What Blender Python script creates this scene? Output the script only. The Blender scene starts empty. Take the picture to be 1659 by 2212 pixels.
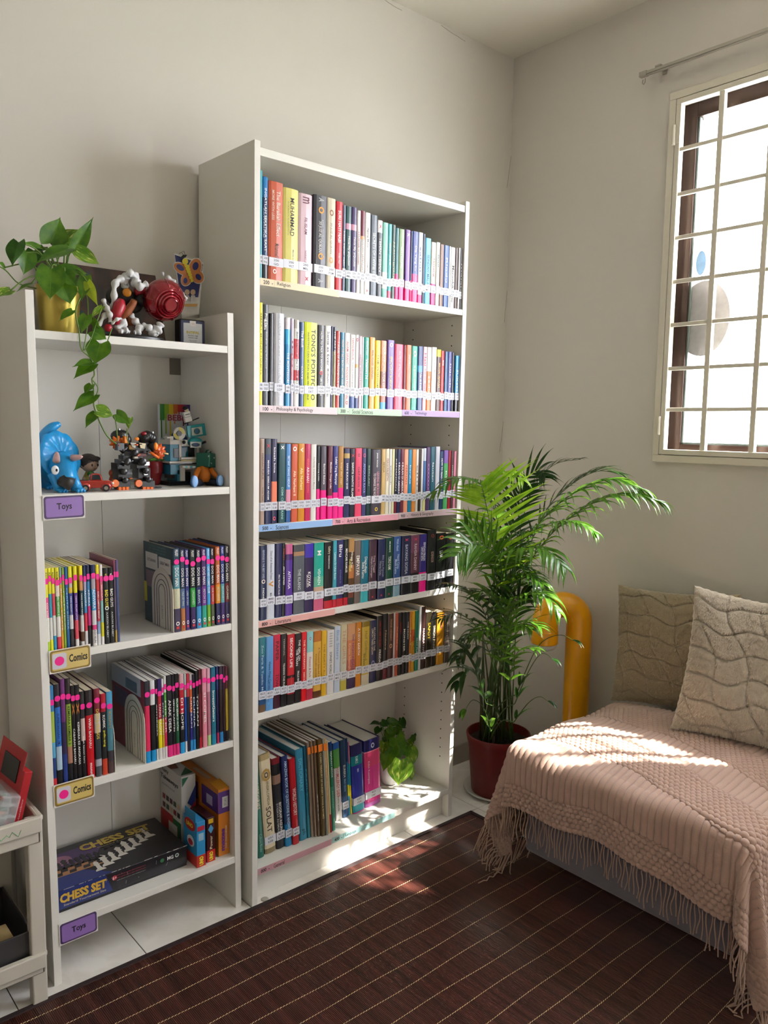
import bpy, bmesh, math, random
import numpy as np
from mathutils import Vector, Matrix, noise
R = random.Random(7)
sc = bpy.context.scene
COL = sc.collection
# ------------------------------------------------------------------ camera
F_PX, CXP, CYP = 1722.9, 829.5, 1106.0
CAM = Vector((-1.0765, -2.0838, 1.3182))
_yaw, _pitch, _roll = 0.7124, 0.1084, 0.0143
_F = Vector((math.sin(_yaw)*math.cos(_pitch), math.cos(_yaw)*math.cos(_pitch), -math.sin(_pitch)))
_R = Vector((math.cos(_yaw), -math.sin(_yaw), 0)); _U = _R.cross(_F)
cr, sr = math.cos(_roll), math.sin(_roll)
_R, _U = _R*cr + _U*sr, -_R*sr + _U*cr
cd = bpy.data.cameras.new('camera'); cam = bpy.data.objects.new('camera', cd); COL.objects.link(cam)
cd.sensor_fit = 'VERTICAL'; cd.sensor_height = 36; cd.lens = F_PX/2212*36; cd.clip_start = .02; cd.clip_end = 2000
cam.matrix_world = Matrix(((_R.x, _U.x, -_F.x, CAM.x), (_R.y, _U.y, -_F.y, CAM.y), (_R.z, _U.z, -_F.z, CAM.z), (0, 0, 0, 1)))
sc.camera = cam
# ------------------------------------------------------------------ light
sc.view_settings.view_transform = 'Standard'; sc.view_settings.look = 'None'
sc.view_settings.gamma = 1; sc.view_settings.use_curve_mapping = False
sc.view_settings.exposure = 0.0
SUN_DIR = Vector((-.5, .62, -1.0)).normalized()
SUN_E, SKY_E = 34.0, 26.0
w = bpy.data.worlds.new('sky'); sc.world = w; w.use_nodes = True
wn = w.node_tree; bg = wn.nodes['Background']
bg.inputs['Color'].default_value = (0.95, 0.965, 1.04, 1); bg.inputs['Strength'].default_value = SKY_E
sd = bpy.data.lights.new('sun', 'SUN'); sd.energy = SUN_E; sd.angle = math.radians(.9); sd.color = (1, .94, .86)
so = bpy.data.objects.new('sun', sd); COL.objects.link(so); so.location = (4, -5, 6)
so.rotation_euler = SUN_DIR.to_track_quat('-Z', 'Y').to_euler()

pd = bpy.data.lights.new('window_portal', 'AREA'); pd.shape = 'RECTANGLE'; pd.size = 1.2; pd.size_y = 1.15; pd.cycles.is_portal = True
po = bpy.data.objects.new('window_portal', pd); COL.objects.link(po); po.location = (1.47, -1.265, 1.787); po.rotation_euler = (0, math.radians(90), 0)
# ------------------------------------------------------------------ helpers
def at(px, py, ax, v):
    d = _F + _R*((px-CXP)/F_PX) - _U*((py-CYP)/F_PX)
    return CAM + d*((v-CAM[ax])/d[ax])
def dep(px, py, t):
    return CAM + (_F + _R*((px-CXP)/F_PX) - _U*((py-CYP)/F_PX))*t
def lin(c):
    if isinstance(c, str):
        if len(c) == 4: c = '#'+''.join(q*2 for q in c[1:])
        c = [int(c[i:i+2], 16)/255 for i in (1, 3, 5)]
    return tuple((x/12.92 if x <= .04045 else ((x+.055)/1.055)**2.4) for x in c[:3])
MATS = {}
def mat(color='#cccccc', rough=.5, metal=0, name=None, spec=.5, coat=0, sheen=0, noise_amt=0, noise_scale=30, bump=0, bump_scale=200, trans=0, alpha=1, subs=0):
    key = (color, rough, metal, spec, coat, sheen, noise_amt, noise_scale, bump, bump_scale, trans, alpha, subs)
    if key in MATS: return MATS[key]
    m = bpy.data.materials.new(name or 'mat_'+str(len(MATS))); m.use_nodes = True
    nt = m.node_tree; b = nt.nodes['Principled BSDF']; c = lin(color)
    b.inputs['Base Color'].default_value = (*c, 1); b.inputs['Roughness'].default_value = rough
    b.inputs['Metallic'].default_value = metal; b.inputs['Specular IOR Level'].default_value = spec
    b.inputs['Coat Weight'].default_value = coat; b.inputs['Sheen Weight'].default_value = sheen
    b.inputs['Transmission Weight'].default_value = trans; b.inputs['Alpha'].default_value = alpha
    if subs: b.inputs['Subsurface Weight'].default_value = subs; b.inputs['Subsurface Radius'].default_value = (.01, .01, .01)
    tc = nt.nodes.new('ShaderNodeTexCoord')
    if noise_amt:
        n = nt.nodes.new('ShaderNodeTexNoise'); n.inputs['Scale'].default_value = noise_scale; n.inputs['Detail'].default_value = 4
        nt.links.new(tc.outputs['Object'], n.inputs['Vector'])
        mx = nt.nodes.new('ShaderNodeMix'); mx.data_type = 'RGBA'
        mx.inputs[6].default_value = (*[x*(1-noise_amt) for x in c], 1); mx.inputs[7].default_value = (*[min(1, x*(1+noise_amt)) for x in c], 1)
        nt.links.new(n.outputs['Fac'], mx.inputs[0]); nt.links.new(mx.outputs[2], b.inputs['Base Color'])
    if bump:
        n = nt.nodes.new('ShaderNodeTexNoise'); n.inputs['Scale'].default_value = bump_scale; n.inputs['Detail'].default_value = 3
        nt.links.new(tc.outputs['Object'], n.inputs['Vector'])
        bp = nt.nodes.new('ShaderNodeBump'); bp.inputs['Strength'].default_value = bump; bp.inputs['Distance'].default_value = .002
        nt.links.new(n.outputs['Fac'], bp.inputs['Height']); nt.links.new(bp.outputs['Normal'], b.inputs['Normal'])
    MATS[key] = m
    return m

class MB:
    def __init__(s): s.v = []; s.f = []; s.m = []; s.mats = []
    def mi(s, m):
        if m not in s.mats: s.mats.append(m)
        return s.mats.index(m)
    def add(s, vs, fs, m):
        o = len(s.v); i = s.mi(m); s.v += [tuple(q) for q in vs]
        for f in fs: s.f.append(tuple(a+o for a in f)); s.m.append(i)
    def box(s, x0, x1, y0, y1, z0, z1, m, T=None):
        vs = [Vector((x, y, z)) for x in (x0, x1) for y in (y0, y1) for z in (z0, z1)]
        if T: vs = [T @ q for q in vs]
        s.add(vs, [(0, 1, 3, 2), (4, 6, 7, 5), (0, 4, 5, 1), (2, 3, 7, 6), (0, 2, 6, 4), (1, 5, 7, 3)], m)
    def tube(s, pts, r, m, n=8, cap=True):
        pts = [Vector(q) for q in pts]; k = len(pts); rs = r if isinstance(r, (list, tuple)) else [r]*k
        vs = []; fs = []; ref = None
        for i, q in enumerate(pts):
            t = (pts[min(i+1, k-1)]-pts[max(i-1, 0)])
            if t.length < 1e-9: t = Vector((0, 0, 1))
            t.normalize()
            if ref is None: ref = t.orthogonal().normalized()
            ref = (ref - t*ref.dot(t))
            if ref.length < 1e-6: ref = t.orthogonal()
            ref.normalize(); b = t.cross(ref)
            for j in range(n):
                a = 2*math.pi*j/n; vs.append(q+(ref*math.cos(a)+b*math.sin(a))*rs[i])
        for i in range(k-1):
            for j in range(n):
                fs.append((i*n+j, i*n+(j+1) % n, (i+1)*n+(j+1) % n, (i+1)*n+j))
        if cap: fs.append(tuple(range(n))[::-1]); fs.append(tuple((k-1)*n+j for j in range(n)))
        s.add(vs, fs, m)
    def lathe(s, prof, m, n=40, T=None, c=(0, 0, 0)):
        vs = []; fs = []; k = len(prof)
        for j in range(n):
            a = 2*math.pi*j/n
            for r, z in prof: vs.append(Vector((c[0]+r*math.cos(a), c[1]+r*math.sin(a), c[2]+z)))
        if T: vs = [T @ q for q in vs]
        for j in range(n):
            for i in range(k-1):
                fs.append((j*k+i, ((j+1) % n)*k+i, ((j+1) % n)*k+i+1, j*k+i+1))
        s.add(vs, fs, m)
    def prism(s, poly, z0, z1, m, T=None):
        n = len(poly); vs = [Vector((x, y, z0)) for x, y in poly]+[Vector((x, y, z1)) for x, y in poly]
        if T: vs = [T @ q for q in vs]
        s.add(vs, [tuple(range(n))[::-1], tuple(range(n, 2*n))]+[(i, (i+1) % n, n+(i+1) % n, n+i) for i in range(n)], m)
    def ball(s, c, r, m, nu=12, nv=8, T=None):
        r = (r, r, r) if not isinstance(r, (list, tuple)) else r
        vs = []; fs = []
        for i in range(nv+1):
            th = math.pi*i/nv
            for j in range(nu):
                a = 2*math.pi*j/nu; vs.append(Vector((c[0]+r[0]*math.sin(th)*math.cos(a), c[1]+r[1]*math.sin(th)*math.sin(a), c[2]+r[2]*math.cos(th))))
        if T: vs = [T @ q for q in vs]
        for i in range(nv):
            for j in range(nu): fs.append((i*nu+j, (i+1)*nu+j, (i+1)*nu+(j+1) % nu, i*nu+(j+1) % nu))
        s.add(vs, fs, m)
    def build(s, name, parent=None, M=None, smooth=False, bevel=0, auto=None, subsurf=0, segs=2):
        me = bpy.data.meshes.new(name); me.from_pydata(s.v, [], s.f)
        for m in s.mats: me.materials.append(m)
        if s.m: me.polygons.foreach_set('material_index', s.m)
        if smooth: me.polygons.foreach_set('use_smooth', [True]*len(me.polygons))
        me.update()
        bm = bmesh.new(); bm.from_mesh(me); bmesh.ops.recalc_face_normals(bm, faces=bm.faces)
        if auto:
            for e in bm.edges:
                if len(e.link_faces) == 2 and e.calc_face_angle(0) > math.radians(auto): e.smooth = False
        bm.to_mesh(me); bm.free()
        o = bpy.data.objects.new(name, me); COL.objects.link(o)
        if parent: o.parent = parent
        if M is not None: o.matrix_local = M
        if bevel:
            md = o.modifiers.new('bevel', 'BEVEL'); md.width = bevel; md.segments = segs; md.limit_method = 'ANGLE'; md.angle_limit = math.radians(40)
        if subsurf:
            md = o.modifiers.new('sub', 'SUBSURF'); md.levels = subsurf; md.render_levels = subsurf
        return o
def tag(o, label, cat, group=None):
    o['label'] = label; o['category'] = cat
    if group: o['group'] = group
    return o
def empty(name, loc=(0, 0, 0), label=None, cat=None, group=None, M=None):
    o = bpy.data.objects.new(name, None); COL.objects.link(o); o.empty_display_size = .02
    if M is not None: o.matrix_world = M
    else: o.matrix_world = Matrix.Translation(Vector(loc))
    if label: tag(o, label, cat, group)
    return o
def struct(o): o['kind'] = 'structure'; return o
def rbox(w, d, h, m, name, parent=None, M=None, bevel=.001):
    b = MB(); b.box(-w/2, w/2, -d/2, d/2, 0, h, m); return b.build(name, parent, M, bevel=bevel)
# text -> mesh (cached)
TXT = {}
def text_mesh(t, bold=0, shear=0, ls=1.0):
    k = (t, bold, shear, ls)
    if k in TXT: return TXT[k]
    cu = bpy.data.curves.new('t', 'FONT'); cu.body = t; cu.resolution_u = 2; cu.offset = bold; cu.shear = shear
    cu.space_character = ls; cu.align_x = 'LEFT'; cu.space_line = .9
    ob = bpy.data.objects.new('t', cu)
    me = bpy.data.meshes.new_from_object(ob); bpy.data.objects.remove(ob)
    n = len(me.vertices); co = np.zeros(n*3); me.vertices.foreach_get('co', co); co = co.reshape(-1, 3)
    if n == 0: TXT[k] = (None, 1, 1); return TXT[k]
    mn = co.min(0); mxx = co.max(0); co -= mn; co[:, 2] = 0
    me.vertices.foreach_set('co', co.ravel()); me.update()
    TXT[k] = (me, mxx[0]-mn[0], mxx[1]-mn[1]); return TXT[k]
def put_text(t, name, parent, origin, ex, ey, w, h, color, fit='both', bold=0.01, shear=0, ls=1.0, center=True, rough=.5, metal=0):
    """flat lettering: origin = centre of the line, ex reading direction, ey letter-up direction, in parent space"""
    me, tw, th = text_mesh(t, bold, shear, ls)
    if me is None: return None
    sx, sy = w/tw, h/th
    if fit == 'keep': sx = sy = min(sx, sy)
    ex = Vector(ex).normalized(); ey = Vector(ey).normalized(); ez = ex.cross(ey)
    o0 = Vector(origin) - ex*(tw*sx/2 if center else 0) - ey*(th*sy/2)
    m2 = me.copy(); m2.materials.clear(); m2.materials.append(mat(color, rough, metal))
    o = bpy.data.objects.new(name, m2); COL.objects.link(o); o.parent = parent
    o.matrix_local = Matrix(((ex.x*sx, ey.x*sy, ez.x, o0.x), (ex.y*sx, ey.y*sy, ez.y, o0.y), (ex.z*sx, ey.z*sy, ez.z, o0.z), (0, 0, 0, 1)))
    return o
def grid_mesh(name, P, m, parent=None, smooth=True, uv=None, closed_u=False):
    """P: (nu,nv,3) array -> object"""
    nu, nv = P.shape[:2]; idx = np.arange(nu*nv).reshape(nu, nv)
    a = idx[:-1, :-1].ravel(); b_ = idx[1:, :-1].ravel(); c = idx[1:, 1:].ravel(); d = idx[:-1, 1:].ravel()
    F = np.stack([a, b_, c, d], 1)
    if closed_u:
        F = np.concatenate([F, np.stack([idx[-1, :-1], idx[0, :-1], idx[0, 1:], idx[-1, 1:]], 1)])
    me = bpy.data.meshes.new(name); me.vertices.add(nu*nv); me.vertices.foreach_set('co', P.reshape(-1))
    me.loops.add(F.size); me.loops.foreach_set('vertex_index', F.ravel().astype(np.int32))
    me.polygons.add(len(F)); me.polygons.foreach_set('loop_start', np.arange(0, F.size, 4, dtype=np.int32))
    me.polygons.foreach_set('use_smooth', [smooth]*len(F)); me.update(); me.validate(); me.materials.append(m)
    o = bpy.data.objects.new(name, me); COL.objects.link(o)
    if parent: o.parent = parent
    return o

# ------------------------------------------------------------------ room
XR, HC, XL, YB = 1.3345, 2.689, -2.3, -4.3
def paint(name, c, warm=0):
    m = bpy.data.materials.new(name); m.use_nodes = True; nt = m.node_tree; b = nt.nodes['Principled BSDF']
    b.inputs['Roughness'].default_value = .6; b.inputs['Specular IOR Level'].default_value = .3
    tc = nt.nodes.new('ShaderNodeTexCoord'); n = nt.nodes.new('ShaderNodeTexNoise'); n.inputs['Scale'].default_value = 2.2; n.inputs['Detail'].default_value = 5
    mx = nt.nodes.new('ShaderNodeMix'); mx.data_type = 'RGBA'; l = lin(c)
    mx.inputs[6].default_value = (l[0]*.96, l[1]*.96, l[2]*.95, 1); mx.inputs[7].default_value = (*[min(1, x*1.03) for x in l], 1)
    nt.links.new(tc.outputs['Object'], n.inputs['Vector']); nt.links.new(n.outputs['Fac'], mx.inputs[0]); nt.links.new(mx.outputs[2], b.inputs['Base Color'])
    n2 = nt.nodes.new('ShaderNodeTexNoise'); n2.inputs['Scale'].default_value = 9; n2.inputs['Detail'].default_value = 6
    bp = nt.nodes.new('ShaderNodeBump'); bp.inputs['Strength'].default_value = .25; bp.inputs['Distance'].default_value = .006
    nt.links.new(tc.outputs['Object'], n2.inputs['Vector']); nt.links.new(n2.outputs['Fac'], bp.inputs['Height']); nt.links.new(bp.outputs['Normal'], b.inputs['Normal'])
    return m
wallm = paint('wall_paint', '#d0cac2'); wallf = paint('low_bounce_wall_paint', '#b9b2a6'); ceilm = paint('ceiling_paint', '#dad4c8')  # second paint is darker so the unseen walls bounce less light
def plane_struct(name, x0, x1, y0, y1, z0, z1, m):
    b = MB(); b.box(x0, x1, y0, y1, z0, z1, m); return struct(b.build(name))
plane_struct('wall_back', XL-.1, XR+.12, 0, .12, -.0, HC+.1, wallm)
plane_struct('wall_left', XL-.12, XL, YB, 0, 0, HC, wallf)
plane_struct('wall_front', XL-.12, XR+.12, YB-.12, YB, 0, HC, wallf)
DY0, DY1, DZ1 = -3.2, -3.75, 1.95      # unseen glazed door added in the right-hand wall to light the shelf fronts
p2 = bpy.data.lights.new('added_door_portal', 'AREA'); p2.shape = 'RECTANGLE'; p2.size = DZ1; p2.size_y = DY0-DY1; p2.cycles.is_portal = True
q2 = bpy.data.objects.new('added_door_portal', p2); COL.objects.link(q2); q2.location = (XR+.13, (DY0+DY1)/2, DZ1/2); q2.rotation_euler = (0, math.radians(90), 0)
plane_struct('ceiling', XL-.12, XR+.12, YB-.12, 0, HC, HC+.12, ceilm)
WY0, WY1, WZ0, WZ1 = -.69, -1.84, 1.24, 2.335     # window opening
b = MB()
b.box(XR, XR+.12, WY0, 0, 0, HC, wallm); b.box(XR, XR+.12, DY0, WY1, 0, HC, wallm); b.box(XR, XR+.12, YB, DY1, 0, HC, wallf); b.box(XR, XR+.12, DY1, DY0, DZ1, HC, wallm)
b.box(XR, XR+.12, WY1, WY0, 0, WZ0, wallm); b.box(XR, XR+.12, WY1, WY0, WZ1, HC, wallm)
struct(b.build('wall_right'))
# floor tiles
def tile_mat():
    m = bpy.data.materials.new('marble_tile'); m.use_nodes = True; nt = m.node_tree; b = nt.nodes['Principled BSDF']
    b.inputs['Roughness'].default_value = .22
    tc = nt.nodes.new('ShaderNodeTexCoord'); n = nt.nodes.new('ShaderNodeTexNoise'); n.inputs['Scale'].default_value = 5; n.inputs['Detail'].default_value = 8; n.inputs['Distortion'].default_value = 1.5
    r = nt.nodes.new('ShaderNodeValToRGB'); r.color_ramp.elements[0].position = .3; r.color_ramp.elements[0].color = (*lin('#d8d2c8'), 1)
    r.color_ramp.elements[1].position = .62; r.color_ramp.elements[1].color = (*lin('#f0ece6'), 1)
    nt.links.new(tc.outputs['Object'], n.inputs['Vector']); nt.links.new(n.outputs['Fac'], r.inputs[0]); nt.links.new(r.outputs[0], b.inputs['Base Color'])
    return m
tm = tile_mat(); grout = mat('#4e463d', .9, name='grout')
b = MB(); b.box(XL, XR, YB, 0, -.05, -.002, grout)
for i in range(-9, 6):
    for j in range(-1, 15):
        x0, x1 = .003+i*.302+.0013, .003+(i+1)*.302-.0013; y1 = -.003-j*.302-.0013; y0 = y1-.302+.0026
        x0, x1, y0, y1 = max(x0, XL), min(x1, XR), max(y0, YB), min(y1, 0)
        if x1 > x0 and y1 > y0: b.box(x0, x1, y0, y1, -.002, 0, tm)
struct(b.build('floor', bevel=0))
sk = mat('#a39c90', .35, name='skirting_tile', noise_amt=.06, noise_scale=6)
b = MB(); b.box(XL, XR, -.008, 0, 0, .074, sk); struct(b.build('baseboard_back'))
b = MB(); b.box(XR-.008, XR, DY0+.01, -.008, 0, .074, sk); struct(b.build('baseboard_right'))
# hairline cracks where wall and ceiling meet
crk = mat('#8f887a', .9)
b = MB()
for k in range(3):
    for (P0, d) in (((.35+.3*k, -.0006, HC-.004), (1, 0, 0)), ((XR-.0006, -.0007, HC-.35-.5*k), (0, 0, -1))):
        q = Vector(P0); pts = [q.copy()]
        for i in range(6):
            q = q+Vector(d)*.02+Vector((0, 0, R.uniform(-.004, 0)) if d[0] else (R.uniform(-.004, 0), 0, 0)); pts.append(q.copy())
        b.tube(pts, .0006, crk, 4)
struct(b.build('hairline_crack_1'))
# ------------------------------------------------------------------ window
alu = mat('#3a271e', .3, .35, name='bronze_aluminium'); gw = mat('#d4cdbd', .45, name='grille_paint')
glass = bpy.data.materials.new('pane_glass'); glass.use_nodes = True; nt = glass.node_tree; nt.nodes.remove(nt.nodes['Principled BSDF'])
tr = nt.nodes.new('ShaderNodeBsdfTransparent'); gl = nt.nodes.new('ShaderNodeBsdfGlossy'); gl.inputs['Roughness'].default_value = .02
ms = nt.nodes.new('ShaderNodeMixShader'); ms.inputs[0].default_value = .05
nt.links.new(tr.outputs[0], ms.inputs[1]); nt.links.new(gl.outputs[0], ms.inputs[2])
nt.links.new(ms.outputs[0], nt.nodes['Material Output'].inputs[0])
win = struct(empty('window_1', (XR, (WY0+WY1)/2, WZ0)))
WI = win.matrix_world
def wpart(b, name, par=None, bevel=.0015):
    o = b.build(name, bevel=bevel)
    o.parent = win; o.matrix_parent_inverse = Matrix.Translation(-Vector((XR, (WY0+WY1)/2, WZ0)))
    return o
xo = XR+.026
b = MB()
for (y0, y1, z0, z1) in ((WY0-.045, WY0, WZ0, WZ1), (WY1, WY1+.045, WZ0, WZ1), (WY1+.045, WY0-.045, WZ0, WZ0+.03), (WY1+.045, WY0-.045, WZ1-.045, WZ1), (-1.29, -1.25, WZ0+.03, WZ1-.045)):
    b.box(xo, xo+.04, y0, y1, z0, z1, alu)
wpart(b, 'window_frame')
b = MB(); rub = mat('#5d6a66', .6)
for (y0, y1, z0, z1) in ((WY0-.052, WY0-.045, WZ0+.03, WZ1-.045), (WY1+.045, WY1+.052, WZ0+.03, WZ1-.045), (WY1+.04, WY0-.04, WZ0+.03, WZ0+.037)):
    b.box(xo+.005, xo+.02, y0, y1, z0, z1, rub)
wpart(b, 'rubber_seal')
b = MB(); b.box(xo+.012, xo+.016, WY1+.04, WY0-.04, WZ0+.02, WZ1-.04, glass); wpart(b, 'pane', bevel=0)
added_door = struct(empty('added_door_1', (XR+.06, (DY0+DY1)/2, 0)))  # out of view, added as a source of fill light
for nm_, m_, bxs in (('added_door_frame', alu, ((DY0-.05, DY0, 0, DZ1), (DY1, DY1+.05, 0, DZ1), (DY1+.05, DY0-.05, DZ1-.05, DZ1), (DY1+.05, DY0-.05, 0, .06), (DY1+.05, DY0-.05, .9, .94))), ('pane', glass, ((DY1+.04, DY0-.04, .05, DZ1-.04),))):
    b = MB()
    for y0, y1, z0, z1 in bxs: b.box(XR+(.03 if m_ is alu else .048), XR+(.07 if m_ is alu else .052), y0, y1, z0, z1, m_)
    o = b.build(nm_); o.parent = added_door; o.matrix_parent_inverse = Matrix.Translation((-XR-.06, -(DY0+DY1)/2, 0))
# two round/curved stickers seen through the pane
stk = mat('#8d8a8b', .8, name='frosted_sticker', noise_amt=.25, noise_scale=60)
stkb = mat('#7fa2c8', .6, name='blue_sticker', noise_amt=.3, noise_scale=40)
def disc_on_glass(px, py, ry, rz, m, name, cut=None):
    c = at(px, py, 0, xo+.010); vs = []; n = 36
    for i in range(n):
        a = 2*math.pi*i/n; vs.append((xo+.0105, c.y+ry*math.cos(a), c.z+rz*math.sin(a)))
    b = MB(); vs2 = [(x+.001, y, z) for x, y, z in vs]
    b.add(vs+vs2, [tuple(range(n))[::-1], tuple(range(n, 2*n))]+[(i, (i+1) % n, n+(i+1) % n, n+i) for i in range(n)], m)
    return wpart(b, name, bevel=0)
disc_on_glass(1518, 688, .088, .118, stk, 'sticker')
o = disc_on_glass(1514, 568, .017, .038, stkb, 'sticker')
# safety grille on the inner face of the wall
gr = empty('window_grille', (XR, -1.26, 1.21), 'cream painted steel safety grille of square bars over the window', 'window grille')
def gpart(b, name, bevel=.0012):
    o = b.build(name, bevel=bevel); o.parent = gr; o.matrix_parent_inverse = Matrix.Translation(-Vector((XR, -1.26, 1.21))); return o
GY0, GY1, GZ0, GZ1 = -.6635, -1.865, 1.212, 2.368
def frame_boxes(b, y0, y1, z0, z1, wd, x0, x1, m):
    b.box(x0, x1, y1, y0, z0, z0+wd, m); b.box(x0, x1, y1, y0, z1-wd, z1, m)
    b.box(x0, x1, y0-wd, y0, z0+wd, z1-wd, m); b.box(x0, x1, y1, y1+wd, z0+wd, z1-wd, m)
b = MB(); frame_boxes(b, GY0, GY1, GZ0, GZ1, .0225, XR-.02, XR, gw); gpart(b, 'outer_frame')
b = MB(); frame_boxes(b, GY0-.0245, GY1+.0245, GZ0+.0245, GZ1-.0245, .0165, XR-.021, XR+.004, gw); gpart(b, 'leaf_frame')
for k in range(1, 8):
    y = -.6805-.1535*k
    if y < GY1+.05: break
    b = MB(); b.box(XR-.018, XR-.0, y-.0085, y+.0085, GZ0+.03, GZ1-.03, gw); gpart(b, 'vertical_bar')
for k, z in enumerate((2.1908, 2.0545, 1.921, 1.7857, 1.6504, 1.5123, 1.3815)):
    b = MB(); b.box(XR-.016, XR-.006, GY1+.03, GY0-.035, z-.006, z+.006, gw); gpart(b, 'horizontal_bar')
for z in (2.235, 1.33):
    b = MB(); b.tube([(XR-.026, GY0-.023, z-.03), (XR-.026, GY0-.023, z+.03)], .006, gw, 10)
    b.box(XR-.024, XR-.0205, GY0-.042, GY0-.022, z-.026, z+.026, gw); gpart(b, 'hinge', bevel=0)
# curtain rail
rail = mat('#a39d92', .35, .3, name='rail_metal')
ct = empty('curtain_rail', (XR, -.56, 2.45), 'bare slim metal curtain rail fixed above the window', 'curtain rail')
def cpart(b, n):
    o = b.build(n, bevel=.001); o.parent = ct; o.matrix_parent_inverse = Matrix.Translation(-Vector((XR, -.56, 2.45))); return o
b = MB(); b.box(XR-.046, XR-.034, -2.05, -.575, 2.442, 2.451, rail); b.box(XR-.043, XR-.037, -2.05, -.575, 2.437, 2.442, rail); cpart(b, 'rail')
b = MB(); b.box(XR-.048, XR-.032, -.592, -.566, 2.438, 2.453, rail); b.tube([(XR-.04, -.585, 2.432), (XR-.04, -.585, 2.42), (XR-.04, -.580, 2.414), (XR-.04, -.575, 2.42), (XR-.04, -.577, 2.43)], .0018, rail, 6); cpart(b, 'end_cap')
for y in (-.63, -1.3, -1.95):
    b = MB(); b.box(XR-.045, XR, y-.01, y+.01, 2.452, 2.458, rail); b.box(XR-.004, XR, y-.007, y+.007, 2.440, 2.464, rail); cpart(b, 'bracket')
# a city far below the window, its haze put into pale colours
haze_mats = [mat('#dfe6ea', .9), mat('#cfe3ea', .9), mat('#d8dcdc', .9)]; wmm = mat('#8d9da8', .6)
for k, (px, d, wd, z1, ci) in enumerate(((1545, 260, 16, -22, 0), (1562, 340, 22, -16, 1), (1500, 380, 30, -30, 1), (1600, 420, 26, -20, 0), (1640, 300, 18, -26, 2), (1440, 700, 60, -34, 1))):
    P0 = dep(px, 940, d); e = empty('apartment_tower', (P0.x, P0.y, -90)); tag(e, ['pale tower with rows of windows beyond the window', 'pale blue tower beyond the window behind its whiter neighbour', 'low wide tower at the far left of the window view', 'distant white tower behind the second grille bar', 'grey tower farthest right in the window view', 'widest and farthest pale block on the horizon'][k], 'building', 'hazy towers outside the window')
    b = MB(); b.box(-wd/2, wd/2, -8, 8, 0, 90+z1, haze_mats[ci]); b.build('tower_body', e)
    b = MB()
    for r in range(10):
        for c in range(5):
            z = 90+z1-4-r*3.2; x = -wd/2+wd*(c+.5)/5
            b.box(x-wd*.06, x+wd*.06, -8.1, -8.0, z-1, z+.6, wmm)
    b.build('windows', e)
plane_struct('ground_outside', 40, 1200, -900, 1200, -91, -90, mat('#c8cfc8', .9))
# ------------------------------------------------------------------ bookcases
white = mat('#dfdcd4', .38, name='white_laminate', noise_amt=.02, noise_scale=8)
edge = mat('#dfdcd2', .35, name='white_edge_band')
dark = mat('#2a2622', .8)
class Case:
    def __init__(s, ox, gap, rz, sh, W, D, H, t):
        s.ox, s.gap, s.rz, s.sh, s.W, s.D, s.H, s.t = ox, gap, rz, sh, W, D, H, t
        s.B = Matrix.Translation((ox, 0, 0)) @ Matrix.Rotation(rz, 4, 'Z')
    def P(s, x, y, z): return s.B @ Vector((x+z*s.sh, y-s.gap, z))
    def M(s, x, y, z, lean=0, yaw=0):
        p = s.P(x, y, z); return Matrix.Translation(p) @ Matrix.Rotation(s.rz+yaw, 4, 'Z') @ Matrix.Rotation(s.sh+lean, 4, 'Y')
    def hit(s, px, py, yl=None, z=None):
        I = s.B.inverted(); o = I @ CAM; q = I @ dep(px, py, 1); d = q-o
        if z is None: t = (yl-s.gap-o.y)/d.y
        else: t = (z-o.z)/d.z
        X = o+d*t; return X.x-X.z*s.sh, X.y+s.gap, X.z
TC = Case(0, .0199, .0212, .0079, .7951, .2803, 2.02, .0174)
SC = Case(-.514, .0065, 0, -.0087, .501, .2764-.0065, 1.5935, .0174)
TZ = [1.6865, 1.3651, 1.0525, .7945, .5403, .0999]; SZ = [1.5112, 1.1548, .7956, .4765, .1475]
def case_build(cs, name, label, zs, top, plinth, st=.018):
    root = empty(name, M=Matrix.Translation(cs.P(0, 0, 0)), label=label, cat='bookcase')
    def part(nm, boxes, bev=.0008):
        b = MB()
        for x0, x1, y0, y1, z0, z1, m in boxes: b.box(x0, x1, y0, y1, z0, z1, m)
        b.v = [tuple(cs.P(*v)) for v in b.v]
        o = b.build(nm, bevel=bev); o.parent = root; o.matrix_parent_inverse = root.matrix_world.inverted(); return o
    W, D, H, t = cs.W, cs.D, cs.H, cs.t
    part('side_panel', [(0, t, -D, 0, 0, H, white)]); part('side_panel', [(W-t, W, -D, 0, 0, H, white)])
    z0 = zs[-1]-st
    bx = []; n = 3 if top else 2
    for i in range(n):
        a = t+(W-2*t)*i/n; c = t+(W-2*t)*(i+1)/n; bx.append((a+.0006, c-.0006, -.008, -.004, z0, H-.03 if top else zs[0], white))
    bx.append((t, W-t, -.0035, -.001, z0, (H-.03 if top else zs[0]), dark))
    part('back_panel', bx, 0)
    if top: part('top_panel', [(t, W-t, -D+.003, -.008, H-.02-.014, H-.014, white)])
    for z in zs: part('shelf', [(t, W-t, -D+.001, -.009, z-st, z, white)])
    if plinth: part('plinth', [(t, W-t, -D+.028, -D+.044, 0, zs[-1]-st, white)])
    b = MB()
    for yy in (-.055, -D+.045):
        for i in range(int((H-.35)/.032)):
            z = .2+i*.032
            if any(abs(z-q+.009) < .014 for q in zs): continue
            for xx, sgn in ((W-t, -1), (t, 1)):
                b.prism([(math.cos(a)*.0024, math.sin(a)*.0024) for a in [k*math.pi/4 for k in range(8)]], 0, .0004, dark,
                        Matrix.Translation(cs.P(xx, yy, z)) @ Matrix.Rotation(sgn*math.pi/2, 4, 'Y'))
    if plinth:
        o = b.build('peg_holes'); o.parent = root; o.matrix_parent_inverse = root.matrix_world.inverted()
    return root
case_build(TC, 'bookcase', 'tall white bookcase packed with library books, standing near the room corner', TZ, True, True)
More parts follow.
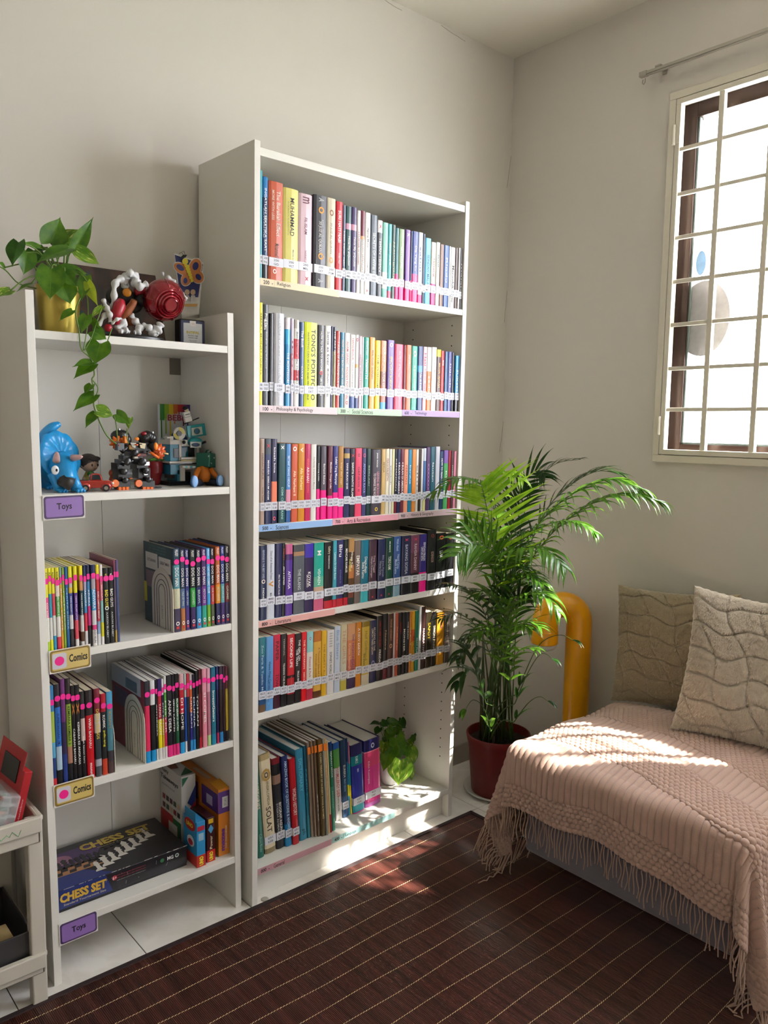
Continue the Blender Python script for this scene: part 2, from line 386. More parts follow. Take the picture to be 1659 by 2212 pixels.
case_build(SC, 'bookcase', 'shorter white bookcase of toys and comics, left of the tall one', SZ, False, False)
# ---------------------------------------------------------------- books
NAMES = {'black': '#1a1a1c', 'charcoal': '#42444a', 'grey': '#85868a', 'white': '#e4e2de', 'cream': '#e2d8c0', 'tan': '#c0a585', 'brown': '#6a4a38', 'maroon': '#6a2034', 'red': '#c8202c',
 'coral': '#e0605c', 'terracotta': '#bd5a40', 'orange': '#e58030', 'amber': '#d0952a', 'yellow': '#e8d81c', 'pale yellow': '#d8cf7a', 'olive': '#8a8a40', 'lime': '#a8c838', 'green': '#3f9a58', 'dark green': '#1f4a40',
 'teal': '#20807f', 'turquoise': '#3fa8a8', 'sky blue': '#5ab0dc', 'blue': '#2f5fa8', 'navy': '#24284e', 'slate': '#4b5566', 'purple': '#5f3f90', 'plum': '#4a2c44', 'pink': '#e088a8', 'magenta': '#e02080', 'lilac': '#b8a8cc', 'pale pink': '#dcc0c4'}
NL = {k: lin(v) for k, v in NAMES.items()}
def cname(c):
    l = lin(c); f = lambda q: q**.45
    return min(NL, key=lambda k: sum((f(a)-f(b))**2 for a, b in zip(NL[k], l)))
ORD = ['first', 'second', 'third', 'fourth', 'fifth', 'sixth', 'seventh', 'eighth', 'ninth', 'tenth', 'eleventh', 'twelfth', 'thirteenth', 'fourteenth', 'fifteenth', 'sixteenth', 'seventeenth', 'eighteenth', 'nineteenth', 'twentieth']
def ordn(i):
    if i < 20: return ORD[i]
    t = {2: 'twenty', 3: 'thirty', 4: 'forty', 5: 'fifty'}[(i+1)//10]; r = (i+1) % 10
    return t+'-'+ORD[r-1] if r else {3: 'thirtieth', 4: 'fortieth', 5: 'fiftieth'}[(i+1)//10]
pagem = mat('#d6c9ae', .85, name='page_edges', noise_amt=.1, noise_scale=300)
pagew = mat('#dcdad2', .85, name='white_page_edges', noise_amt=.08, noise_scale=300)
lblm = mat('#d2d3da', .3, name='call_number_paper')
LT = {}
def book(M, th, h, dp, bands, titles, label, group, hard=False, lab=None, dot=None, pages=None, bulge=None, name='book'):
    """book standing at M: x along shelf, -y is the spine, z up. bands [(z fraction upward, colour)...]"""
    b = MB(); bt = .0022 if hard else .0007; bt = min(bt, th*.2); bl = bulge if bulge is not None else min(.004 if hard else .0018, th*.18)
    nb = 4; out = [(0, dp)]
    for i in range(nb+1):
        a = math.pi*i/nb; out.append((th/2-th/2*math.cos(a), -bl*math.sin(a)))
    out.append((th, dp))
    inn = [(th-bt, dp), (th-bt, bt), (bt, bt), (bt, dp)]
    n1 = len(out); ring = out+inn; n = len(ring)
    zz = [0]+[f*h for f, c in bands[1:]]+[h]; cols = [c for f, c in bands]
    vs = [(x, y, z) for z in zz for x, y in ring]; b.v = vs
    for k in range(len(zz)-1):
        mi = b.mi(mat(cols[k], .33 if hard else .28, name='cover_'+cname(cols[k]).replace(' ', '_')))
        for i in range(n): b.f.append((k*n+i, k*n+(i+1) % n, (k+1)*n+(i+1) % n, (k+1)*n+i)); b.m.append(mi)
    for lev, mi in ((0, 0), (len(zz)-1, b.mi(mat(cols[-1], .33 if hard else .28)))):
        o_ = lev*n   # caps: left board, spine, right board
        b.f.append((o_+0, o_+1, o_+n-2, o_+n-1)); b.m.append(mi)
        b.f.append((o_+n1-1, o_+n1, o_+n1+1, o_+n1-2)); b.m.append(mi)
        b.f.append(tuple([o_+1+i for i in range(nb+1)]+[o_+n1+1, o_+n1+2])); b.m.append(mi)
    o = b.build(name, None, M)
    o.matrix_world = M
    tag(o, label, 'book', group)
    ins = .003 if hard else .0004
    p = MB(); p.box(bt, th-bt, bt, dp-ins, ins*.8, h-ins, pages or pagem); p.build('pages', o)
    fy = -bl-.0003
    for tt in titles:
        txt, zc, ln, xc, wd, col = tt[:6]; kw = tt[6] if len(tt) > 6 else {}
        yy = fy+bl*(1-math.sin(math.acos(max(-1, min(1, 1-2*xc)))))*.5 if kw.get('curve') else fy
        ln_ = ln*h; put_text(txt, 'spine_title' if tt is titles[0] else 'spine_text', o, (xc*th, yy, zc*h), (0, 0, -1), (1, 0, 0), ln_, wd*th, col, **{k: v for k, v in kw.items() if k != 'curve'})
    if lab:
        z0, z1, l1, l2 = lab
        q = MB(); q.box(-.0003, th+.0003, -bl-.0008, -bl-.0002, z0, z1, lblm)
        q.box(-.0006, -.0001, -bl*.5, .012, z0, z1, lblm)
        lb = q.build('call_number_label', o)
        m2 = (z0+z1)/2; hh = (z1-z0)
        w_ = min(th*.7, .016)
        put_text(l1, 'label_text', lb, (th/2, -bl-.0010, m2+hh*.22), (1, 0, 0), (0, 0, 1), w_, hh*.26, '#3c3c46')
        put_text(l2, 'label_text', lb, (th/2, -bl-.0010, m2-hh*.22), (1, 0, 0), (0, 0, 1), w_, hh*.26, '#3c3c46')
    if dot:
        zf, rr, dc, dx = dot
        q = MB(); q.prism([(max(-th/2-dx, min(th/2-dx, rr*math.cos(k*math.pi/12))), rr*math.sin(k*math.pi/12)) for k in range(24)], 0, .0005, mat(dc, .45, name='round_sticker'),
                          Matrix.Translation((th*.5+dx, -bl-.0004, zf*h)) @ Matrix.Rotation(math.pi/2, 4, 'X'))
        q.build('round_sticker', o)
    return o
W1, Y1 = '#eeeae4', '#f0d848'
def T(s, zc, ln, wd=.5, col=W1, xc=.5, **k): return (s, zc, ln, xc, wd, col, k)
LET = 'ABDEFGHIKLMNOPRSTUWZ'
def do_row(case, zi, crop, rows, where, group, code, inset=.008, prot=None, dp=.135, labels=True, labz=(.036, .058), dots=False, of=None, dmag=None, sign=None):
    """rows: (x_left, x_right, y_top, colour | [(frac, colour)..], [titles], opts) read off the photograph's crop"""
    ox, oy, s = crop; z0 = zi; N = len(rows); last = -1; made = []
    for i, r in enumerate(rows):
        xl, xr, yt, col, tit = r[:5]; op = r[5] if len(r) > 5 else {}
        ins = op.get('ins', inset); yl = -case.D+ins
        # shelf-edge pixel row at this x
        yb = op.get('yb')
        X0 = case.hit(ox+xl/s, oy+(yb if yb else 0)/s, yl=yl)[0] if yb else None
        # solve the base point: iterate x at z0
        def solve(px):
            zc = z0; 
            q = TC if case is TC else SC
            # pixel row where plane y=yl, z=z0 is seen at column px
            lo, hi = 0, 2400
            for _ in range(40):
                m_ = (lo+hi)/2; hz = case.hit(px, m_, yl=yl)[2]
                if hz > z0: lo = m_
                else: hi = m_
            return case.hit(px, lo, yl=yl)[0]
        xa, xb = solve(ox+xl/s), solve(ox+xr/s)
        if xa < last+.0003: xa = last+.0003
        xa = max(xa, case.t+.0005)
        th = max(.004, xb-xa)
        th = min(th, case.W-case.t-.0005-xa)
        if th < .003: continue
        last = xa+th
        zt = case.hit(ox+(xl*.5+xr*.5)/s+op.get('tx', 0)/s, oy+yt/s, yl=yl)[2]
        h = zt-z0; lean = op.get('lean', 0)
        if 'h' in op: h = op['h']
        bands = col if isinstance(col, list) else [(0, col)]
        hard = op.get('hard', False); d = op.get('dp', dp*(1.0 if h < .2 else 1.12))
        d = min(d, case.D-ins-.012)
        tw = 'thick ' if th > .026 else ('thin ' if th < .009 else '')
        mainc = cname(bands[-1][1] if len(bands) < 3 else bands[1][1]); foot = ''
        if len(bands) == 2 and cname(bands[0][1]) != mainc: foot = ' with '+cname(bands[0][1])+' foot'
        lab = None
        if labels and th > .0035:
            c1 = code if isinstance(code, str) else code[min(len(code)-1, int(i*len(code)/N))]
            jz = R.uniform(-.0035, .0035) if i % 3 else 0; lab = (labz[0]+jz, labz[1]+jz, c1, ''.join(R.choice(LET) for _ in range(3)))
        if op.get('nolab'): lab = None
        dt = None
        if dots or op.get('dot'):
            zf = op.get('dz', .85+.022*math.sin(i*1.7)+R.uniform(-.014, .014)); dt = (zf, op.get('dr', .0068), '#f01890', op.get('dx', 0))
        o = book(case.M(xa, yl, z0+.0004, lean), th-.0004, h, d, bands, tit,
             f"{tw}{mainc} book{foot}, {ordn(i if of is None else i+of)} from left {where}", group, hard, lab, dt, pages=op.get('pages')); made.append((o, xa, last, h, d))
    return made
M_ = 'on top shelf of tall bookcase'
PK = '#e0287a'
r1 = [(73, 89, 62, '#4aa3b0', []), (92, 131, 112, [(0, '#22272e'), (.2, '#1d3a60'), (.8, '#1f6ea8')], [T('INGATLAH SEKETIKA SAAT', .58, .62, .4), T('tentang', .55, .3, .2, '#9ab0c8', .15)]),
 (135, 241, 150, '#bd5a40', [T('The Barakah Effect', .68, .46, .26, '#e0cfc0', .64), T('MORE WITH LESS', .76, .3, .17, '#d8c0b0', .27), T('Mohammed Faris', .28, .19, .3, '#3a2420', .55), T('o', .09, .05, .26, '#efe0d8', .4)], {'hard': True}),
 (243, 355, 200, '#cfc56e', [T('MUHAMMAD', .7, .4, .27, '#2c2a20', .55), T('His Life Based On The Earliest Sources', .68, .36, .07, '#6a6440', .3), T('Martin Lings', .28, .15, .1, '#4a4630', .62)], {'hard': True}),
 (357, 456, 240, [(0, '#d2b4bc')], [T('FIL ISLAM', .65, .18, .2, '#5a1830', .5), T('NASIHAT UNTUK', .28, .2, .14, '#6a4450', .5), T('m', .93, .07, .5, '#5a1830'), T('x', .07, .05, .2, '#c02030', .6)], {'hard': True}),
 (471, 568, 250, '#47474d', [T('30 JUZ AL QURAN', .55, .34, .26, '#c8c4bc', .4), T('JUNIO TRAVELOG', .62, .24, .1, '#c8c4bc', .62), T('o', .84, .075, .42, '#f09a38'), T('o', .34, .075, .42, '#f09a38'), T('A', .95, .04, .4, '#b0b0b0'), T('A', .07, .04, .4, '#b0b0b0')], {'hard': True}),
 (570, 630, 270, '#c6bca4', [T('30 JUZ AL QURAN', .56, .34, .3, '#7a7464', .45), T('o', .84, .07, .5, '#8a5a38'), T('o', .32, .07, .5, '#f09a58')]),
 (635, 684, 295, '#c01f2c', [T('SURI HATI NABI', .72, .36, .4), T('Indah Nur', .36, .12, .2)]),
 (685, 706, 322, '#586078', [T('kisah benar nabi', .5, .4, .4)]),
 (709, 750, 330, [(0, '#1f4a4a'), (.68, '#1f4a4a'), (.73, '#c890a8'), (.8, '#1f4a4a')], [T('Nota My #Qoutes', .48, .34, .4)]),
 (752, 790, 338, [(0, '#3c2a5c'), (.68, '#3c2a5c'), (.73, '#c890a8'), (.8, '#3c2a5c')], [T('Nota My #Qoutes', .48, .34, .42)]),
 (792, 818, 362, '#dcd8d4', [T('SYURGA di rumah', .55, .4, .45, '#a03040')]),
 (820, 850, 365, [(0, '#d8d4d0'), (.66, '#d8a070'), (.7, '#6e2433')], [T('IBADAH SEPENUH HATI', .42, .5, .5, '#9a8a8a')]),
 (851, 890, 378, '#dedad6', [T('Agung Mulia', .7, .24, .35, '#4a4648'), T('HAMKA', .35, .12, .2, '#6a6668'), T('x', .05, .04, .3, '#c02030')]),
 (892, 943, 395, '#48525c', [T('SECRETS OF DIVINE LOVE', .48, .6, .38, '#ccd0cc')]),
 (945, 980, 435, [(0, '#34383e'), (.84, '#e6e2e0')], [T('TEMAN TEMAN', .55, .44, .42), T('x', .92, .06, .4, '#e05060')]),
 (982, 1022, 452, [(0, '#5fa695'), (.12, '#dcdcd4'), (.34, '#6fb09e')], []), (1023, 1050, 462, [(0, '#e05070'), (.1, '#3fa3a8')], [T('dari hati', .6, .3, .3)]),
 (1051, 1077, 468, '#1c4438', [T('JUJURLAH SEPERTIMU', .5, .55, .45, '#c8d0a8')]), (1078, 1103, 492, [(0, PK), (.36, '#226a70')], []),
 (1105, 1143, 500, [(0, PK), (.3, '#7f9a6c')], [T('UNTUKMU', .6, .3, .4)]), (1152, 1188, 505, [(0, PK), (.28, '#76489a')], [T('x', .93, .05, .5)]),
 (1189, 1204, 514, [(0, PK), (.3, '#2b3550')], []), (1205, 1246, 517, [(0, PK), (.4, '#2b3f8a')], [T('Dia Yang Ku', .62, .35, .4)]),
 (1248, 1280, 525, [(0, PK), (.12, '#cfd4e0')], [T('sabar', .6, .4, .5, '#7a84a8')]), (1282, 1299, 535, '#4a5568', []), (1300, 1341, 567, '#56b2d4', [T('SEINDAH MALAM', .5, .5, .4, '#1e5080')]),
 (1345, 1378, 598, [(0, PK), (.34, '#dccdb8')], [T('tenang', .6, .3, .4, '#b05060')]), (1381, 1408, 598, '#cfd4cc', [T('noor', .7, .2, .4, '#406060')]), (1410, 1438, 614, '#86685a', []),
 (1440, 1475, 622, '#3a5f9c', [T('Rindu', .6, .4, .3)]), (1477, 1489, 628, '#dedede', []), (1490, 1521, 636, '#dcdcd8', [T('Merindukanmu', .4, .6, .6, '#3a3a3a')]), (1523, 1546, 640, '#4a342c', []), (1548, 1560, 640, '#d8d8d8', []), (1562, 1583, 645, '#222022', [T('malam', .5, .5, .4)])]
do_row(TC, TZ[0], (540, 350, 3.456), r1, M_, 'books on the top shelf of the tall bookcase', '200', dp=.15)
r2 = [(68, 92, 48, '#e4dc10', [T('SMART MONEY HABITS', .6, .6, .4, '#6a6410')]), (93, 136, 62, '#3a3c40', [T('Prof Dr', .84, .14, .4), T('MUHAYA', .8, .1, .4, W1, .3), T('Raudhah Siraj Muhamad', .55, .36, .25, '#c8c8c8', .5)]),
 (142, 172, 128, '#17171a', []), (174, 252, 128, '#b4b4b8', [T('BECOMING  -  MICHELLE OBAMA', .52, .84, .28, '#d8d8dc', .52)], {'hard': True}),
 (262, 296, 160, [(0, '#2c8cbc'), (.7, '#35a8d8'), (.87, '#d8d0d4')], [T('THE MONTESSORI WAY', .38, .45, .45)]), (301, 323, 167, [(0, '#c0bcd0'), (.3, '#d08890'), (.6, '#c8b8cc')], [T('ibu', .6, .3, .4, '#803050')]),
 (326, 363, 176, [(0, '#e0dcd4'), (.25, '#e0dcd4'), (.3, '#d84850'), (.42, '#e0dcd4'), (.55, '#d84850'), (.78, '#e0dcd4'), (.9, '#b0a8a0')], [T('Battle Hymn of the TIGER MOTHER', .5, .72, .5, '#222')]),
 (368, 399, 194, '#3b5680', [T('The Book', .8, .2, .5), T('DATE', .4, .15, .3)]), (402, 496, 195, '#cdd60e', [T("TONG'S PORTFOLIO", .5, .84, .34, '#3a3c18', .68), T('INVESTING CAN BE FUN AND PROFITABLE', .48, .8, .12, '#4a4c18', .28)]),
 (500, 552, 216, '#3a3838', [T('HOW TO TALK TO ANYONE', .68, .48, .26), T('o', .42, .05, .5, '#e04050'), T('LEIL LOWNDES', .25, .22, .26)]),
 (555, 598, 220, '#e2e0dc', [T('Same as Ever', .72, .42, .4, '#3a3a40'), T('MORGAN HOUSEL', .3, .35, .25, '#3a3a40')]), (599, 613, 225, '#2a2c54', []), (614, 636, 230, [(0, '#928a5c'), (.7, '#343848')], [T('THE ART OF', .8, .3, .4)]),
 (638, 666, 260, '#c4443c', [T('7 RULES OF A PROSPEROUS LIFE', .55, .62, .45)]), (668, 698, 270, '#2a7a98', [T('HOW TO GET RICH WITHIN YOU', .6, .6, .4, '#e8c8a0')]),
 (701, 739, 275, '#dedad6', [T('ADAM GRANT  HIDDEN POTENTIAL', .5, .78, .4, '#c84038'), T('o', .07, .05, .5, '#c84038')]), (742, 779, 287, [(0, '#34508c'), (.16, '#e4e0dc')], [T('HANDBOOK', .8, .3, .32, '#c83048'), T('financial freedom guide', .45, .35, .4, '#888')]),
 (780, 804, 287, [(0, '#3c4c80'), (.14, '#d8dcda'), (.55, '#e0b070'), (.6, '#dcdcd8')], [T('o', .93, .05, .6, '#c83048')]), (807, 829, 300, '#d8c4cc', [T('cinta sederhana', .5, .5, .4, '#a04860')]), (831, 843, 303, '#e4dcdc', []),
 (846, 881, 307, '#149c86', [T('Vitamin N', .56, .28, .5), T('Richard Louv', .85, .2, .25)]), (886, 926, 307, '#e89a3c', [T('REAL FOOD  SUNNAH', .62, .4, .3, '#503018')]), (929, 966, 330, '#e8cc08', [T('THE WISDOM', .55, .5, .3, '#806a10')]),
 (969, 1011, 332, [(0, '#3898c8'), (.1, '#a05838'), (.35, '#804830'), (.55, '#c07840'), (.8, '#c8855a')], [T('QURANIC DOA FOR LIFE', .6, .62, .4, '#e8d8c0')]), (1018, 1069, 327, '#64468e', [T('ENCYCLO SCIENCE', .52, .48, .3, '#e0c860'), T('o', .93, .06, .5)]),
 (1073, 1136, 358, '#d8405f', [T('the Myth of Normal', .7, .4, .3, '#f0c0c8'), T('GABOR MATE', .3, .22, .2, '#f0c0c8')]), (1138, 1158, 364, '#781828', []), (1160, 1196, 364, '#e87040', [T('sahabat', .75, .2, .25)]),
 (1198, 1241, 372, '#209c84', [T('AL QURAN BUKU HATI', .5, .4, .3, '#d8e8c0'), T('o', .88, .1, .5, '#e0d0c0')]), (1246, 1281, 374, [(0, '#3a5080'), (.6, '#4898d0'), (.7, '#3a5080')], [T('Tuhan ada di setiap jalan', .42, .34, .5)]),
 (1284, 1311, 377, '#e4b8c4', [T('Hati', .8, .2, .5, '#c03058'), T('harus dijaga', .45, .4, .4, '#c03058')]), (1313, 1344, 380, [(0, '#e87830'), (.62, '#e0dcd8')], [T('sedia', .4, .3, .4)]), (1348, 1383, 380, '#dedcd8', [T('Digital Minimalism', .6, .4, .3, '#888')]),
 (1385, 1416, 397, [(0, '#54362c'), (.88, '#d8d028')], [T('MISTERI SEJARAH', .58, .4, .5, '#e0b060')]), (1417, 1441, 407, '#cc3434', [T('xx', .8, .1, .4)]), (1445, 1470, 412, '#2a5a88', []), (1471, 1498, 414, '#4a4888', [T('hijrah', .6, .4, .3)]), (1499, 1516, 420, '#303034', []), (1524, 1560, 444, [(0, '#16181c'), (.24, '#1a88c0')], [T('SUKSES', .55, .4, .3)])]
do_row(TC, TZ[1], (540, 640, 3.456), r2, 'on second shelf of tall bookcase', 'books on the second shelf of the tall bookcase', ['100', '150', '300', '320', '600', '640'])
PM = '#e81e84'
r3 = [(75, 106, 97, '#a48c7c', [T('HADIAH PUPUS', .68, .3, .4, '#3a2c24'), T('Lucky Tyasir', .35, .16, .4, '#3a2c24')]), (109, 156, 98, [(0, '#22284e'), (.6, '#26305e'), (.82, '#39424c')], [T('MANUSIA SEBELUM ADAM', .52, .46, .25), T('x', .92, .05, .4, '#c02030')]),
 (158, 200, 98, [(0, '#242446'), (.16, '#e07858'), (.5, '#2b2848')], [T('kisah kita', .75, .3, .3), T('o', .06, .05, .5, '#e05060')]), (211, 263, 132, '#1f4a50', [T('DEMI CINTA RANI', .25, .4, .3, '#9ac8b8'), T('x', .95, .05, .4)]),
 (266, 301, 135, [(0, '#2c5c98'), (.18, '#d890a8'), (.42, '#4a86c0')], [T('SETIAP YANG HIDUP', .65, .4, .42, '#d8e0e8')]), (305, 352, 137, '#c8593a', [T('Alis Nurhani II', .5, .32, .4, '#f0d8b8'), T('o', .94, .06, .6, '#f0e0d0')]),
 (355, 404, 133, '#c8821e', [T('Alis Nurhani', .55, .28, .4, '#f0d8a0'), T('v', .92, .06, .4, '#f0e0d0')]), (405, 448, 135, '#b81850', [T('ANAK', .75, .12, .35, '#e06050'), T('ASUHAN', .6, .2, .4), T('JASON', .45, .16, .35, '#e06050')]),
 (450, 491, 137, '#d9d5cc', [T('Perfectly Imperfect Mama', .62, .42, .35, '#888078'), T('Ezy', .2, .08, .3, '#888')]), (493, 518, 152, [(0, PM), (.42, '#1c1c20')], [T('Seorang Lelaki', .65, .24, .4)]), (525, 566, 152, [(0, PM), (.4, '#56505a')], [T('Berhenti Bekerja', .62, .28, .4)]),
 (577, 613, 152, [(0, PM), (.32, '#642c3c')], [T('Membesar Dengan Luka', .6, .36, .4)]), (615, 653, 152, [(0, PM), (.36, '#2c3074')], [T('Lelaki Yang Menyepi', .66, .38, .5)]), (654, 693, 152, [(0, PM), (.42, '#a87838')], [T('kopi dan sepi', .62, .3, .35, '#e0c8a0')]),
 (697, 739, 170, [(0, '#2a2c54'), (.86, '#b09050'), (.93, '#2a2c54')], [T('SAINS BUKAN SIHIR', .6, .38, .3)]), (740, 778, 172, '#1c1c2c', [T('SAINTIS SAINTIS ISLAM', .55, .5, .35), T('x', .9, .05, .5, '#c02040')]), (781, 829, 168, '#de4666', [T('GENESIS II', .55, .36, .3, '#5a1830'), T('o', .9, .05, .3, '#5a1830')]),
 (830, 861, 170, '#3c3a66', [T('ANGKASA RAYA', .56, .44, .5, '#9aa0d0'), T('o', .9, .06, .6, '#c05070')]), (865, 895, 172, '#1e3c3c', [T('BERLARI', .6, .3, .25, '#a8b8a0')]),
 (898, 972, 177, '#443e48', [T('LEAVING MICROSOFT', .46, .4, .24, '#d08898', .62), T('TO CHANGE THE WORLD', .44, .4, .24, '#d8c8c8', .3), T('JOHN WOOD', .84, .22, .17), T('o', .09, .06, .3, '#e8c040')], {'hard': True}),
 (975, 1004, 174, '#c8a86e', [T('PETUA', .72, .16, .4, '#6a5030')]), (1005, 1031, 172, '#ddd5bc', [T('PERGI PALESTIN', .68, .34, .5, '#903838')]), (1033, 1052, 174, '#e0ded8', [T('tumbuh', .6, .3, .4, '#555')]), (1054, 1072, 174, '#dcd6a8', []),
 (1073, 1091, 176, [(0, '#801830'), (.2, '#24242c')], [T('KENANGAN', .6, .5, .4)]), (1092, 1116, 176, '#222850', [T('4 BULAN DI AMERIKA', .55, .5, .5)]), (1117, 1142, 176, '#642038', [T('4 BULAN DI AMERIKA', .55, .5, .5)]), (1143, 1173, 176, '#ee9c7c', [T('PERNAH', .6, .3, .4, '#a03828')]),
 (1174, 1200, 178, '#1884ac', [T('berdua', .6, .3, .3)]), (1202, 1230, 176, '#de8a40', []), (1231, 1250, 176, '#e0dcd4', [T('cinta', .5, .5, .4, '#333')]), (1251, 1269, 178, '#3e2c28', []), (1270, 1285, 172, '#dedcd8', []), (1286, 1306, 168, [(0, '#e0dc98'), (.3, '#4a6ca0'), (.8, '#c8d0dc')], []),
 (1308, 1337, 160, '#543664', [T('xxxxxxxx', .5, .5, .5, '#9a70a8')]), (1339, 1372, 157, '#1e5666', [T('lautan', .6, .3, .3)]), (1377, 1407, 155, '#bfbfc8', []), (1409, 1434, 190, '#1e3a60', [T('HOW TO READ A BOOK', .6, .55, .5)]), (1438, 1470, 183, [(0, '#4a9a5c'), (.78, '#7858a0')], [T('KOPI', .5, .3, .3)]),
 (1471, 1491, 184, '#98182a', []), (1492, 1512, 188, '#4a2c34', [T('malam', .6, .3, .3)]), (1513, 1533, 190, '#dc88a0', []), (1534, 1552, 213, '#dc5030', [])]
do_row(TC, TZ[2], (540, 920, 3.456), r3, 'on third shelf of tall bookcase', 'books on the third shelf of the tall bookcase', ['500', '520', '700', '740', '900', '920'])
r4 = [(73, 121, 203, '#1e2848', [T('REVENGE IS THE BEST EXES', .75, .38, .32, '#b0b4c8'), T('o', .52, .06, .6, '#e0d0c0'), T('FADHLI', .35, .16, .25)]), (124, 181, 193, '#c2c6ce', [T('Diary of an Awesome Friend', .72, .38, .36, '#4a3c64'), T('v', .47, .08, .6, '#d89030'), T('MARISSA', .28, .14, .25, '#555')]),
 (188, 236, 188, '#262850', [T('Misi Berhasil Anak Bugis', .4, .36, .3)]), (238, 259, 184, '#1a1818', [T('ARU & DEPRESI', .56, .25, .5), T('KISAH', .85, .15, .4, '#c05040')]), (262, 314, 192, [(0, '#54308a'), (.78, '#402060'), (.86, '#c06088')], [T('AITHUSA', .5, .25, .36)]),
 (323, 403, 196, [(0, '#565a60'), (.84, '#a07858'), (.9, '#4a4c50')], [T('THE KLANG', .5, .3, .28, '#c8c8c8')]), (405, 469, 190, [(0, '#2c1e48'), (.8, '#4030a0')], [T('KOYAK', .48, .22, .34), T('SRI RAHAYU', .46, .18, .14, W1, .25)]),
 (474, 546, 182, [(0, '#c45878'), (.17, '#b89880'), (.35, '#5aa88c'), (.5, '#1f9c88')], [T('VEHAEN', .5, .24, .28, '#e0f0e8'), T('M', .85, .07, .4)]), (552, 613, 178, [(0, '#b8182c'), (.12, '#1c1c1e')], [T('Gallery', .88, .12, .36, '#d8d0b0'), T('RAMADHAN', .7, .2, .14)]),
 (614, 643, 166, [(0, '#b8182c'), (.12, '#3f9cac')], [T('Lentera Di Ufuk Rindu', .62, .4, .5, '#d0e8e8')]), (645, 693, 162, [(0, '#b8182c'), (.12, '#2c2c5c')], [T('Biru', .84, .18, .5), T('ETHAN R', .45, .2, .2, '#8888b0')]), (696, 729, 157, [(0, '#b8182c'), (.12, '#1a2020')], [T('MENCARI RAMLEE', .68, .36, .45)]),
 (731, 773, 152, [(0, '#2c3c38'), (.1, '#7a4030'), (.22, '#604020'), (.4, '#b07040'), (.6, '#4c3420'), (.8, '#a88050')], [T('Hingga Kau', .68, .24, .4), T('Kembali', .6, .18, .4, '#e0d870', .25)]), (776, 820, 166, '#74645c', [T('EMPAYAR', .6, .32, .55)]),
 (823, 879, 162, [(0, '#3fb0b8'), (.2, '#1c6e84')], [T('Diam-diam', .6, .26, .34, W1, .62), T('Suka Kamu', .52, .26, .34, W1, .28)]), (883, 939, 157, '#48303e', [T('Yang Tinggal', .6, .28, .3, '#c8b0b8', .64), T('Hanya Kenangan', .55, .34, .3, '#c8b0b8', .3), T('x', .06, .04, .2, '#e04040')]),
 (950, 1004, 155, '#25284e', [T('Bila Jiwa Pernah', .55, .36, .3, '#a8a8b8', .64), T('Warna Duka', .52, .24, .3, '#a8a8b8', .3), T('x', .06, .04, .2, '#e04040')]), (1007, 1061, 145, '#1e463a', [T('TOKO KAMI', .58, .22, .4), T('MIE MARISTE', .85, .18, .2), T('x', .06, .04, .2, '#e04040')]),
 (1066, 1117, 135, [(0, '#80a0b0'), (.18, '#3a5890')], [T('Nanti Cinta', .58, .24, .3, '#c0d0e0', .64), T('Masih Kamu', .5, .24, .3, '#c0d0e0', .3), T('Wish Abadi', .86, .2, .3, '#c0d0e0')]), (1125, 1192, 130, [(0, '#1e1e24'), (.3, '#30304f')], [T('BAYANG SOFEA', .6, .5, .3, '#c8c8d8'), T('x', .93, .05, .3, '#e03060')]),
 (1194, 1257, 125, [(0, '#1e1a1c'), (.35, '#5e3440'), (.7, '#74445a')], [T('RAHSIA DANNY', .62, .46, .32, '#d8c0c8'), T('x', .93, .05, .3, '#e03060')]), (1259, 1310, 118, [(0, PM), (.34, '#382c78')], [T('SEINDAH FIRAUN', .7, .32, .3, W1, .64), T('UNTUK KITA', .66, .24, .3, W1, .3)]),
 (1316, 1380, 85, '#1b1a1c', [T('EDENSOR', .55, .18, .3, '#b09080'), T('o', .9, .06, .4, '#8a3020')], {'hard': True}), (1383, 1452, 110, '#1a1a1c', [T('LIMA', .62, .12, .34), T('o', .92, .07, .5, '#e06030')]), (1455, 1524, 110, '#1a1a1c', [T('BATU', .62, .12, .34, '#c0b0a8'), T('o', .92, .07, .5, '#e06030')])]
do_row(TC, TZ[3], (540, 1120, 3.456), r4, 'on fourth shelf of tall bookcase', 'books on the fourth shelf of the tall bookcase', '800', dp=.13)
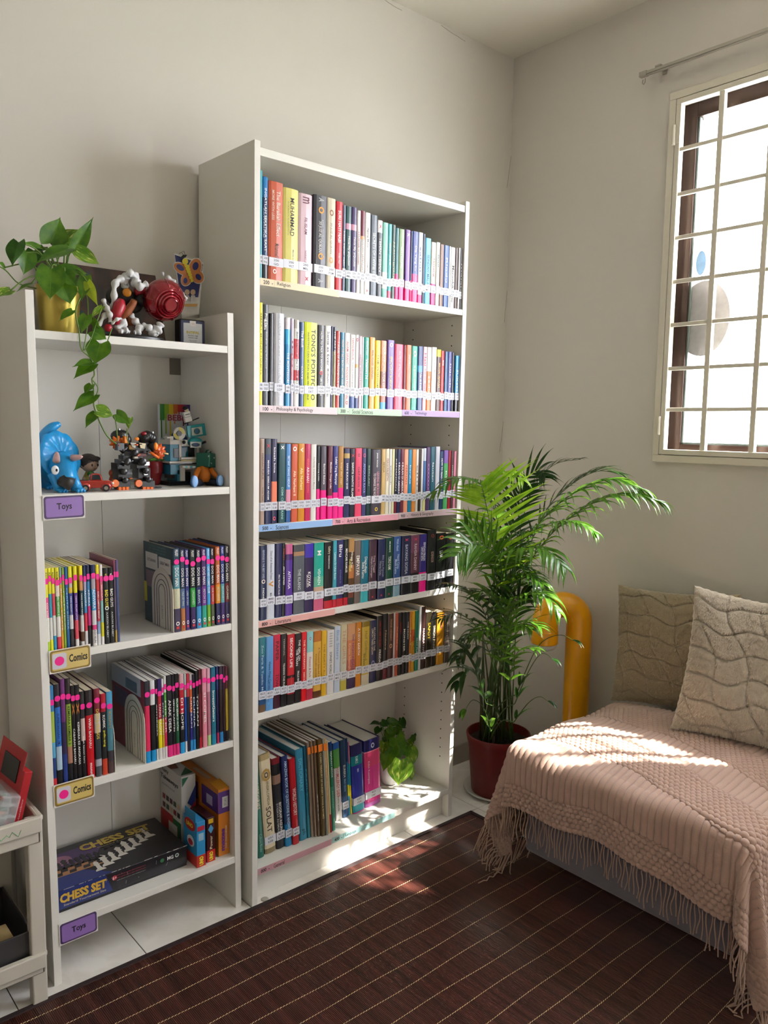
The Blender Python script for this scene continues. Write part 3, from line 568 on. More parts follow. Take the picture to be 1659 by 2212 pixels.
r5 = [(68, 119, 315, [(0, '#6a5038'), (.1, '#1c4a78'), (.5, '#1c5c80'), (.75, '#207078')], [T('Zoo Faria & Tuanku Muda', .55, .7, .3, '#a8c0d0')]), (122, 179, 308, '#5a90c4', [T('Hanna Khan Carries On', .44, .44, .32, '#1e3860'), T('UZMA JALALUDDIN', .3, .36, .16, '#204880', .3)]),
 (180, 233, 293, [(0, '#401828'), (.2, '#bc2040')], [T('PAPER', .78, .26, .45, '#401020'), T('TOWNS', .34, .26, .45, '#401020')]), (236, 284, 288, '#181618', [T('TERMINAL', .82, .24, .2, '#b0a8a0'), T('TEARING THE FLESH', .42, .36, .26)]), (288, 344, 290, [(0, '#1a1414'), (.15, '#b01828'), (.38, '#1a1414'), (.42, '#bc1826')], [T('SECOND LIFE', .74, .42, .36), T('S J WATSON', .3, .2, .24, '#e06050')]),
 (346, 396, 284, '#1a1818', [T('THE GIRL ON', .76, .3, .32, W1, .66), T('THE TRAIN', .66, .24, .32, W1, .3), T('PAULA HAWKINS', .34, .24, .3)]), (398, 436, 273, '#d40a1a', [T('THE VEGETARIAN', .68, .42, .34, '#f0d0c0'), T('HAN KANG', .32, .2, .34, '#f0d0c0')]),
 (438, 488, 270, [(0, '#b83048'), (.16, '#d4d0c4'), (.7, '#88c0c0')], [T('Eleanor & Park', .48, .3, .3, '#b04058'), T('o', .9, .05, .3, '#c04050')]), (491, 550, 264, [(0, '#5a3418'), (.1, '#d4a440'), (.84, '#b06820')], [T('A Thousand Splendid Suns', .5, .5, .28, '#7a4c18', .66), T('KHALED HOSSEINI', .45, .42, .2, '#8a5c20', .3)]),
 (553, 592, 262, '#d8a820', [T('THE FORTY RULES', .5, .6, .3, '#806018')]), (595, 650, 258, '#d4d0cc', [T("SOPHIE'S WORLD", .48, .36, .34, '#2a2624'), T('* * * * * *', .85, .22, .6, '#888')]), (653, 699, 228, '#bcc6d4', [T('Blue Sisters', .72, .44, .46, '#7898c0'), T('COCO MELLORS', .24, .14, .3, '#8a7060')]),
 (701, 750, 212, [(0, '#b8a840'), (.15, '#c4c0a8'), (.6, '#c8bc98')], [T('THE GIRLS', .66, .52, .5, '#c09070')]), (753, 817, 207, [(0, '#352448'), (.18, '#c06048'), (.45, '#cc7a48'), (.75, '#cc9468')], [T('THE NIGHTINGALE', .56, .56, .3, '#6a4480', .66), T('Kristin Hannah', .5, .4, .26, '#e0b098', .25)]),
 (819, 861, 197, '#c87a1a', [T('A NEW EARTH', .7, .42, .36), T('ECKHART', .25, .12, .3)]), (866, 926, 192, [(0, '#c8bca0'), (.16, '#c4a43a'), (.92, '#887020')], [T('Half Girlfriend', .62, .46, .32, '#8a7430'), T('the snow child', .35, .3, .24, '#5a4820', .3)]),
 (928, 977, 182, '#22264c', [T('AS LONG AS THE', .7, .38, .26, '#e0d0b0', .68), T('LEMON TREES GROW', .66, .42, .26, '#e0d0b0', .34), T('o', .3, .12, .6, '#8890b0')]), (979, 1029, 147, '#161414', [T('DARE TO KEEP A SECRET', .72, .4, .22, '#b02828'), T('FREIDA', .38, .2, .3)]), (1030, 1066, 132, [(0, '#5a1820'), (.16, '#1a1a1c')], [T('Nadzira', .6, .3, .3, '#c0a080')]),
 (1067, 1110, 132, [(0, '#3c2028'), (.3, '#4a2c24')], [T('FRANK HERBERT', .75, .34, .3, '#c09068'), T('o', .5, .07, .5, '#c09068')]), (1111, 1124, 126, '#c8b8b8', []), (1125, 1148, 126, '#b04e34', [T('xxxx', .6, .4, .3, '#e0a080')]), (1150, 1178, 122, '#1a1a1a', [T('GHOST', .75, .2, .4, '#a02020')]), (1180, 1206, 120, '#1c1c1e', [T('MONSTER', .55, .36, .5)]),
 (1208, 1233, 118, '#20242c', [T('THE HUNT', .7, .3, .3)]), (1234, 1250, 116, '#c87c30', [T('api', .6, .3, .3)]), (1252, 1276, 112, [(0, '#d09a20'), (.5, '#c85a20'), (.7, '#d8a020')], [T('Al Chemist', .4, .4, .5, '#702010')]), (1279, 1306, 108, '#1e7a60', [T('BEAT PLAN', .4, .3, .3)]), (1308, 1326, 72, '#d4d4d4', [T('ZZ', .3, .1, .4, '#333')]),
 (1328, 1359, 76, '#34201e', [T('NARRATIVE', .45, .4, .4, '#e8d8d8')]), (1363, 1406, 117, '#2a2418', [T('SAPOT', .66, .3, .4, '#c0a020')]), (1408, 1442, 117, '#20201e', [T('SIMON PRINCE', .5, .5, .45, '#d0c8b0')]), (1449, 1504, 117, '#c08520', [T('HIRUP', .75, .12, .3, '#7a3068'), T('o', .93, .06, .4, '#8a4820')]), (1509, 1546, 137, '#5a5048', [T('alam', .7, .3, .3, '#c8c0b0')])]
do_row(TC, TZ[4], (540, 1290, 3.6065), r5, 'on fifth shelf of tall bookcase', 'books on the fifth shelf of the tall bookcase', '823', dp=.125)
# bottom shelf: large leaning books
S6 = (540, 1530, 3.6065)
b6 = [ # xl, xr (bottom), y bottom, top-left x, top y, colour bands, titles, depth, hard
 (62, 112, 1172, 57, 385, '#1e6658', [T('HISTORIES', .62, .26, .5, '#e0c8a0'), T('Culture Books', .15, .18, .4, '#88b0a0')], .2, 1, 0),
 (118, 203, 1140, 66, 372, [(0, '#8a7c5c'), (.05, '#d2c4a4'), (.94, '#a89468')], [T('ENSIKLOPEDIA', .6, .24, .22, '#5a4a30', .55), T('SOLAT', .34, .26, .45, '#2c2418', .5), T('o', .79, .13, .8, '#b08c48'), T('o', .79, .06, .36, '#4a3c28')], .2, 1, 1),
 (208, 270, 1100, 168, 402, [(0, '#2a2a2c'), (.55, '#26262a'), (.72, '#8a6c5c'), (.82, '#1e1e20'), (.94, '#7a2028')], [T('BIOGRAFI AGUNG', .34, .34, .3, W1, .64), T('SYEIKH AHMAD', .34, .34, .24, '#b0b0b0', .28)], .2, 1, 1),
 (273, 328, 1083, 226, 388, [(0, '#1a78ac'), (.25, '#24406c'), (.6, '#1e2c60')], [T('AMAZING BOOK OF QUESTIONS & ANSWERS', .55, .8, .5, '#c0d8ec')], .2, 1, 1),
 (331, 385, 1068, 272, 412, '#b01824', [T('WORLD HISTORY', .5, .32, .56, '#e8d8d0')], .2, 1, 1),
 (387, 446, 1035, 306, 345, '#3787a4', [T('DICTIONARY', .72, .36, .44, '#6ac0d8'), T('ph', .09, .06, .5, '#123040')], .24, 1, 0),
 (447, 472, 1015, 362, 315, [(0, '#2a8090'), (.25, '#207080'), (.5, '#1c5468')], [T('FAMILY', .6, .3, .4, '#40a0b8')], .22, 0, 0),
 (478, 499, 1006, 398, 285, '#8a7a6a', [], .21, 0, 2), (501, 522, 1006, 425, 275, '#9a8470', [], .21, 0, 2), (525, 549, 1004, 452, 270, '#6e5c4a', [T('xxx', .3, .3, .3)], .21, 0, 2),
 (555, 592, 1002, 482, 262, '#5c4a28', [T('CLASSIC TREASURY OF NURSERY SONGS & RHYMES', .52, .68, .4, '#e0d0a0')], .21, 1, 2), (594, 606, 994, 512, 256, '#a0a8a0', [], .21, 0, 2), (608, 627, 980, 540, 252, '#c8a878', [T('EYELESS', .6, .4, .3, '#e0c8a8')], .21, 0, 2),
 (628, 640, 970, 562, 270, [(0, '#b82030'), (.2, '#d8c898')], [], .2, 0, 0), (642, 668, 958, 582, 278, [(0, '#3a8a70'), (.5, '#1e6e50'), (.9, '#1c3c74')], [T('SEJARAH BESAR', .75, .3, .5), T('MAKNA', .35, .2, .3, '#a0c8b0')], .2, 0, 0),
 (672, 719, 882, 622, 285, [(0, '#d8d4d0'), (.68, '#58984c'), (.92, '#2858a0')], [T('FOODS', .62, .12, .4, '#c02030'), T('ALLERGY DIET', .45, .3, .5, '#c02030'), T('menu anda', .22, .2, .3, '#555')], .18, 0, 0),
 (723, 768, 856, 665, 268, [(0, '#35537c'), (.28, '#27405e')], [T('EUREKA', .6, .16, .34), T('Math Idioms', .42, .16, .3, '#88c0e0')], .2, 1, 1),
 (770, 783, 836, 706, 250, [(0, '#2c90b8'), (.25, '#e0d820'), (.4, '#2878a8'), (.7, '#1c3c70')], [], .2, 0, 0), (785, 797, 828, 745, 270, [(0, '#e0c830'), (.4, '#28a0a0'), (.7, '#c07090')], [], .2, 0, 0),
 (801, 892, 828, 775, 300, [(0, '#d048a0'), (.015, '#189cac'), (.13, '#2c3498'), (.7, '#15848e'), (.84, '#28285e')], [T('KAMUS', .78, .1, .25, '#e0f0f0', .42), T('BAHASA MELAYU', .62, .05, .14, W1)], .19, 1, 1),
 (897, 1017, 778, 888, 262, [(0, '#c060b0'), (.06, '#d83c8c'), (.6, '#dc4878'), (.82, '#f090a0'), (.835, '#28285e')], [T('Edisi Keempat', .52, .34, .13, '#f0e0f0', .22), T('o', .91, .08, .22, '#c0c0e0')], .19, 1, 1)]
NM6 = ['dark green encyclopedia leaning at the left end', 'thick cream prayer encyclopedia with black lettering', 'black hardcover with portraits of two men', 'blue question and answer book', 'red world history hardcover', 'large teal dictionary', 'dark turquoise reference book beside the dictionary', 'leftmost brown picture book with orange sticker', 'second thin brown book with orange sticker', 'third thin brown book with orange sticker', 'brown nursery rhyme treasury with orange sticker', 'thin grey paperback with orange sticker', 'pale tan paperback with orange sticker', 'thin cream book with red foot', 'green history paperback with blue top', 'white book with red lettering and green top', 'navy hardcover with white title beside the dictionaries', 'thin yellow and blue book behind the navy hardcover', 'thin multicoloured book leaning on the dark dictionary', 'thick navy and teal dictionary', 'thick pink dictionary with navy top']
last = -1
for i, (xl, xr, yb, tx, ty, col, tit, dp_, hard, lb) in enumerate(b6):
    ox, oy, s = S6
    xa, ya, _ = TC.hit(ox+xl/s, oy+yb/s, z=TZ[5]); xb, _, _ = TC.hit(ox+xr/s, oy+(yb-(xr-xl)*.4)/s, z=TZ[5])
    ya = max(ya, -TC.D+.012)
    xt, _, zt = TC.hit(ox+tx/s, oy+ty/s, yl=ya)
    lean = math.atan2(xt-xa, zt-TZ[5])
    if i < 17: lean = max(lean, -.11)
    if i == 0: lean = -.08
    if i > 0: lean = max(lean, pl_)   # tops cannot cut into the neighbour
    pl_ = lean
    xa = max(xa, last+.0006, TC.t+.0006+(0.0 if i else .006)); th = max(.005, xb-xa); last = xa+th/math.cos(lean)
    h = (zt-TZ[5])/math.cos(lean)
    dp_ = min(dp_, -.012-ya)
    lab = (.028, .052, ['200', '031', '423'][i % 3], ''.join(R.choice(LET) for _ in range(3))) if lb == 1 else None
    o = book(TC.M(xa, ya, TZ[5]+.0006+max(0, 0), lean), th-.0006, h, dp_, col if isinstance(col, list) else [(0, col)], tit, NM6[i]+' on bottom shelf', 'large books on the bottom shelf of the tall bookcase', bool(hard), lab, pages=pagew)
    if lb == 2:
        q = MB(); q.box(-.0002, th-.0004, -.0045, -.0032, h*.88, h*.95, mat('#f08020', .5)); q.build('orange_sticker', o)
# shelf strips with their categories
def strip(case, z, x0, x1, col, a, b_, label, st=.018):
    y = -case.D+.001
    P0 = case.P(x0, y, z); q = MB(); q.box(0, x1-x0, -.0006, 0, -st+.0005, .0003, mat(col, .45, name='strip_paper'))
    o = q.build('shelf_label_strip', None); o.matrix_world = case.M(x0, y, z); tag(o, label, 'label', 'subject strips on the shelf edges')
    zc = -st/2
    if a: put_text(a, 'strip_text', o, (.024, -.0009, zc), (1, 0, 0), (0, 0, 1), .029, .0100, '#1a1616', bold=.02)
    if b_: put_text(b_, 'strip_text', o, (.052+.0052*len(b_)*.5, -.0009, zc), (1, 0, 0), (0, 0, 1), .0052*len(b_), .0115, '#221e1e', bold=.008)
    q = MB(); q.box(.0430, .0434, -.0008, -.0006, -st+.001, 0, mat('#9a9090')); q.build('divider_line', o)
X = lambda c, y, i: TC.hit(c, y, yl=-TC.D)[0]
strip(TC, TZ[0], TC.t+.001, X(733, 640, 0), '#dccaa6', '200  -', 'Religion', 'cream strip reading 200 Religion on the upper shelf edge')
strip(TC, TZ[1], TC.t+.001, X(729, 890, 0), '#dac6c8', '100  -', 'Philosophy & Psychology', 'dusty pink strip reading 100 Philosophy & Psychology')
strip(TC, TZ[1], X(730, 890, 0), X(868, 895, 0), '#b4d4b0', '300  -', 'Social Sciences', 'pale green strip reading 300 Social Sciences')
strip(TC, TZ[1], X(869, 895, 0), TC.W-TC.t-.001, '#b094cc', '600  -', 'Technology', 'lilac strip reading 600 Technology')
strip(TC, TZ[2], TC.t+.001, X(718, 1130, 0), '#8cb0dc', '500  -', 'Sciences', 'blue strip reading 500 Sciences')
strip(TC, TZ[2], X(719, 1130, 0), X(860, 1120, 0), '#dc98a4', '700  -', 'Arts & Recreation', 'pink strip reading 700 Arts & Recreation')
strip(TC, TZ[2], X(861, 1120, 0), TC.W-TC.t-.001, '#cdb0b4', '900  -', 'History & Geography', 'pale mauve strip reading 900 History & Geography')
strip(TC, TZ[3], TC.t+.001, X(724, 1320, 0), '#dca49c', '800  -', 'Literature', 'salmon strip reading 800 Literature')
strip(TC, TZ[5], TC.t+.001, X(716, 1830, 0), '#c898a0', '000  -', 'General', 'rose strip reading 000 General on the lowest shelf edge')
strip(TC, TZ[5], X(717, 1830, 0), X(853, 1760, 0), '#a4d0cc', '400  -', 'Language', 'aqua strip reading 400 Language on the lowest shelf edge')
# red lanyard on the second shelf's books
q = MB(); rr = mat('#b01828', .6, name='red_ribbon')
pts = [TC.P(*p_) for p_ in ((.135, -.20, TZ[1]+.197), (.165, -.16, TZ[1]+.207), (.2, -.17, TZ[1]+.208), (.228, -.2, TZ[1]+.203), (.245, -.235, TZ[1]+.198), (.235, -.19, TZ[1]+.197), (.19, -.13, TZ[1]+.199))]
for a, c in zip(pts[:-1], pts[1:]):
    u = Vector((0, .006, .0015)); t3 = Vector((0, 0, .0012)); q.add([a-u, c-u, c+u, a+u, a-u+t3, c-u+t3, c+u+t3, a+u+t3], [(0, 3, 2, 1), (4, 5, 6, 7), (0, 1, 5, 4), (2, 3, 7, 6), (1, 2, 6, 5), (3, 0, 4, 7)], rr)
tag(q.build('lanyard'), 'red ribbon lanyard lying over the books on the second shelf', 'lanyard')

# ---------------------------------------------------------------- comics
C3 = (80, 1150, 3.770)
KB = ['#c8d018', '#e04898', '#209cb8', '#d8d0c8', '#38a058', '#c02838', '#d8d8d4', '#8cc030']
YL, MG = '#e8dc20', '#e82080'
def fan(a, *cs): n = len(cs); return [(a*k, c) for k, c in enumerate(cs)]
A1 = [(88, 112, 292, [(0, '#a8c820'), (.14, '#dcdcd0'), (.42, '#e04080'), (.66, '#e0d820')], [T('KDM', .9, .1, .5, '#303020'), T('coretan', .5, .2, .5)]), (114, 138, 290, [(0, '#e0e020'), (.16, '#d8d8d0'), (.42, '#2090a8'), (.7, '#e0d820')], [T('KDM', .9, .1, .5, '#303020')]),
 (140, 165, 288, [(0, '#2890b8'), (.2, '#d8d8d0'), (.44, '#c84050'), (.7, '#e0d820')], [T('KDM', .9, .1, .5, '#303020')]), (169, 203, 285, [(0, '#d03048'), (.18, '#dcd8d0'), (.42, '#50a040'), (.66, '#e0d0c0'), (.8, '#e0d820')], [T('KDM', .9, .1, .5, '#303020'), T('LEMBU EMPANG KIRI', .55, .3, .4)]),
 (205, 223, 284, [(0, '#d8a020'), (.8, '#80a0a0')], [T('BUDAK KELATE', .5, .5, .4)]), (226, 244, 284, '#8cb030', [T('TADIKA', .5, .5, .4)]), (247, 272, 280, '#1c5c90', [T('CERITA RIMBA', .5, .5, .4, '#a0c8e0')]),
 (276, 306, 276, [(0, '#2a2428'), (.25, '#c8c8c8'), (.42, '#2c3c88'), (.68, '#d0b028'), (.75, '#b0a898'), (.86, '#e0d820')], [T('YANG ESAKAN LINDA', .5, .3, .4)]), (318, 346, 274, [(0, '#e0dcd8'), (.12, '#d85060'), (.35, '#5a2888'), (.68, '#e0d820')], [T('YANG SALAH LATIH', .5, .3, .4)]),
 (364, 391, 270, [(0, '#d8d4d0'), (.08, '#503018'), (.2, '#c8c8c4'), (.4, '#1c3c48'), (.7, '#c08850'), (.82, '#e8d820')], [T('YANG KISAH TANDU', .52, .3, .4)]), (396, 419, 266, [(0, '#d8d4d0'), (.2, '#d03048'), (.42, '#4890c0'), (.7, '#a8a0b8'), (.84, '#203058')], [T('ARIWIRA', .6, .2, .6)]),
 (423, 447, 264, [(0, '#201c20'), (.26, '#c02878'), (.5, '#3880b0'), (.8, '#283050')], [T('AZURIKA', .6, .2, .6)]), (458, 493, 262, [(0, '#e0dcd8'), (.2, '#d84080'), (.26, '#d0d0d0'), (.44, '#3a98cc'), (.7, '#a8a0a8'), (.86, '#202c58')], [T('ADIWIRA', .58, .24, .6), T('ASH KUN', .12, .16, .5, '#303030')]),
 (497, 523, 262, [(0, '#d8d8d8'), (.14, '#88a0c0'), (.3, '#b82c40'), (.68, '#c83038'), (.82, '#e8d820')], [T('DUKE CAMPING ARIEQA', .5, .34, .5)]), (528, 551, 260, [(0, '#e0dcd8'), (.1, '#d0c828'), (.28, '#88b8b0'), (.55, '#d06878'), (.84, '#e0d8d4')], [T('SEJAGAT', .65, .2, .5)]),
 (556, 598, 286, '#141414', [T('the', .88, .09, .4, '#e0cc20'), T('BAD GUYS', .6, .22, .6, '#e8d820'), T('AARON BLABEY', .25, .34, .34, '#c8c8c8'), T('o', .47, .05, .8, '#e8e8e8')], {'hard': False}), (600, 636, 284, '#181818', [T('the', .88, .09, .5), T('BAD GUYS', .6, .24, .6), T('AARON BLABEY', .25, .34, .36, '#c8c8c8')]),
 (640, 656, 225, [(0, '#b09040'), (.15, '#5c5064'), (.8, '#803c54')], []), (658, 679, 222, [(0, '#404c78'), (.8, '#5c5078')], [])]
G3 = 'comics on the third shelf of the short bookcase'
g1 = do_row(SC, SZ[2], C3, A1, 'of left comics, third shelf, short bookcase', G3, '', labels=False, dots=True, dp=.15)
DM = []
dmc = [['#3c3450', '#c8c0a0', '#50909c', '#1f3c50'], ['#b07040', '#506890', '#283850'], ['#483078', '#303880', '#28286c'], ['#342058', '#2a9a3c', '#1c2c28'], ['#3890c8', '#242c70', '#1a2038'], ['#28a088', '#783494', '#50286c'], ['#70b030', '#40a0d8', '#50a8e0'], ['#505c40', '#c02838', '#281c30'], ['#282858', '#e09020', '#c06028'], ['#44306c', '#58a0a8', '#203c88'], ['#302858', '#801c28', '#242028']]
xs = [(1117, 1172), (1174, 1211), (1213, 1245), (1253, 1297), (1301, 1341), (1345, 1384), (1388, 1416), (1419, 1448), (1459, 1496), (1499, 1531), (1533, 1571)]
for k, (a, c) in enumerate(xs):
    cc = dmc[k]; n = len(cc); DM.append((a, c, [130, 140, 138, 138, 138, 132, 130, 126, 118, 112, 106][k], [(0 if j == 0 else [.0, .28, .52, .8][j], cc[j]) for j in range(n)],
        [T('DOG MAN' if k != 6 else 'CAT KID COMIC CLUB', .66 if k != 6 else .6, .22 if k != 6 else .34, .55), T('PILKEY', .945, .08, .42), T(['UNLEASHED', 'TALE OF TWO', 'LORD OF FLEAS', 'UNLEASHED', 'BRAWL', 'FETCH 22', '', 'FOR WHOM', 'MOTHERING', 'SCARLET', 'GRIME'][k], .4, .18, .4, '#c8d8c0'), T('o', .1, .05, .55), T('I', .05, .03, .4, '#d03030')], {'hard': True}))
g2 = do_row(SC, SZ[2], C3, DM, 'of right comics, third shelf, short bookcase', G3, '', labels=False, dots=True, dp=.15, of=0)
C4 = (90, 1390, 3.858)
A2 = [(100, 131, 345, [(0, '#c83038'), (.1, '#203870'), (.3, '#58a0c0'), (.45, '#9ab048'), (.75, '#3878a8')], []), (135, 182, 335, [(0, '#1c1c20'), (.17, '#a8c0d0'), (.4, '#2868b8'), (.78, '#241c28')], [T('SUPERTENGAH', .6, .24, .4, '#16284c'), T('3', .44, .04, .4, '#16284c')]), (186, 224, 290, [(0, '#283c80'), (.3, '#34284c'), (.6, '#6c3070')], []),
 (227, 268, 285, [(0, '#1c1c1e'), (.2, '#a87860'), (.36, '#8ca838'), (.76, '#241c1c')], [T('KEMBARA KEMBAR 2', .56, .36, .5, '#1c2410')]), (270, 302, 345, '#1a181a', [T('CABARAN BAHARU', .38, .36, .5), T('x', .76, .12, .6, '#c87828')]), (304, 341, 340, '#1a181a', [T('KEMBARA KE ANGKASA', .4, .44, .46), T('x', .76, .12, .6, '#c87828')]),
 (343, 379, 395, [(0, '#1c1a1c'), (.45, '#c8b0a8'), (.7, '#303030')], [T('kisah kawan baru', .35, .3, .3)]), (385, 446, 385, [(0, '#c00c1c'), (.72, '#241e1e')], [T('WIRA BAHARU', .52, .34, .32), T('monsta', .1, .16, .32)]), (456, 506, 372, [(0, '#505054'), (.12, '#a8a8b0'), (.2, '#2c3438'), (.5, '#c0b8b0'), (.72, '#7a2030')], [T('DON & FRIENDS', .6, .34, .5, '#e0c030')]),
 (511, 553, 415, [(0, '#c04028'), (.2, '#1a1e20'), (.78, '#b01c2c')], [T('KOMIK', .66, .16, .5), T('pdk-ang', .45, .2, .5, '#e8dc20')]), (557, 607, 398, [(0, '#503c38'), (.15, '#3c3438'), (.28, '#487c88'), (.8, '#4898c0')], [T('KISAH', .66, .2, .4, '#a08050')])]
G4 = 'comics on the fourth shelf of the short bookcase'
g3 = do_row(SC, SZ[3], C4, A2, 'of left comics, fourth shelf, short bookcase', G4, '', labels=False, dots=True, dp=.17)
A3 = []
seg = [(872, 912), (918, 957), (961, 976), (978, 1010), (1013, 1029), (1031, 1051), (1053, 1096), (1098, 1121), (1123, 1152), (1158, 1196), (1199, 1216), (1218, 1240), (1242, 1263), (1265, 1287), (1293, 1316), (1318, 1337), (1346, 1382), (1386, 1413), (1418, 1456), (1463, 1481), (1486, 1516), (1518, 1535), (1537, 1557)]
cols3 = [['#2090c8', '#d83058', '#303038'], ['#2090c8', '#1c1c1c', '#d8d8d8'], ['#d8d8d4', '#202024'], ['#d8d4d0', '#e0d020', '#b02838', '#30205c'], ['#d8d4d0', '#d0b030', '#282040', '#d8d8d8'], ['#d8d4d0', '#c83050', '#58a040', '#d8d8d0'], ['#d83078', '#201c24', '#28282c'], ['#d83078', '#1c1c20', '#1c1c20'], ['#d83078', '#205838', '#181818'], ['#2898d0', '#18181c', '#b82030', '#c8a0a0'], ['#d8d8d8', '#2050a0', '#a0b8b0'], ['#28283c', '#202838', '#c03040'], ['#3088c0', '#30287c', '#d06030', '#b8b0a8'], ['#3088c0', '#203c60', '#202030'], ['#181c1c', '#181c1c', '#1c2020'], ['#b82030', '#702028', '#5a1820'], ['#e0909c', '#e08898', '#d890a0'], ['#b0d088', '#b07080', '#d8a0b0'], ['#2080a0', '#1f6c80', '#1f6880'], ['#b83058', '#282050', '#303870'], ['#3080b8', '#2c2020', '#342838'], ['#282028', '#341c24', '#402034'], ['#1c2028', '#a89028', '#582028']]
tops = [312, 305, 300, 292, 292, 268, 262, 255, 250, 250, 248, 246, 250, 255, 225, 215, 208, 205, 196, 190, 188, 186, 186]
tt3 = ['', '', 'ANTERIKSA', 'YANG RAGUT', 'KITA RELEVAN', 'MISTER', 'ANAK DESA', 'GENG KANTIN', 'MALAM SERAM DI HUTAN', 'DI HOPE', '', '', 'URUSAN', 'DUNIA', 'TOMAN', '', 'SI COMEL', '', 'InvestiGators', '', '', '', '']
for k, (a, c) in enumerate(seg):
    cc = cols3[k]; n = len(cc); A3.append((a, c, tops[k], [(0 if j == 0 else [0, .14, .5, .8][j] if n > 3 else [0, .14, .7][j], cc[j]) for j in range(n)], [T(tt3[k], .5, .4, .5)] if tt3[k] else [], {'pages': pagew}))
g4 = do_row(SC, SZ[3], C4, A3, 'of right comics, fourth shelf, short bookcase', G4, '', labels=False, dots=True, dp=.18, of=0)
# bookends (bent metal arches)
cream = mat('#d8d2c4', .4, name='cream_metal')
def bookend(case, x, z, w_, h_, label, flip=1):
    r = empty('bookend', M=case.M(x, -case.D+.006, z+.0005), label=label, cat='bookend', group='arched metal bookends')
    def arch(s):
        ww, hh = w_*s, h_-(1-s)*w_/2; pts = [(w_/2-ww/2, 0)]; rr = ww/2
        for k in range(17):
            a = math.pi-math.pi*k/16; pts.append((w_/2+rr*math.cos(a), hh-rr+rr*math.sin(a)))
        pts.append((w_/2+ww/2, 0)); return pts
    b = MB(); T_ = Matrix(((0, 0, 1, 0), (1, 0, 0, 0), (0, 1, 0, 0), (0, 0, 0, 1)))
    b.prism(arch(1), 0, .0015, cream, T_); b.build('arch_plate', r)
    b = MB()
    for s in (.74, .5, .3):
        a = arch(s); b.tube([T_ @ Vector((p, q, -.0003)) for p, q in a], .0009, mat('#5a544c', .6), 5)
    b.build('arch_groove', r)
    b = MB(); b.box(0 if flip > 0 else -.06, .06 if flip > 0 else 0, .004, w_-.004, 0, .001, cream); b.build('base_plate', r)
    put_text('BE MINDFUL', 'engraving', r, (-.0008, w_*.5, h_*.26), (0, 0, -1), (0, -1, 0), h_*.24, .006, '#8a8478')
    return r
def front_print(g, bg_, panels):
    o, xa, xb, h, d = g
    b = MB(); b.box(-.0006, -.0001, .002, d-.001, .001, h-.001, mat(bg_, .3))
    for y0, y1, z0, z1, c in panels: b.box(-.0010, -.0004, y0*d, y1*d, z0*h, z1*h, mat(c, .3))
    b.build('cover_print', o)
front_print(g2[0], '#2a4650', [(.06, .46, .68, .86, '#d8d4cc'), (.50, .92, .68, .88, '#d8d4cc'), (.06, .46, .45, .66, '#a8584c'), (.5, .92, .45, .66, '#7c6a74'), (.90, 1.0, .25, .5, '#d0c838')])
for k in range(3): put_text(['IT WAS THE BEST', 'OF HEROES SINCE', 'SUPER MONDAY'][k], 'cover_lettering', g2[0][0], (-.0012, g2[0][4]*.5, g2[0][3]*(.97-.035*k)), (0, -1, 0), (0, 0, 1), g2[0][4]*.6, .0035, '#5c9088')
for k, (yy, t) in enumerate(((.71, 'GOT BANANAS'), (.26, 'GREAT MAN'))): put_text(t, 'cover_lettering', g2[0][0], (-.0013, g2[0][4]*yy, g2[0][3]*.79), (0, -1, 0), (0, 0, 1), g2[0][4]*.3, .008, '#2c2c2c')
front_print(g4[0], '#8c3048', [(.1, 1., .78, 1., '#b8bcc4'), (.2, .55, .80, .93, '#7c9cb8'), (.0, .2, .05, .45, '#3490b8'), (.5, .9, .52, .74, '#58486c')])
xa = g2[0][1]
bookend(SC, xa-.0026, SZ[2], .12, .155, 'cream arched bookend holding the comics on the third shelf')
xa = g4[0][1]
bookend(SC, xa-.0028, SZ[3], .12, .16, 'cream arched bookend facing left beside the magazines on the fourth shelf')
xa = g3[-1][2]
bookend(SC, xa+.0010, SZ[3], .12, .145, 'cream bookend seen edge-on at the end of left-hand comics', -1)
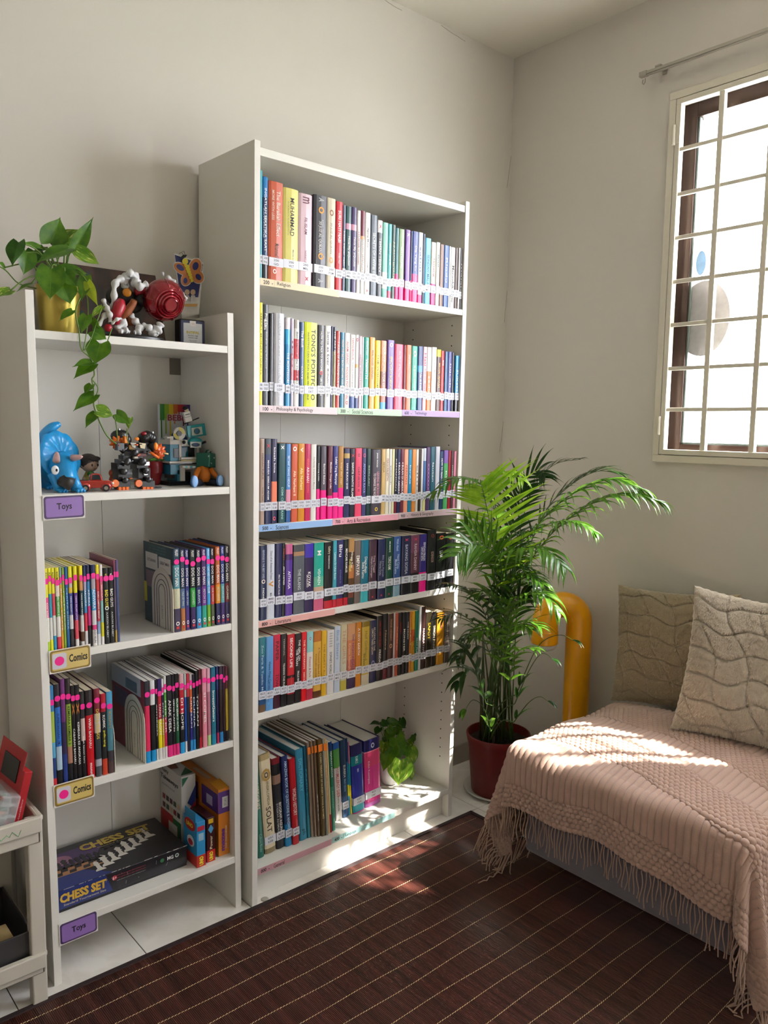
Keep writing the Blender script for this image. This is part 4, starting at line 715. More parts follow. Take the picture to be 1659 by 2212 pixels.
# cardboard signs hanging off the shelf edges
def sign(px0, py0, px1, py1, kind, label):
    """corner pixels of the sign's left side top/bottom on the front of the short bookcase"""
    y = -SC.D-.002
    a = SC.hit(px0, py0, yl=y); c = SC.hit(px1, py1, yl=y)
    W_, H_ = c[0]-a[0], .054
    M = SC.M(a[0], y, a[2])
    b = MB()
    def rr(w_, h_, r, ox=0, oz=0):
        pts = []
        for cx_, cz_, a0 in ((w_-r, h_/2-r, 0), (r, h_/2-r, 90), (r, -h_/2+r, 180), (w_-r, -h_/2+r, 270)):
            for k in range(5): t = math.radians(a0+k*22.5); pts.append((ox+cx_+r*math.cos(t), oz+cz_+r*math.sin(t)))
        return pts
    TT = Matrix(((1, 0, 0, 0), (0, 0, -1, 0), (0, 1, 0, 0), (0, 0, 0, 1)))
    o1, o2, o3 = (('#e0dcd4', '#4c3860', '#8e6cae'), ('#e0dcd4', '#8a7030', '#ceb568'))[kind]
    b.box(0, W_, 0, .0008, -H_/2, H_/2, mat(o1, .5)); o = b.build('shelf_sign', None, M); o.matrix_world = M; tag(o, label, 'sign', 'hanging category signs')
    b = MB(); b.prism(rr(W_-.004, H_-.004, .006, .002), 0, .0003, mat(o2, .35), TT); b.build('sign_border', o)
    b = MB(); b.prism(rr(W_-.012, H_-.012, .005, .006), .0003, .0007, mat(o3, .3), TT); b.build('sign_face', o)
    if kind == 0: put_text('Toys', 'sign_text', o, (W_*.5, -.0010, 0), (1, 0, 0), (0, 0, 1), W_*.36, H_*.34, '#1c1420', bold=.02)
    else:
        b = MB(); b.prism(rr(W_*.34, H_*.66, .005, W_*.07), .0007, .001, mat('#c8c4cc', .4), TT)
        b.build('sign_panel', o)
        b = MB(); b.prism([(W_*.24+.0105*math.cos(k*math.pi/14), .0105*math.sin(k*math.pi/14)) for k in range(28)], .001, .0013, mat('#f01888', .4), TT); b.build('pink_dot', o)
        put_text('Comics', 'sign_text', o, (W_*.69, -.0010, .002), (1, 0, 0), (0, 0, 1), W_*.44, H_*.34, '#1c1814', bold=.025)
sign(92.5, 1098, 183.5, 1094, 0, 'purple Toys sign on the shelf with the toys')
sign(106, 1432, 196, 1406, 1, 'golden Comics sign on the third shelf')
sign(116, 1722, 204, 1694, 1, 'golden Comics sign on the fourth shelf, above the chess set')
sign(128, 2021, 211, 1990, 0, 'purple Toys sign at the lowest shelf near the floor')
# ------------------------------------------------------------------ rug of bamboo slats
def slat_mat():
    m = bpy.data.materials.new('bamboo_slats'); m.use_nodes = True; nt = m.node_tree; b = nt.nodes['Principled BSDF']
    b.inputs['Roughness'].default_value = .30; b.inputs['Specular IOR Level'].default_value = .5
    tc = nt.nodes.new('ShaderNodeTexCoord'); mp = nt.nodes.new('ShaderNodeMapping'); mp.inputs['Scale'].default_value = (55, 1.6, 1)
    n = nt.nodes.new('ShaderNodeTexNoise'); n.inputs['Scale'].default_value = 1; n.inputs['Detail'].default_value = 3
    r = nt.nodes.new('ShaderNodeValToRGB'); e = r.color_ramp.elements
    e[0].position = .3; e[0].color = (*lin('#361c17'), 1); e[1].position = .72; e[1].color = (*lin('#5c3229'), 1)
    nt.links.new(tc.outputs['Object'], mp.inputs[0]); nt.links.new(mp.outputs[0], n.inputs['Vector']); nt.links.new(n.outputs['Fac'], r.inputs[0]); nt.links.new(r.outputs[0], b.inputs['Base Color'])
    return m
sl = slat_mat(); RX0, RX1, RY0, RY1 = -1.9, .872, -.308, -2.5
rug = empty('rug', (RX1, RY0, 0), 'dark brown bamboo slat rug with cream stitching lines on the tiled floor', 'rug')
def rp(o): o.parent = rug; o.matrix_parent_inverse = Matrix.Translation((-RX1, -RY0, 0)); return o
p = .0040; ns = int((RX1-RX0-.03)/p); prof = []
for i in range(ns):
    x = RX0+.015+i*p; q = R.uniform(-.0002, .0002)
    prof += [(x+.0001, .0034), (x+.0008, .0044+q), (x+p*.5, .0047+q), (x+p-.0008, .0044+q), (x+p-.0001, .0034)]
prof = np.array(prof); ys = np.linspace(RY1+.015, RY0-.012, 24); P = np.zeros((len(prof), len(ys), 3))
P[:, :, 0] = prof[:, 0:1]; P[:, :, 2] = prof[:, 1:2]; P[:, :, 1] = ys[None, :]
P[:, :, 0] += .0015*np.sin(ys*9)[None, :]
rp(grid_mesh('slat_mat', P, sl, smooth=False))
b = MB(); b.box(RX0+.01, RX1-.01, RY1+.01, RY0-.01, .0003, .0021, mat('#1c100e', .8)); rp(b.build('backing'))
bd = mat('#2e1f1e', .85, name='cloth_binding', bump=.4, bump_scale=900)
b = MB()
b.box(RX0, RX1, RY0-.016, RY0, .0005, .0062, bd); b.box(RX0, RX1, RY1, RY1+.016, .0005, .0062, bd); b.box(RX1-.016, RX1, RY1, RY0, .0005, .0062, bd); b.box(RX0, RX0+.016, RY1, RY0, .0005, .0062, bd)
rp(b.build('edge_binding', bevel=.002))
st = mat('#d9c08e', .7, name='cream_thread')
yt = [-.3529, -.4177, -.4855, -.5477, -.6146, -.6796, -.7435, -.8056, -.873, -.938, -1.0042, -1.0694, -1.1323, -1.1941, -1.2561, -1.3231, -1.3853]+[-1.45-.065*k for k in range(15)]
for y in yt:
    b = MB(); n = int((RX1-RX0-.04)/(p*2)); ph = R.uniform(0, 6); pts = []
    for i in range(n):
        x = RX0+.02+i*p*2
        yy = y+.0022*math.sin(x*5+ph)+.0016*math.sin(x*17+ph*2)+.0012*abs(((x*2.1+ph) % 1)-.5)
        b.add([(x+p*1.65*u, yy+.0007*w_+(.0008 if u > .5 else -.0008), .0053+.0013*(1-abs(2*u-1))+(0 if w_ == 0 else -.0007)) for u in (0, .5, 1) for w_ in (-1, 0, 1)], [(0, 1, 4, 3), (1, 2, 5, 4), (3, 4, 7, 6), (4, 5, 8, 7)], st)
    rp(b.build('stitching_line'))
# small coin-like felt pad by the tall bookcase
b = MB(); c_ = at(572, 1943, 2, 0); b.lathe([(0, .003), (.009, .003), (.011, .0015), (.011, 0)], mat('#a8a498', .5), 20, c=(c_.x, c_.y-0.0, .0002)); o = b.build('floor_disc', smooth=True); tag(o, 'small grey round pad on the tile at the tall bookcase foot', 'pad')
# ------------------------------------------------------------------ ottoman with knitted throw
OX0, OX1, OY0, OY1, OZ0, OZ1 = .681, 1.29, -1.312, -.694, .095, .405
gf = mat('#75717a', .85, name='grey_velvet', sheen=.4, noise_amt=.08, noise_scale=12, bump=.3, bump_scale=700)
ott = empty('ottoman', ((OX0+OX1)/2, (OY0+OY1)/2, 0), 'grey upholstered ottoman bench under the beige throw, against the window wall', 'ottoman')
OI = ott.matrix_world.copy(); OI = Matrix.Translation((-(OX0+OX1)/2, -(OY0+OY1)/2, 0))
def op_(o): o.parent = ott; o.matrix_parent_inverse = OI; return o
b = MB(); b.box(OX0, OX1, OY0, OY1, OZ0, .30, gf); op_(b.build('upholstered_base', bevel=.012, segs=4))
b = MB(); b.box(OX0-.004, OX1, OY0-.004, OY1+.004, .302, OZ1-.02, gf); op_(b.build('seat_cushion', bevel=.03, segs=5))
for x in (OX0+.2, OX1-.07):
    for y in (OY0+.12, OY1-.12):
        b = MB(); b.lathe([(.022, .094), (.016, .006)], mat('#171210', .5), 16, c=(x, y, .0)); b.lathe([(0, .006), (.016, .006)], mat('#171210', .5), 16, c=(x, y, 0)); op_(b.build('leg'))
# throw
def knit_mat():
    m = mat('#c3a392', .95, name='beige_knit', sheen=.35, noise_amt=.07, noise_scale=25, bump=.55, bump_scale=1400)
    return m
km = knit_mat()
def throw_point(S, Tt, H):
    """S along -y from back edge (negative = over the back side), Tt from +x side towards -x; vectorised; H relief height"""
    x_edge, yb, yf = OX0-.008, OY1+.008, OY0-.008
    X = 1.27-Tt; Y = -S
    ex = np.maximum(0, x_edge-X); ey = np.maximum(0, Y-yb); ef = np.maximum(0, yf-Y)
    eyy = np.where(ey > 0, ey, -ef)
    r = np.hypot(ex, eyy); ph = np.arctan2(eyy, ex+1e-9)
    cx = np.clip(X, x_edge, None); cy = np.clip(Y, yf, yb)
    cornr = (ex > 0)*(np.abs(eyy) > 0)
    # rounded fall
    rr = .035; arc = rr*math.pi/2
    t = np.clip(r, 0, arc); a = t/rr
    out = rr*np.sin(a); down = rr*(1-np.cos(a))+np.maximum(0, r-arc)
    flare = np.maximum(0, r-arc)*(.03+.13*cornr*np.sin(2*np.abs(ph))**1.5)
    # cone folds near the corners
    fold = cornr*np.maximum(0, r-.05)*.13*np.sin(ph*9)
    nx, ny = -np.cos(ph), np.sin(ph)
    has = r > 0
    o_ = (out+flare+fold)
    dx = np.where(has, nx*o_, 0); dy = np.where(has, ny*o_, 0)
    u = (cx-x_edge)/(1.3-x_edge); v = (cy-yf)/(yb-yf)
    dome = .030*(1-(2*np.clip(v, 0, 1)-1)**4)*np.clip(1-(1-np.clip(u*1.5, 0, 1))**3, 0, 1)+.006*np.sin(cx*23+cy*9)*np.sin(cy*17)
    Z0 = OZ1+.006
    dropf = 1-.0*r
    Z = Z0+dome-down*dropf - rr*0
    X2 = cx+dx+ rr*0; Y2 = cy+dy
    wave = np.clip((r-.07)/.1, 0, 1)*.004*np.sin((cy+cx)*31+1.2)*(1-cornr)
    X2 = X2+np.where(has, nx*wave, 0); Y2 = Y2+np.where(has, ny*wave, 0)
    Z = np.maximum(Z, .012)
    # normal (approx)
    Nz = np.cos(np.clip(a, 0, math.pi/2)); Nh = np.sin(np.clip(a, 0, math.pi/2))
    NX = np.where(has, nx*Nh, 0); NY = np.where(has, ny*Nh, 0)
    return np.stack([X2+NX*H, Y2+NY*H, Z+Nz*H], -1)
# cloth span: over -x face by EX, back by EB, front by EF
EX, EB, EF = .175, .33, .335
def hem(S):   # the free edge over the -x face wanders
    return (1.27-(OX0-.008))+EX+.03*np.clip((S-.75)/.55, 0, 1)+.012*np.sin(S*11)
S0, S1 = -(OY1+.008)-EB, -(OY0-.008)+EF
ns_, nt_ = 800, 560
Sg = np.linspace(S0, S1, ns_)[:, None]*np.ones((1, nt_)); frac = np.linspace(0, 1, nt_)[None, :]*np.ones((ns_, 1))
Tg = .10+(hem(Sg)-.10)*frac
fromhem = hem(Sg)-Tg
pit = .0188; bpit = .0160; rowp = .0132
Sc = (np.floor(Sg/pit)+.5)*pit; cc_ = Sg/pit-np.floor(Sg/pit)-.5
b0 = .074+.010*np.sin(Sc*7); b1 = .188+np.clip(1.3-Sc, -.2, .75)*.125; b2 = b1+.125; b3 = b2+.115; b4 = b3+.125
d1 = np.minimum(fromhem-b0, b1-fromhem); d2 = np.minimum(fromhem-b2, b3-fromhem); d3 = fromhem-b4
dr_ = np.maximum(np.maximum(d1, d2), d3); isrib = dr_ > 0
ribh = .0078*np.sqrt(np.clip(1-(cc_*2.45)**2, 0, 1))*np.sqrt(np.clip(dr_/.006, 0, 1))+.0002*np.sin(fromhem*1400)
rowi = np.floor(fromhem/rowp); off = (rowi % 2)*.5
cu_ = ((Sg/bpit+off) % 1)-.5; cv_ = ((fromhem/rowp) % 1)-.5
bob = .0088*np.clip(1-(cu_*2.3)**2-(cv_*2.3)**2, 0, 1)**.5
H = np.where(isrib, ribh, bob)
Pm = throw_point(Sg, Tg, H+.002)
thr = empty('throw_blanket', (OX0, (OY0+OY1)/2, OZ1), 'beige chunky knitted throw with bobbles and fringe draped over the ottoman', 'blanket')
TI = Matrix.Translation((-OX0, -(OY0+OY1)/2, -OZ1))
o = grid_mesh('knitted_cloth', Pm.astype(np.float32), km, smooth=True); o.parent = thr; o.matrix_parent_inverse = TI
md = o.modifiers.new('solid', 'SOLIDIFY'); md.thickness = .004; md.offset = -1
fm = mat('#bd9f8a', .95, name='fringe_yarn', sheen=.3, bump=.6, bump_scale=1500)
Sf = np.linspace(S0+.01, S1-.01, 128); nstr = 0; rest = MB()
for k, s_ in enumerate(Sf):
    h0 = float(hem(np.array(s_))); base = throw_point(np.array(s_), np.array(h0-.002), np.array(.001)); q = Vector(base)
    prev = Vector(throw_point(np.array(s_), np.array(h0-.02), np.array(.001)))
    dirn = (q-prev); dirn.normalize(); L = R.uniform(.065, .10)
    pts = [q.copy()]; n = 9; wob = R.uniform(0, 6); w2 = R.uniform(0, 6); am = R.uniform(.0012, .004)
    for i in range(1, n+1):
        f = i/n; d = (dirn*(1-f)+Vector((0, 0, -1))*f).normalized()
        q = q+d*(L/n); qq = q+Vector((math.sin(wob+f*7)*am*.5-.002, math.sin(w2+f*6)*am, 0))
        if qq.z < .009: qq = Vector((qq.x-(.02*(i/n)), qq.y+.012*math.sin(w2+i), .009+.002*math.sin(i)))
        pts.append(qq)
    bb = MB() if nstr < 98 and -.2 < 1 else rest
    vis = (k >= 16 and k < 114)
    bb = MB() if vis else rest
    bb.tube(pts, .0017, fm, 5)
    if vis:
        o = bb.build('fringe_strand', smooth=True); o.parent = thr; o.matrix_parent_inverse = TI; nstr += 1
# strands along the two cut ends that trail to the floor
for side, sv in ((0, S0), (1, S1)):
    for k in range(36):
        tt = hem(np.array(sv))-.004-k*.0125
        base = Vector(throw_point(np.array(sv), np.array(float(tt)), np.array(.001))); q = base.copy(); pts = [q.copy()]
        dx = R.uniform(-.016, .004); dy = (.010 if side == 0 else -.010)*R.uniform(.2, 1.6); L = R.uniform(.07, .11)
        for i in range(1, 11):
            q = q+Vector((dx*.3, dy*.3, -L/10))
            if q.z < .010: q = Vector((q.x+dx*.6+R.uniform(-.006, .003), q.y+R.uniform(-.006, .006), .010+R.uniform(0, .008)))
            pts.append(q.copy())
        rest.tube(pts, .0017, fm, 5)
o = rest.build('fringe', smooth=True); o['kind'] = 'stuff'; o['label'] = 'loose strands trailing at both ends'; o.parent = thr; o.matrix_parent_inverse = TI
# ------------------------------------------------------------------ cushions
def fur_mat(c, nm):
    m = mat(c, 1.0, name=nm, sheen=.6, noise_amt=.07, noise_scale=60, bump=1.0, bump_scale=420)
    return m
def cushion(name, C, size, th, yaw, tilt, roll, c, label, seed, strength=1.0):
    n = 190; u = np.linspace(-1, 1, n); U, V = np.meshgrid(u, u, indexing='ij')
    m = fur_mat(c, name+'_fur'); out = []
    prof = np.clip((1-np.abs(U)**2.6)*(1-np.abs(V)**2.6), 0, 1)**.42
    pin = 1-.075*(1-np.abs(U)**2)*np.abs(V)**3; pin2 = 1-.075*(1-np.abs(V)**2)*np.abs(U)**3
    xs_ = U*size/2*pin2; zs_ = V*size/2*pin
    rot = Matrix.Translation(C) @ Matrix.Rotation(yaw, 4, 'Z') @ Matrix.Rotation(tilt, 4, 'X') @ Matrix.Rotation(roll, 4, 'Y')
    r_ = empty(name, C, label, 'cushion', 'furry cushions on the ottoman'); inv = Matrix.Translation(-Vector(C))
    for sgn, nm in ((-1, 'front_panel'), (1, 'back_panel')):
        # tufted lozenge lines
        wv = .18*np.sin(U*5+seed)+.1*np.sin(U*11+V*3)
        l1 = np.abs(((V*3.1+wv) % 1)-.5); l2 = np.abs(((U*2.4+V*.9+.16*np.sin(V*6+seed)) % 1)-.5)
        groove = np.exp(-(l1/.05)**2)+.7*np.exp(-(l2/.045)**2)
        rel = -.007*np.clip(groove, 0, 1.2)*strength
        nz = np.zeros_like(U); nz2 = np.zeros_like(U)
        if sgn < 0:
            for i in range(n):
                for j in range(n):
                    q = Vector((U[i, j]*14, V[i, j]*14, seed)); nz[i, j] = noise.noise(q); nz2[i, j] = noise.noise(q*3.3)
        rel = rel+(.0018*nz+.0012*nz2)*strength+.011*np.sin(U*3.1+V*2.2+seed)*prof*.6
        Y = sgn*(prof*th/2+rel*(prof > .15)*np.clip(prof*2, 0, 1))
        edge_n = .0008*np.sin(U*60+V*57)*(prof < .3)
        P = np.stack([xs_+edge_n, Y, zs_+edge_n], -1).reshape(-1, 3)
        Mx = np.array(rot.to_3x3()); P = P @ Mx.T + np.array(C)
        o = grid_mesh(nm, P.reshape(n, n, 3), m); o.parent = r_; o.matrix_parent_inverse = inv
        if sgn < 0:
            # short tufts of pile
            b = MB(); rnd = np.random.RandomState(int(seed*10)); PP = P.reshape(n, n, 3); N_ = Vector(Mx @ np.array([0, -1., 0]))
            T1 = Vector(Mx @ np.array([1., 0, 0])); T2 = Vector(Mx @ np.array([0, 0, 1.]))
            for k in range(17000):
                i, j = rnd.randint(4, n-4, 2); q = Vector(PP[i, j]); du = Vector(PP[i+1, j]-PP[i-1, j]); dv = Vector(PP[i, j+1]-PP[i, j-1])
                nn = du.cross(dv).normalized()
                if nn.dot(N_) < 0: nn = -nn
                g = groove[i, j]; l = (.0036+.0024*rnd.rand())*strength
                d = (nn*.7-T2*(.6+.3*rnd.rand())+T1*(rnd.rand()-.5)*.6).normalized(); s = T1*(.0009)
                b.add([q-s, q+s, q+d*l+s*.2, q+d*l-s*.2], [(0, 1, 2, 3)], m)
            o = b.build('pile'); o['kind'] = 'stuff'; o.parent = r_; o.matrix_parent_inverse = inv
    return r_
cushion('cushion', (1.243, -.815, .622), .385, .10, math.radians(-78), math.radians(-11), math.radians(-3), '#ab9a7d', 'square sand coloured tufted cushion at the back, nearer the corner', 1.3)
cushion('cushion', (1.155, -1.132, .640), .425, .125, math.radians(-66), math.radians(-15), math.radians(5), '#cbbda9', 'fluffy pale cream cushion in front, with long pile', 4.1, 1.5)
# ------------------------------------------------------------------ yellow pipe lamp
yel = mat('#f0a60e', .28, name='yellow_lacquer', spec=.5)
LX, LY, LR, LB, LT = 1.252, -.450, .045, .061, .745
ldir = Vector((-.80, .60, 0)).normalized()
lamp = empty('floor_lamp', (LX, LY, 0), 'glossy yellow bent pipe floor lamp with white diffuser, behind the palm', 'lamp')
LI = Matrix.Translation((-LX, -LY, 0))
b = MB(); zc = LT-LR-LB; pts = [Vector((LX, LY, .012)), Vector((LX, LY, .3)), Vector((LX, LY, .5)), Vector((LX, LY, zc))]
for k in range(1, 17):
    a = math.pi*k/16; pts.append(Vector((LX, LY, zc))+ldir*(LB-LB*math.cos(a))+Vector((0, 0, LB*math.sin(a))))
pts.append(pts[-1]+Vector((0, 0, -.030)))
b.tube(pts, LR, yel, 36); o = b.build('bent_pipe', smooth=True, auto=50); o.parent = lamp; o.matrix_parent_inverse = LI
e_ = pts[-1]
b = MB(); b.lathe([(LR*1.0, .0), (LR*1.04, -.002), (LR*1.04, -.045), (LR*.96, -.048)], yel, 40, c=tuple(e_)); o = b.build('shade_ring', smooth=True, auto=40); o.parent = lamp; o.matrix_parent_inverse = LI
b = MB(); b.lathe([(LR*.97, -.044), (LR*.95, -.055), (LR*.8, -.066), (LR*.5, -.073), (0, -.076)], mat('#dcdcdc', .4, name='white_diffuser', subs=.3), 36, c=tuple(e_)); o = b.build('diffuser', smooth=True); o.parent = lamp; o.matrix_parent_inverse = LI
b = MB(); b.lathe([(0, .012), (.085, .012), (.09, .008), (.09, .0)], yel, 40, c=(LX, LY, 0)); o = b.build('base', smooth=True, auto=40); o.parent = lamp; o.matrix_parent_inverse = LI
# ------------------------------------------------------------------ foliage
def leaf_mat(nm, c1, c2, var=0, rough=.32, tr=.35, c3=None):
    m = bpy.data.materials.new(nm); m.use_nodes = True; nt = m.node_tree; b = nt.nodes['Principled BSDF']
    b.inputs['Roughness'].default_value = rough; b.inputs['Specular IOR Level'].default_value = .5
    uv = nt.nodes.new('ShaderNodeUVMap'); sp = nt.nodes.new('ShaderNodeSeparateXYZ'); nt.links.new(uv.outputs[0], sp.inputs[0])
    tc = nt.nodes.new('ShaderNodeTexCoord')
    n = nt.nodes.new('ShaderNodeTexNoise'); n.inputs['Scale'].default_value = 45; n.inputs['Detail'].default_value = 3; nt.links.new(tc.outputs['Object'], n.inputs['Vector'])
    mx = nt.nodes.new('ShaderNodeMix'); mx.data_type = 'RGBA'; mx.inputs[6].default_value = (*lin(c1), 1); mx.inputs[7].default_value = (*lin(c2), 1)
    rp_ = nt.nodes.new('ShaderNodeMapRange'); rp_.inputs[1].default_value = .35; rp_.inputs[2].default_value = .7; nt.links.new(n.outputs['Fac'], rp_.inputs[0]); nt.links.new(rp_.outputs[0], mx.inputs[0])
    last = mx.outputs[2]
    # pale midrib
    ab = nt.nodes.new('ShaderNodeMath'); ab.operation = 'ABSOLUTE'; nt.links.new(sp.outputs['Y'], ab.inputs[0])
    lt = nt.nodes.new('ShaderNodeMath'); lt.operation = 'LESS_THAN'; lt.inputs[1].default_value = .035; nt.links.new(ab.outputs[0], lt.inputs[0])
    m2 = nt.nodes.new('ShaderNodeMix'); m2.data_type = 'RGBA'; m2.inputs[7].default_value = (*lin(c3 or c2), 1); nt.links.new(lt.outputs[0], m2.inputs[0]); nt.links.new(last, m2.inputs[6]); last = m2.outputs[2]
    if var:
        n3 = nt.nodes.new('ShaderNodeTexNoise'); n3.inputs['Scale'].default_value = 1; n3.inputs['Detail'].default_value = 5
        mp = nt.nodes.new('ShaderNodeMapping'); mp.inputs['Scale'].default_value = (2.5, 4.5, 1); nt.links.new(uv.outputs[0], mp.inputs[0]); nt.links.new(mp.outputs[0], n3.inputs['Vector'])
        r3 = nt.nodes.new('ShaderNodeMapRange'); r3.inputs[1].default_value = .60-var*.1; r3.inputs[2].default_value = .66; nt.links.new(n3.outputs['Fac'], r3.inputs[0])
        m3 = nt.nodes.new('ShaderNodeMix'); m3.data_type = 'RGBA'; m3.inputs[7].default_value = (*lin('#c8cf70'), 1); nt.links.new(r3.outputs[0], m3.inputs[0]); nt.links.new(last, m3.inputs[6]); last = m3.outputs[2]
    nt.links.new(last, b.inputs['Base Color'])
    t = nt.nodes.new('ShaderNodeBsdfTranslucent'); hs = nt.nodes.new('ShaderNodeHueSaturation'); hs.inputs['Value'].default_value = 1.35; hs.inputs['Hue'].default_value = .485
    nt.links.new(last, hs.inputs['Color']); nt.links.new(hs.outputs[0], t.inputs[0])
    ms = nt.nodes.new('ShaderNodeMixShader'); ms.inputs[0].default_value = tr; nt.links.new(b.outputs[0], ms.inputs[1]); nt.links.new(t.outputs[0], ms.inputs[2])
    nt.links.new(ms.outputs[0], nt.nodes['Material Output'].inputs[0])
    return m
Lm = [leaf_mat('pothos_green', '#3a6a14', '#5c8a1c'), leaf_mat('pothos_variegated', '#4a7c18', '#749c28', .5), leaf_mat('pothos_dark', '#1f4c10', '#2f6414'), leaf_mat('pothos_yellow', '#86a01c', '#a8b828')]
def leaf(base, tip, wd, N, m, parent, fold=.25, droop=.12, twist=0, name='leaf'):
    base, tip = Vector(base), Vector(tip); Lx = tip-base; L = Lx.length; X_ = Lx.normalized(); N = Vector(N); N = (N-X_*N.dot(X_)).normalized(); Y_ = N.cross(X_)
    if twist:
        q = Matrix.Rotation(twist, 3, X_); N = q @ N; Y_ = q @ Y_
    nu, nv = 15, 8; P = np.zeros((nu, 2*nv+1, 3)); UV = {}
    for i in range(nu):
        u = i/(nu-1)
        hw = (math.sin(math.pi*min(1, u*.93+.07)**.62)**.9) if u < 1 else 0
        hw = max(hw, 0)*wd/2*1.02
        hw *= (1-u**6)
        for j in range(-nv, nv+1):
            v = j/nv; back = -.16*wd*(abs(v)*1.3)**.8*max(0, 1-u*4)*(1 if abs(v) > .15 else abs(v)/.15)
            xx = u*L+back; yy = v*hw; zz = fold*abs(yy)-droop*L*(u*u)+.03*L*math.sin(u*9+v*2)*abs(v)*.5
            q = base+X_*xx+Y_*yy+N*(zz+droop*L*u*.5); P[i, j+nv] = q
    o = grid_mesh(name, P, m, smooth=True, parent=None)
    me = o.data; uvl = me.uv_layers.new(name='UVMap'); nn = 2*nv+1
    li = np.zeros(len(me.loops), dtype=np.int32); me.loops.foreach_get('vertex_index', li)
    uvs = np.stack([(li//nn)/(nu-1), ((li % nn)-nv)/nv], 1); uvl.data.foreach_set('uv', uvs.astype(np.float32).ravel())
    if parent: o.parent = parent; o.matrix_parent_inverse = parent.matrix_world.inverted()
    return o
def vine(parent, pts, r, m, name='stem'):
    # smooth catmull
    pts = [Vector(q) for q in pts]; out = []
    for i in range(len(pts)-1):
        p0, p1, p2, p3 = pts[max(i-1, 0)], pts[i], pts[i+1], pts[min(i+2, len(pts)-1)]
        for k in range(5):
            t = k/5; out.append(.5*((2*p1)+(p2-p0)*t+(2*p0-5*p1+4*p2-p3)*t*t+(3*p1-p0-3*p2+p3)*t**3))
    out.append(pts[-1]); b = MB(); b.tube(out, r, m, 6); o = b.build(name, smooth=True)
    if parent: o.parent = parent; o.matrix_parent_inverse = parent.matrix_world.inverted()
    return out
stm = mat('#5a7a24', .5, name='green_stem', subs=.1)
camN = lambda q: (CAM-Vector(q)).normalized()
# pothos on the short bookcase
zt = SZ[0]; pc = Vector((at(128, 716, 1, -.20).x, -.20, zt))
pot = empty('pothos_plant', (pc.x, pc.y, zt), 'trailing pothos in a brushed gold pot on top of the short bookcase', 'plant')
brass = mat('#a89444', .3, .8, name='brushed_brass'); soil = mat('#2a1d14', .95, name='soil', bump=1, bump_scale=120)
PR, PH = .049, .108
b = MB(); b.lathe([(0, .0005), (PR*.80, .0005), (PR*.83, .003), (PR, PH), (PR*.975, PH), (PR*.94, PH-.012)], brass, 48); o = b.build('pot', pot, smooth=True, auto=50)
b = MB(); b.lathe([(0, PH-.014), (PR*.955, PH-.014)], soil, 32); b.build('soil', pot)
C1 = lambda x, y, yy: at(x/3.19, 440+y/3.19, 1, yy)
C2 = lambda x, y, yy: at(60+x/3.6065, 820+y/3.6065, 1, yy)
rim = Vector((pc.x, pc.y, zt+PH-.01))
L1 = [ # base, tip, width px, y plane, material, twist
 (350, 272, 418, 92, 150, -.17, 0, .2, 1), (410, 290, 555, 165, 125, -.17, 1, -.3, 1), (505, 335, 648, 88, 85, -.2, 0, .5, 1), (528, 322, 692, 420, 84, -.24, 1, 0, 1),
 (280, 300, 142, 264, 42, -.2, 0, .3, 1), (128, 268, 78, 428, 108, -.25, 2, .3, 1), (185, 335, 165, 492, 112, -.22, 0, -.2, 1), (235, 325, 250, 418, 90, -.2, 2, .2, 1), (470, 312, 242, 402, 100, -.25, 0, .3, 1),
 (352, 452, 345, 662, 150, -.27, 0, 0, 1), (435, 452, 610, 480, 78, -.25, 0, -.2, 1), (448, 482, 535, 572, 80, -.26, 0, .3, 1), (592, 500, 560, 672, 72, -.27, 0, .3, 1), (603, 540, 672, 706, 58, -.28, 3, .3, 1),
 (430, 560, 490, 695, 130, -.25, 0, -.3, 1), (500, 735, 404, 805, 52, -.27, 0, .2, 1), (706, 708, 615, 795, 40, -.28, 1, .3, 1), (598, 772, 560, 892, 72, -.29, 0, .3, 1), (640, 878, 738, 935, 84, -.29, 0, 0, 1),
 (690, 968, 652, 1108, 132, -.295, 0, 0, 1), (640, 1090, 498, 1118, 62, -.295, 0, .4, 1), (72, 598, -40, 642, 70, -.26, 1, .3, 1), (215, 552, 112, 600, 40, -.24, 0, .6, 1), (300, 300, 240, 340, 60, -.18, 2, .4, 1),
 (640, 800, 690, 870, 40, -.29, 0, .6, 1), (30, 440, -10, 400, 40, -.22, 0, .3, 1),
 (495, 40, 440, 112, 58, -.295, 0, .4, 2), (520, 118, 352, 238, 92, -.297, 0, .2, 2), (528, 262, 446, 374, 68, -.297, 0, .4, 2), (545, 245, 672, 282, 108, -.30, 1, -.2, 2), (690, 268, 800, 345, 76, -.30, 0, .1, 2), (800, 302, 782, 388, 50, -.30, 1, .5, 2), (150, -10, 350, -20, 66, -.295, 0, .2, 3)]
for (bx, by, tx, ty, wd, yy, mi, tw, cc) in L1:
    if cc == 3: Cf = C1; bx, by, tx, ty = 640, 1105, 505, 1200; wd = 80
    else: Cf = C1 if cc == 1 else C2
    B_, T_ = Cf(bx, by, yy), Cf(tx, ty, yy-.012); q = Cf(bx, by+wd, yy); w3 = (q-B_).length*1.28
    N = camN(B_)+Vector((R.uniform(-.3, .3), 0, .5)); leaf(B_, T_, w3, N, Lm[mi], pot, fold=.22, droop=.1, twist=tw)
    if cc == 1 and by < 640:
        mid = (B_+rim)/2+Vector((0, -.01, .03)); vine(pot, [rim+Vector((R.uniform(-.03, .03), R.uniform(-.03, .03), -.01)), mid, B_], .0017, stm)
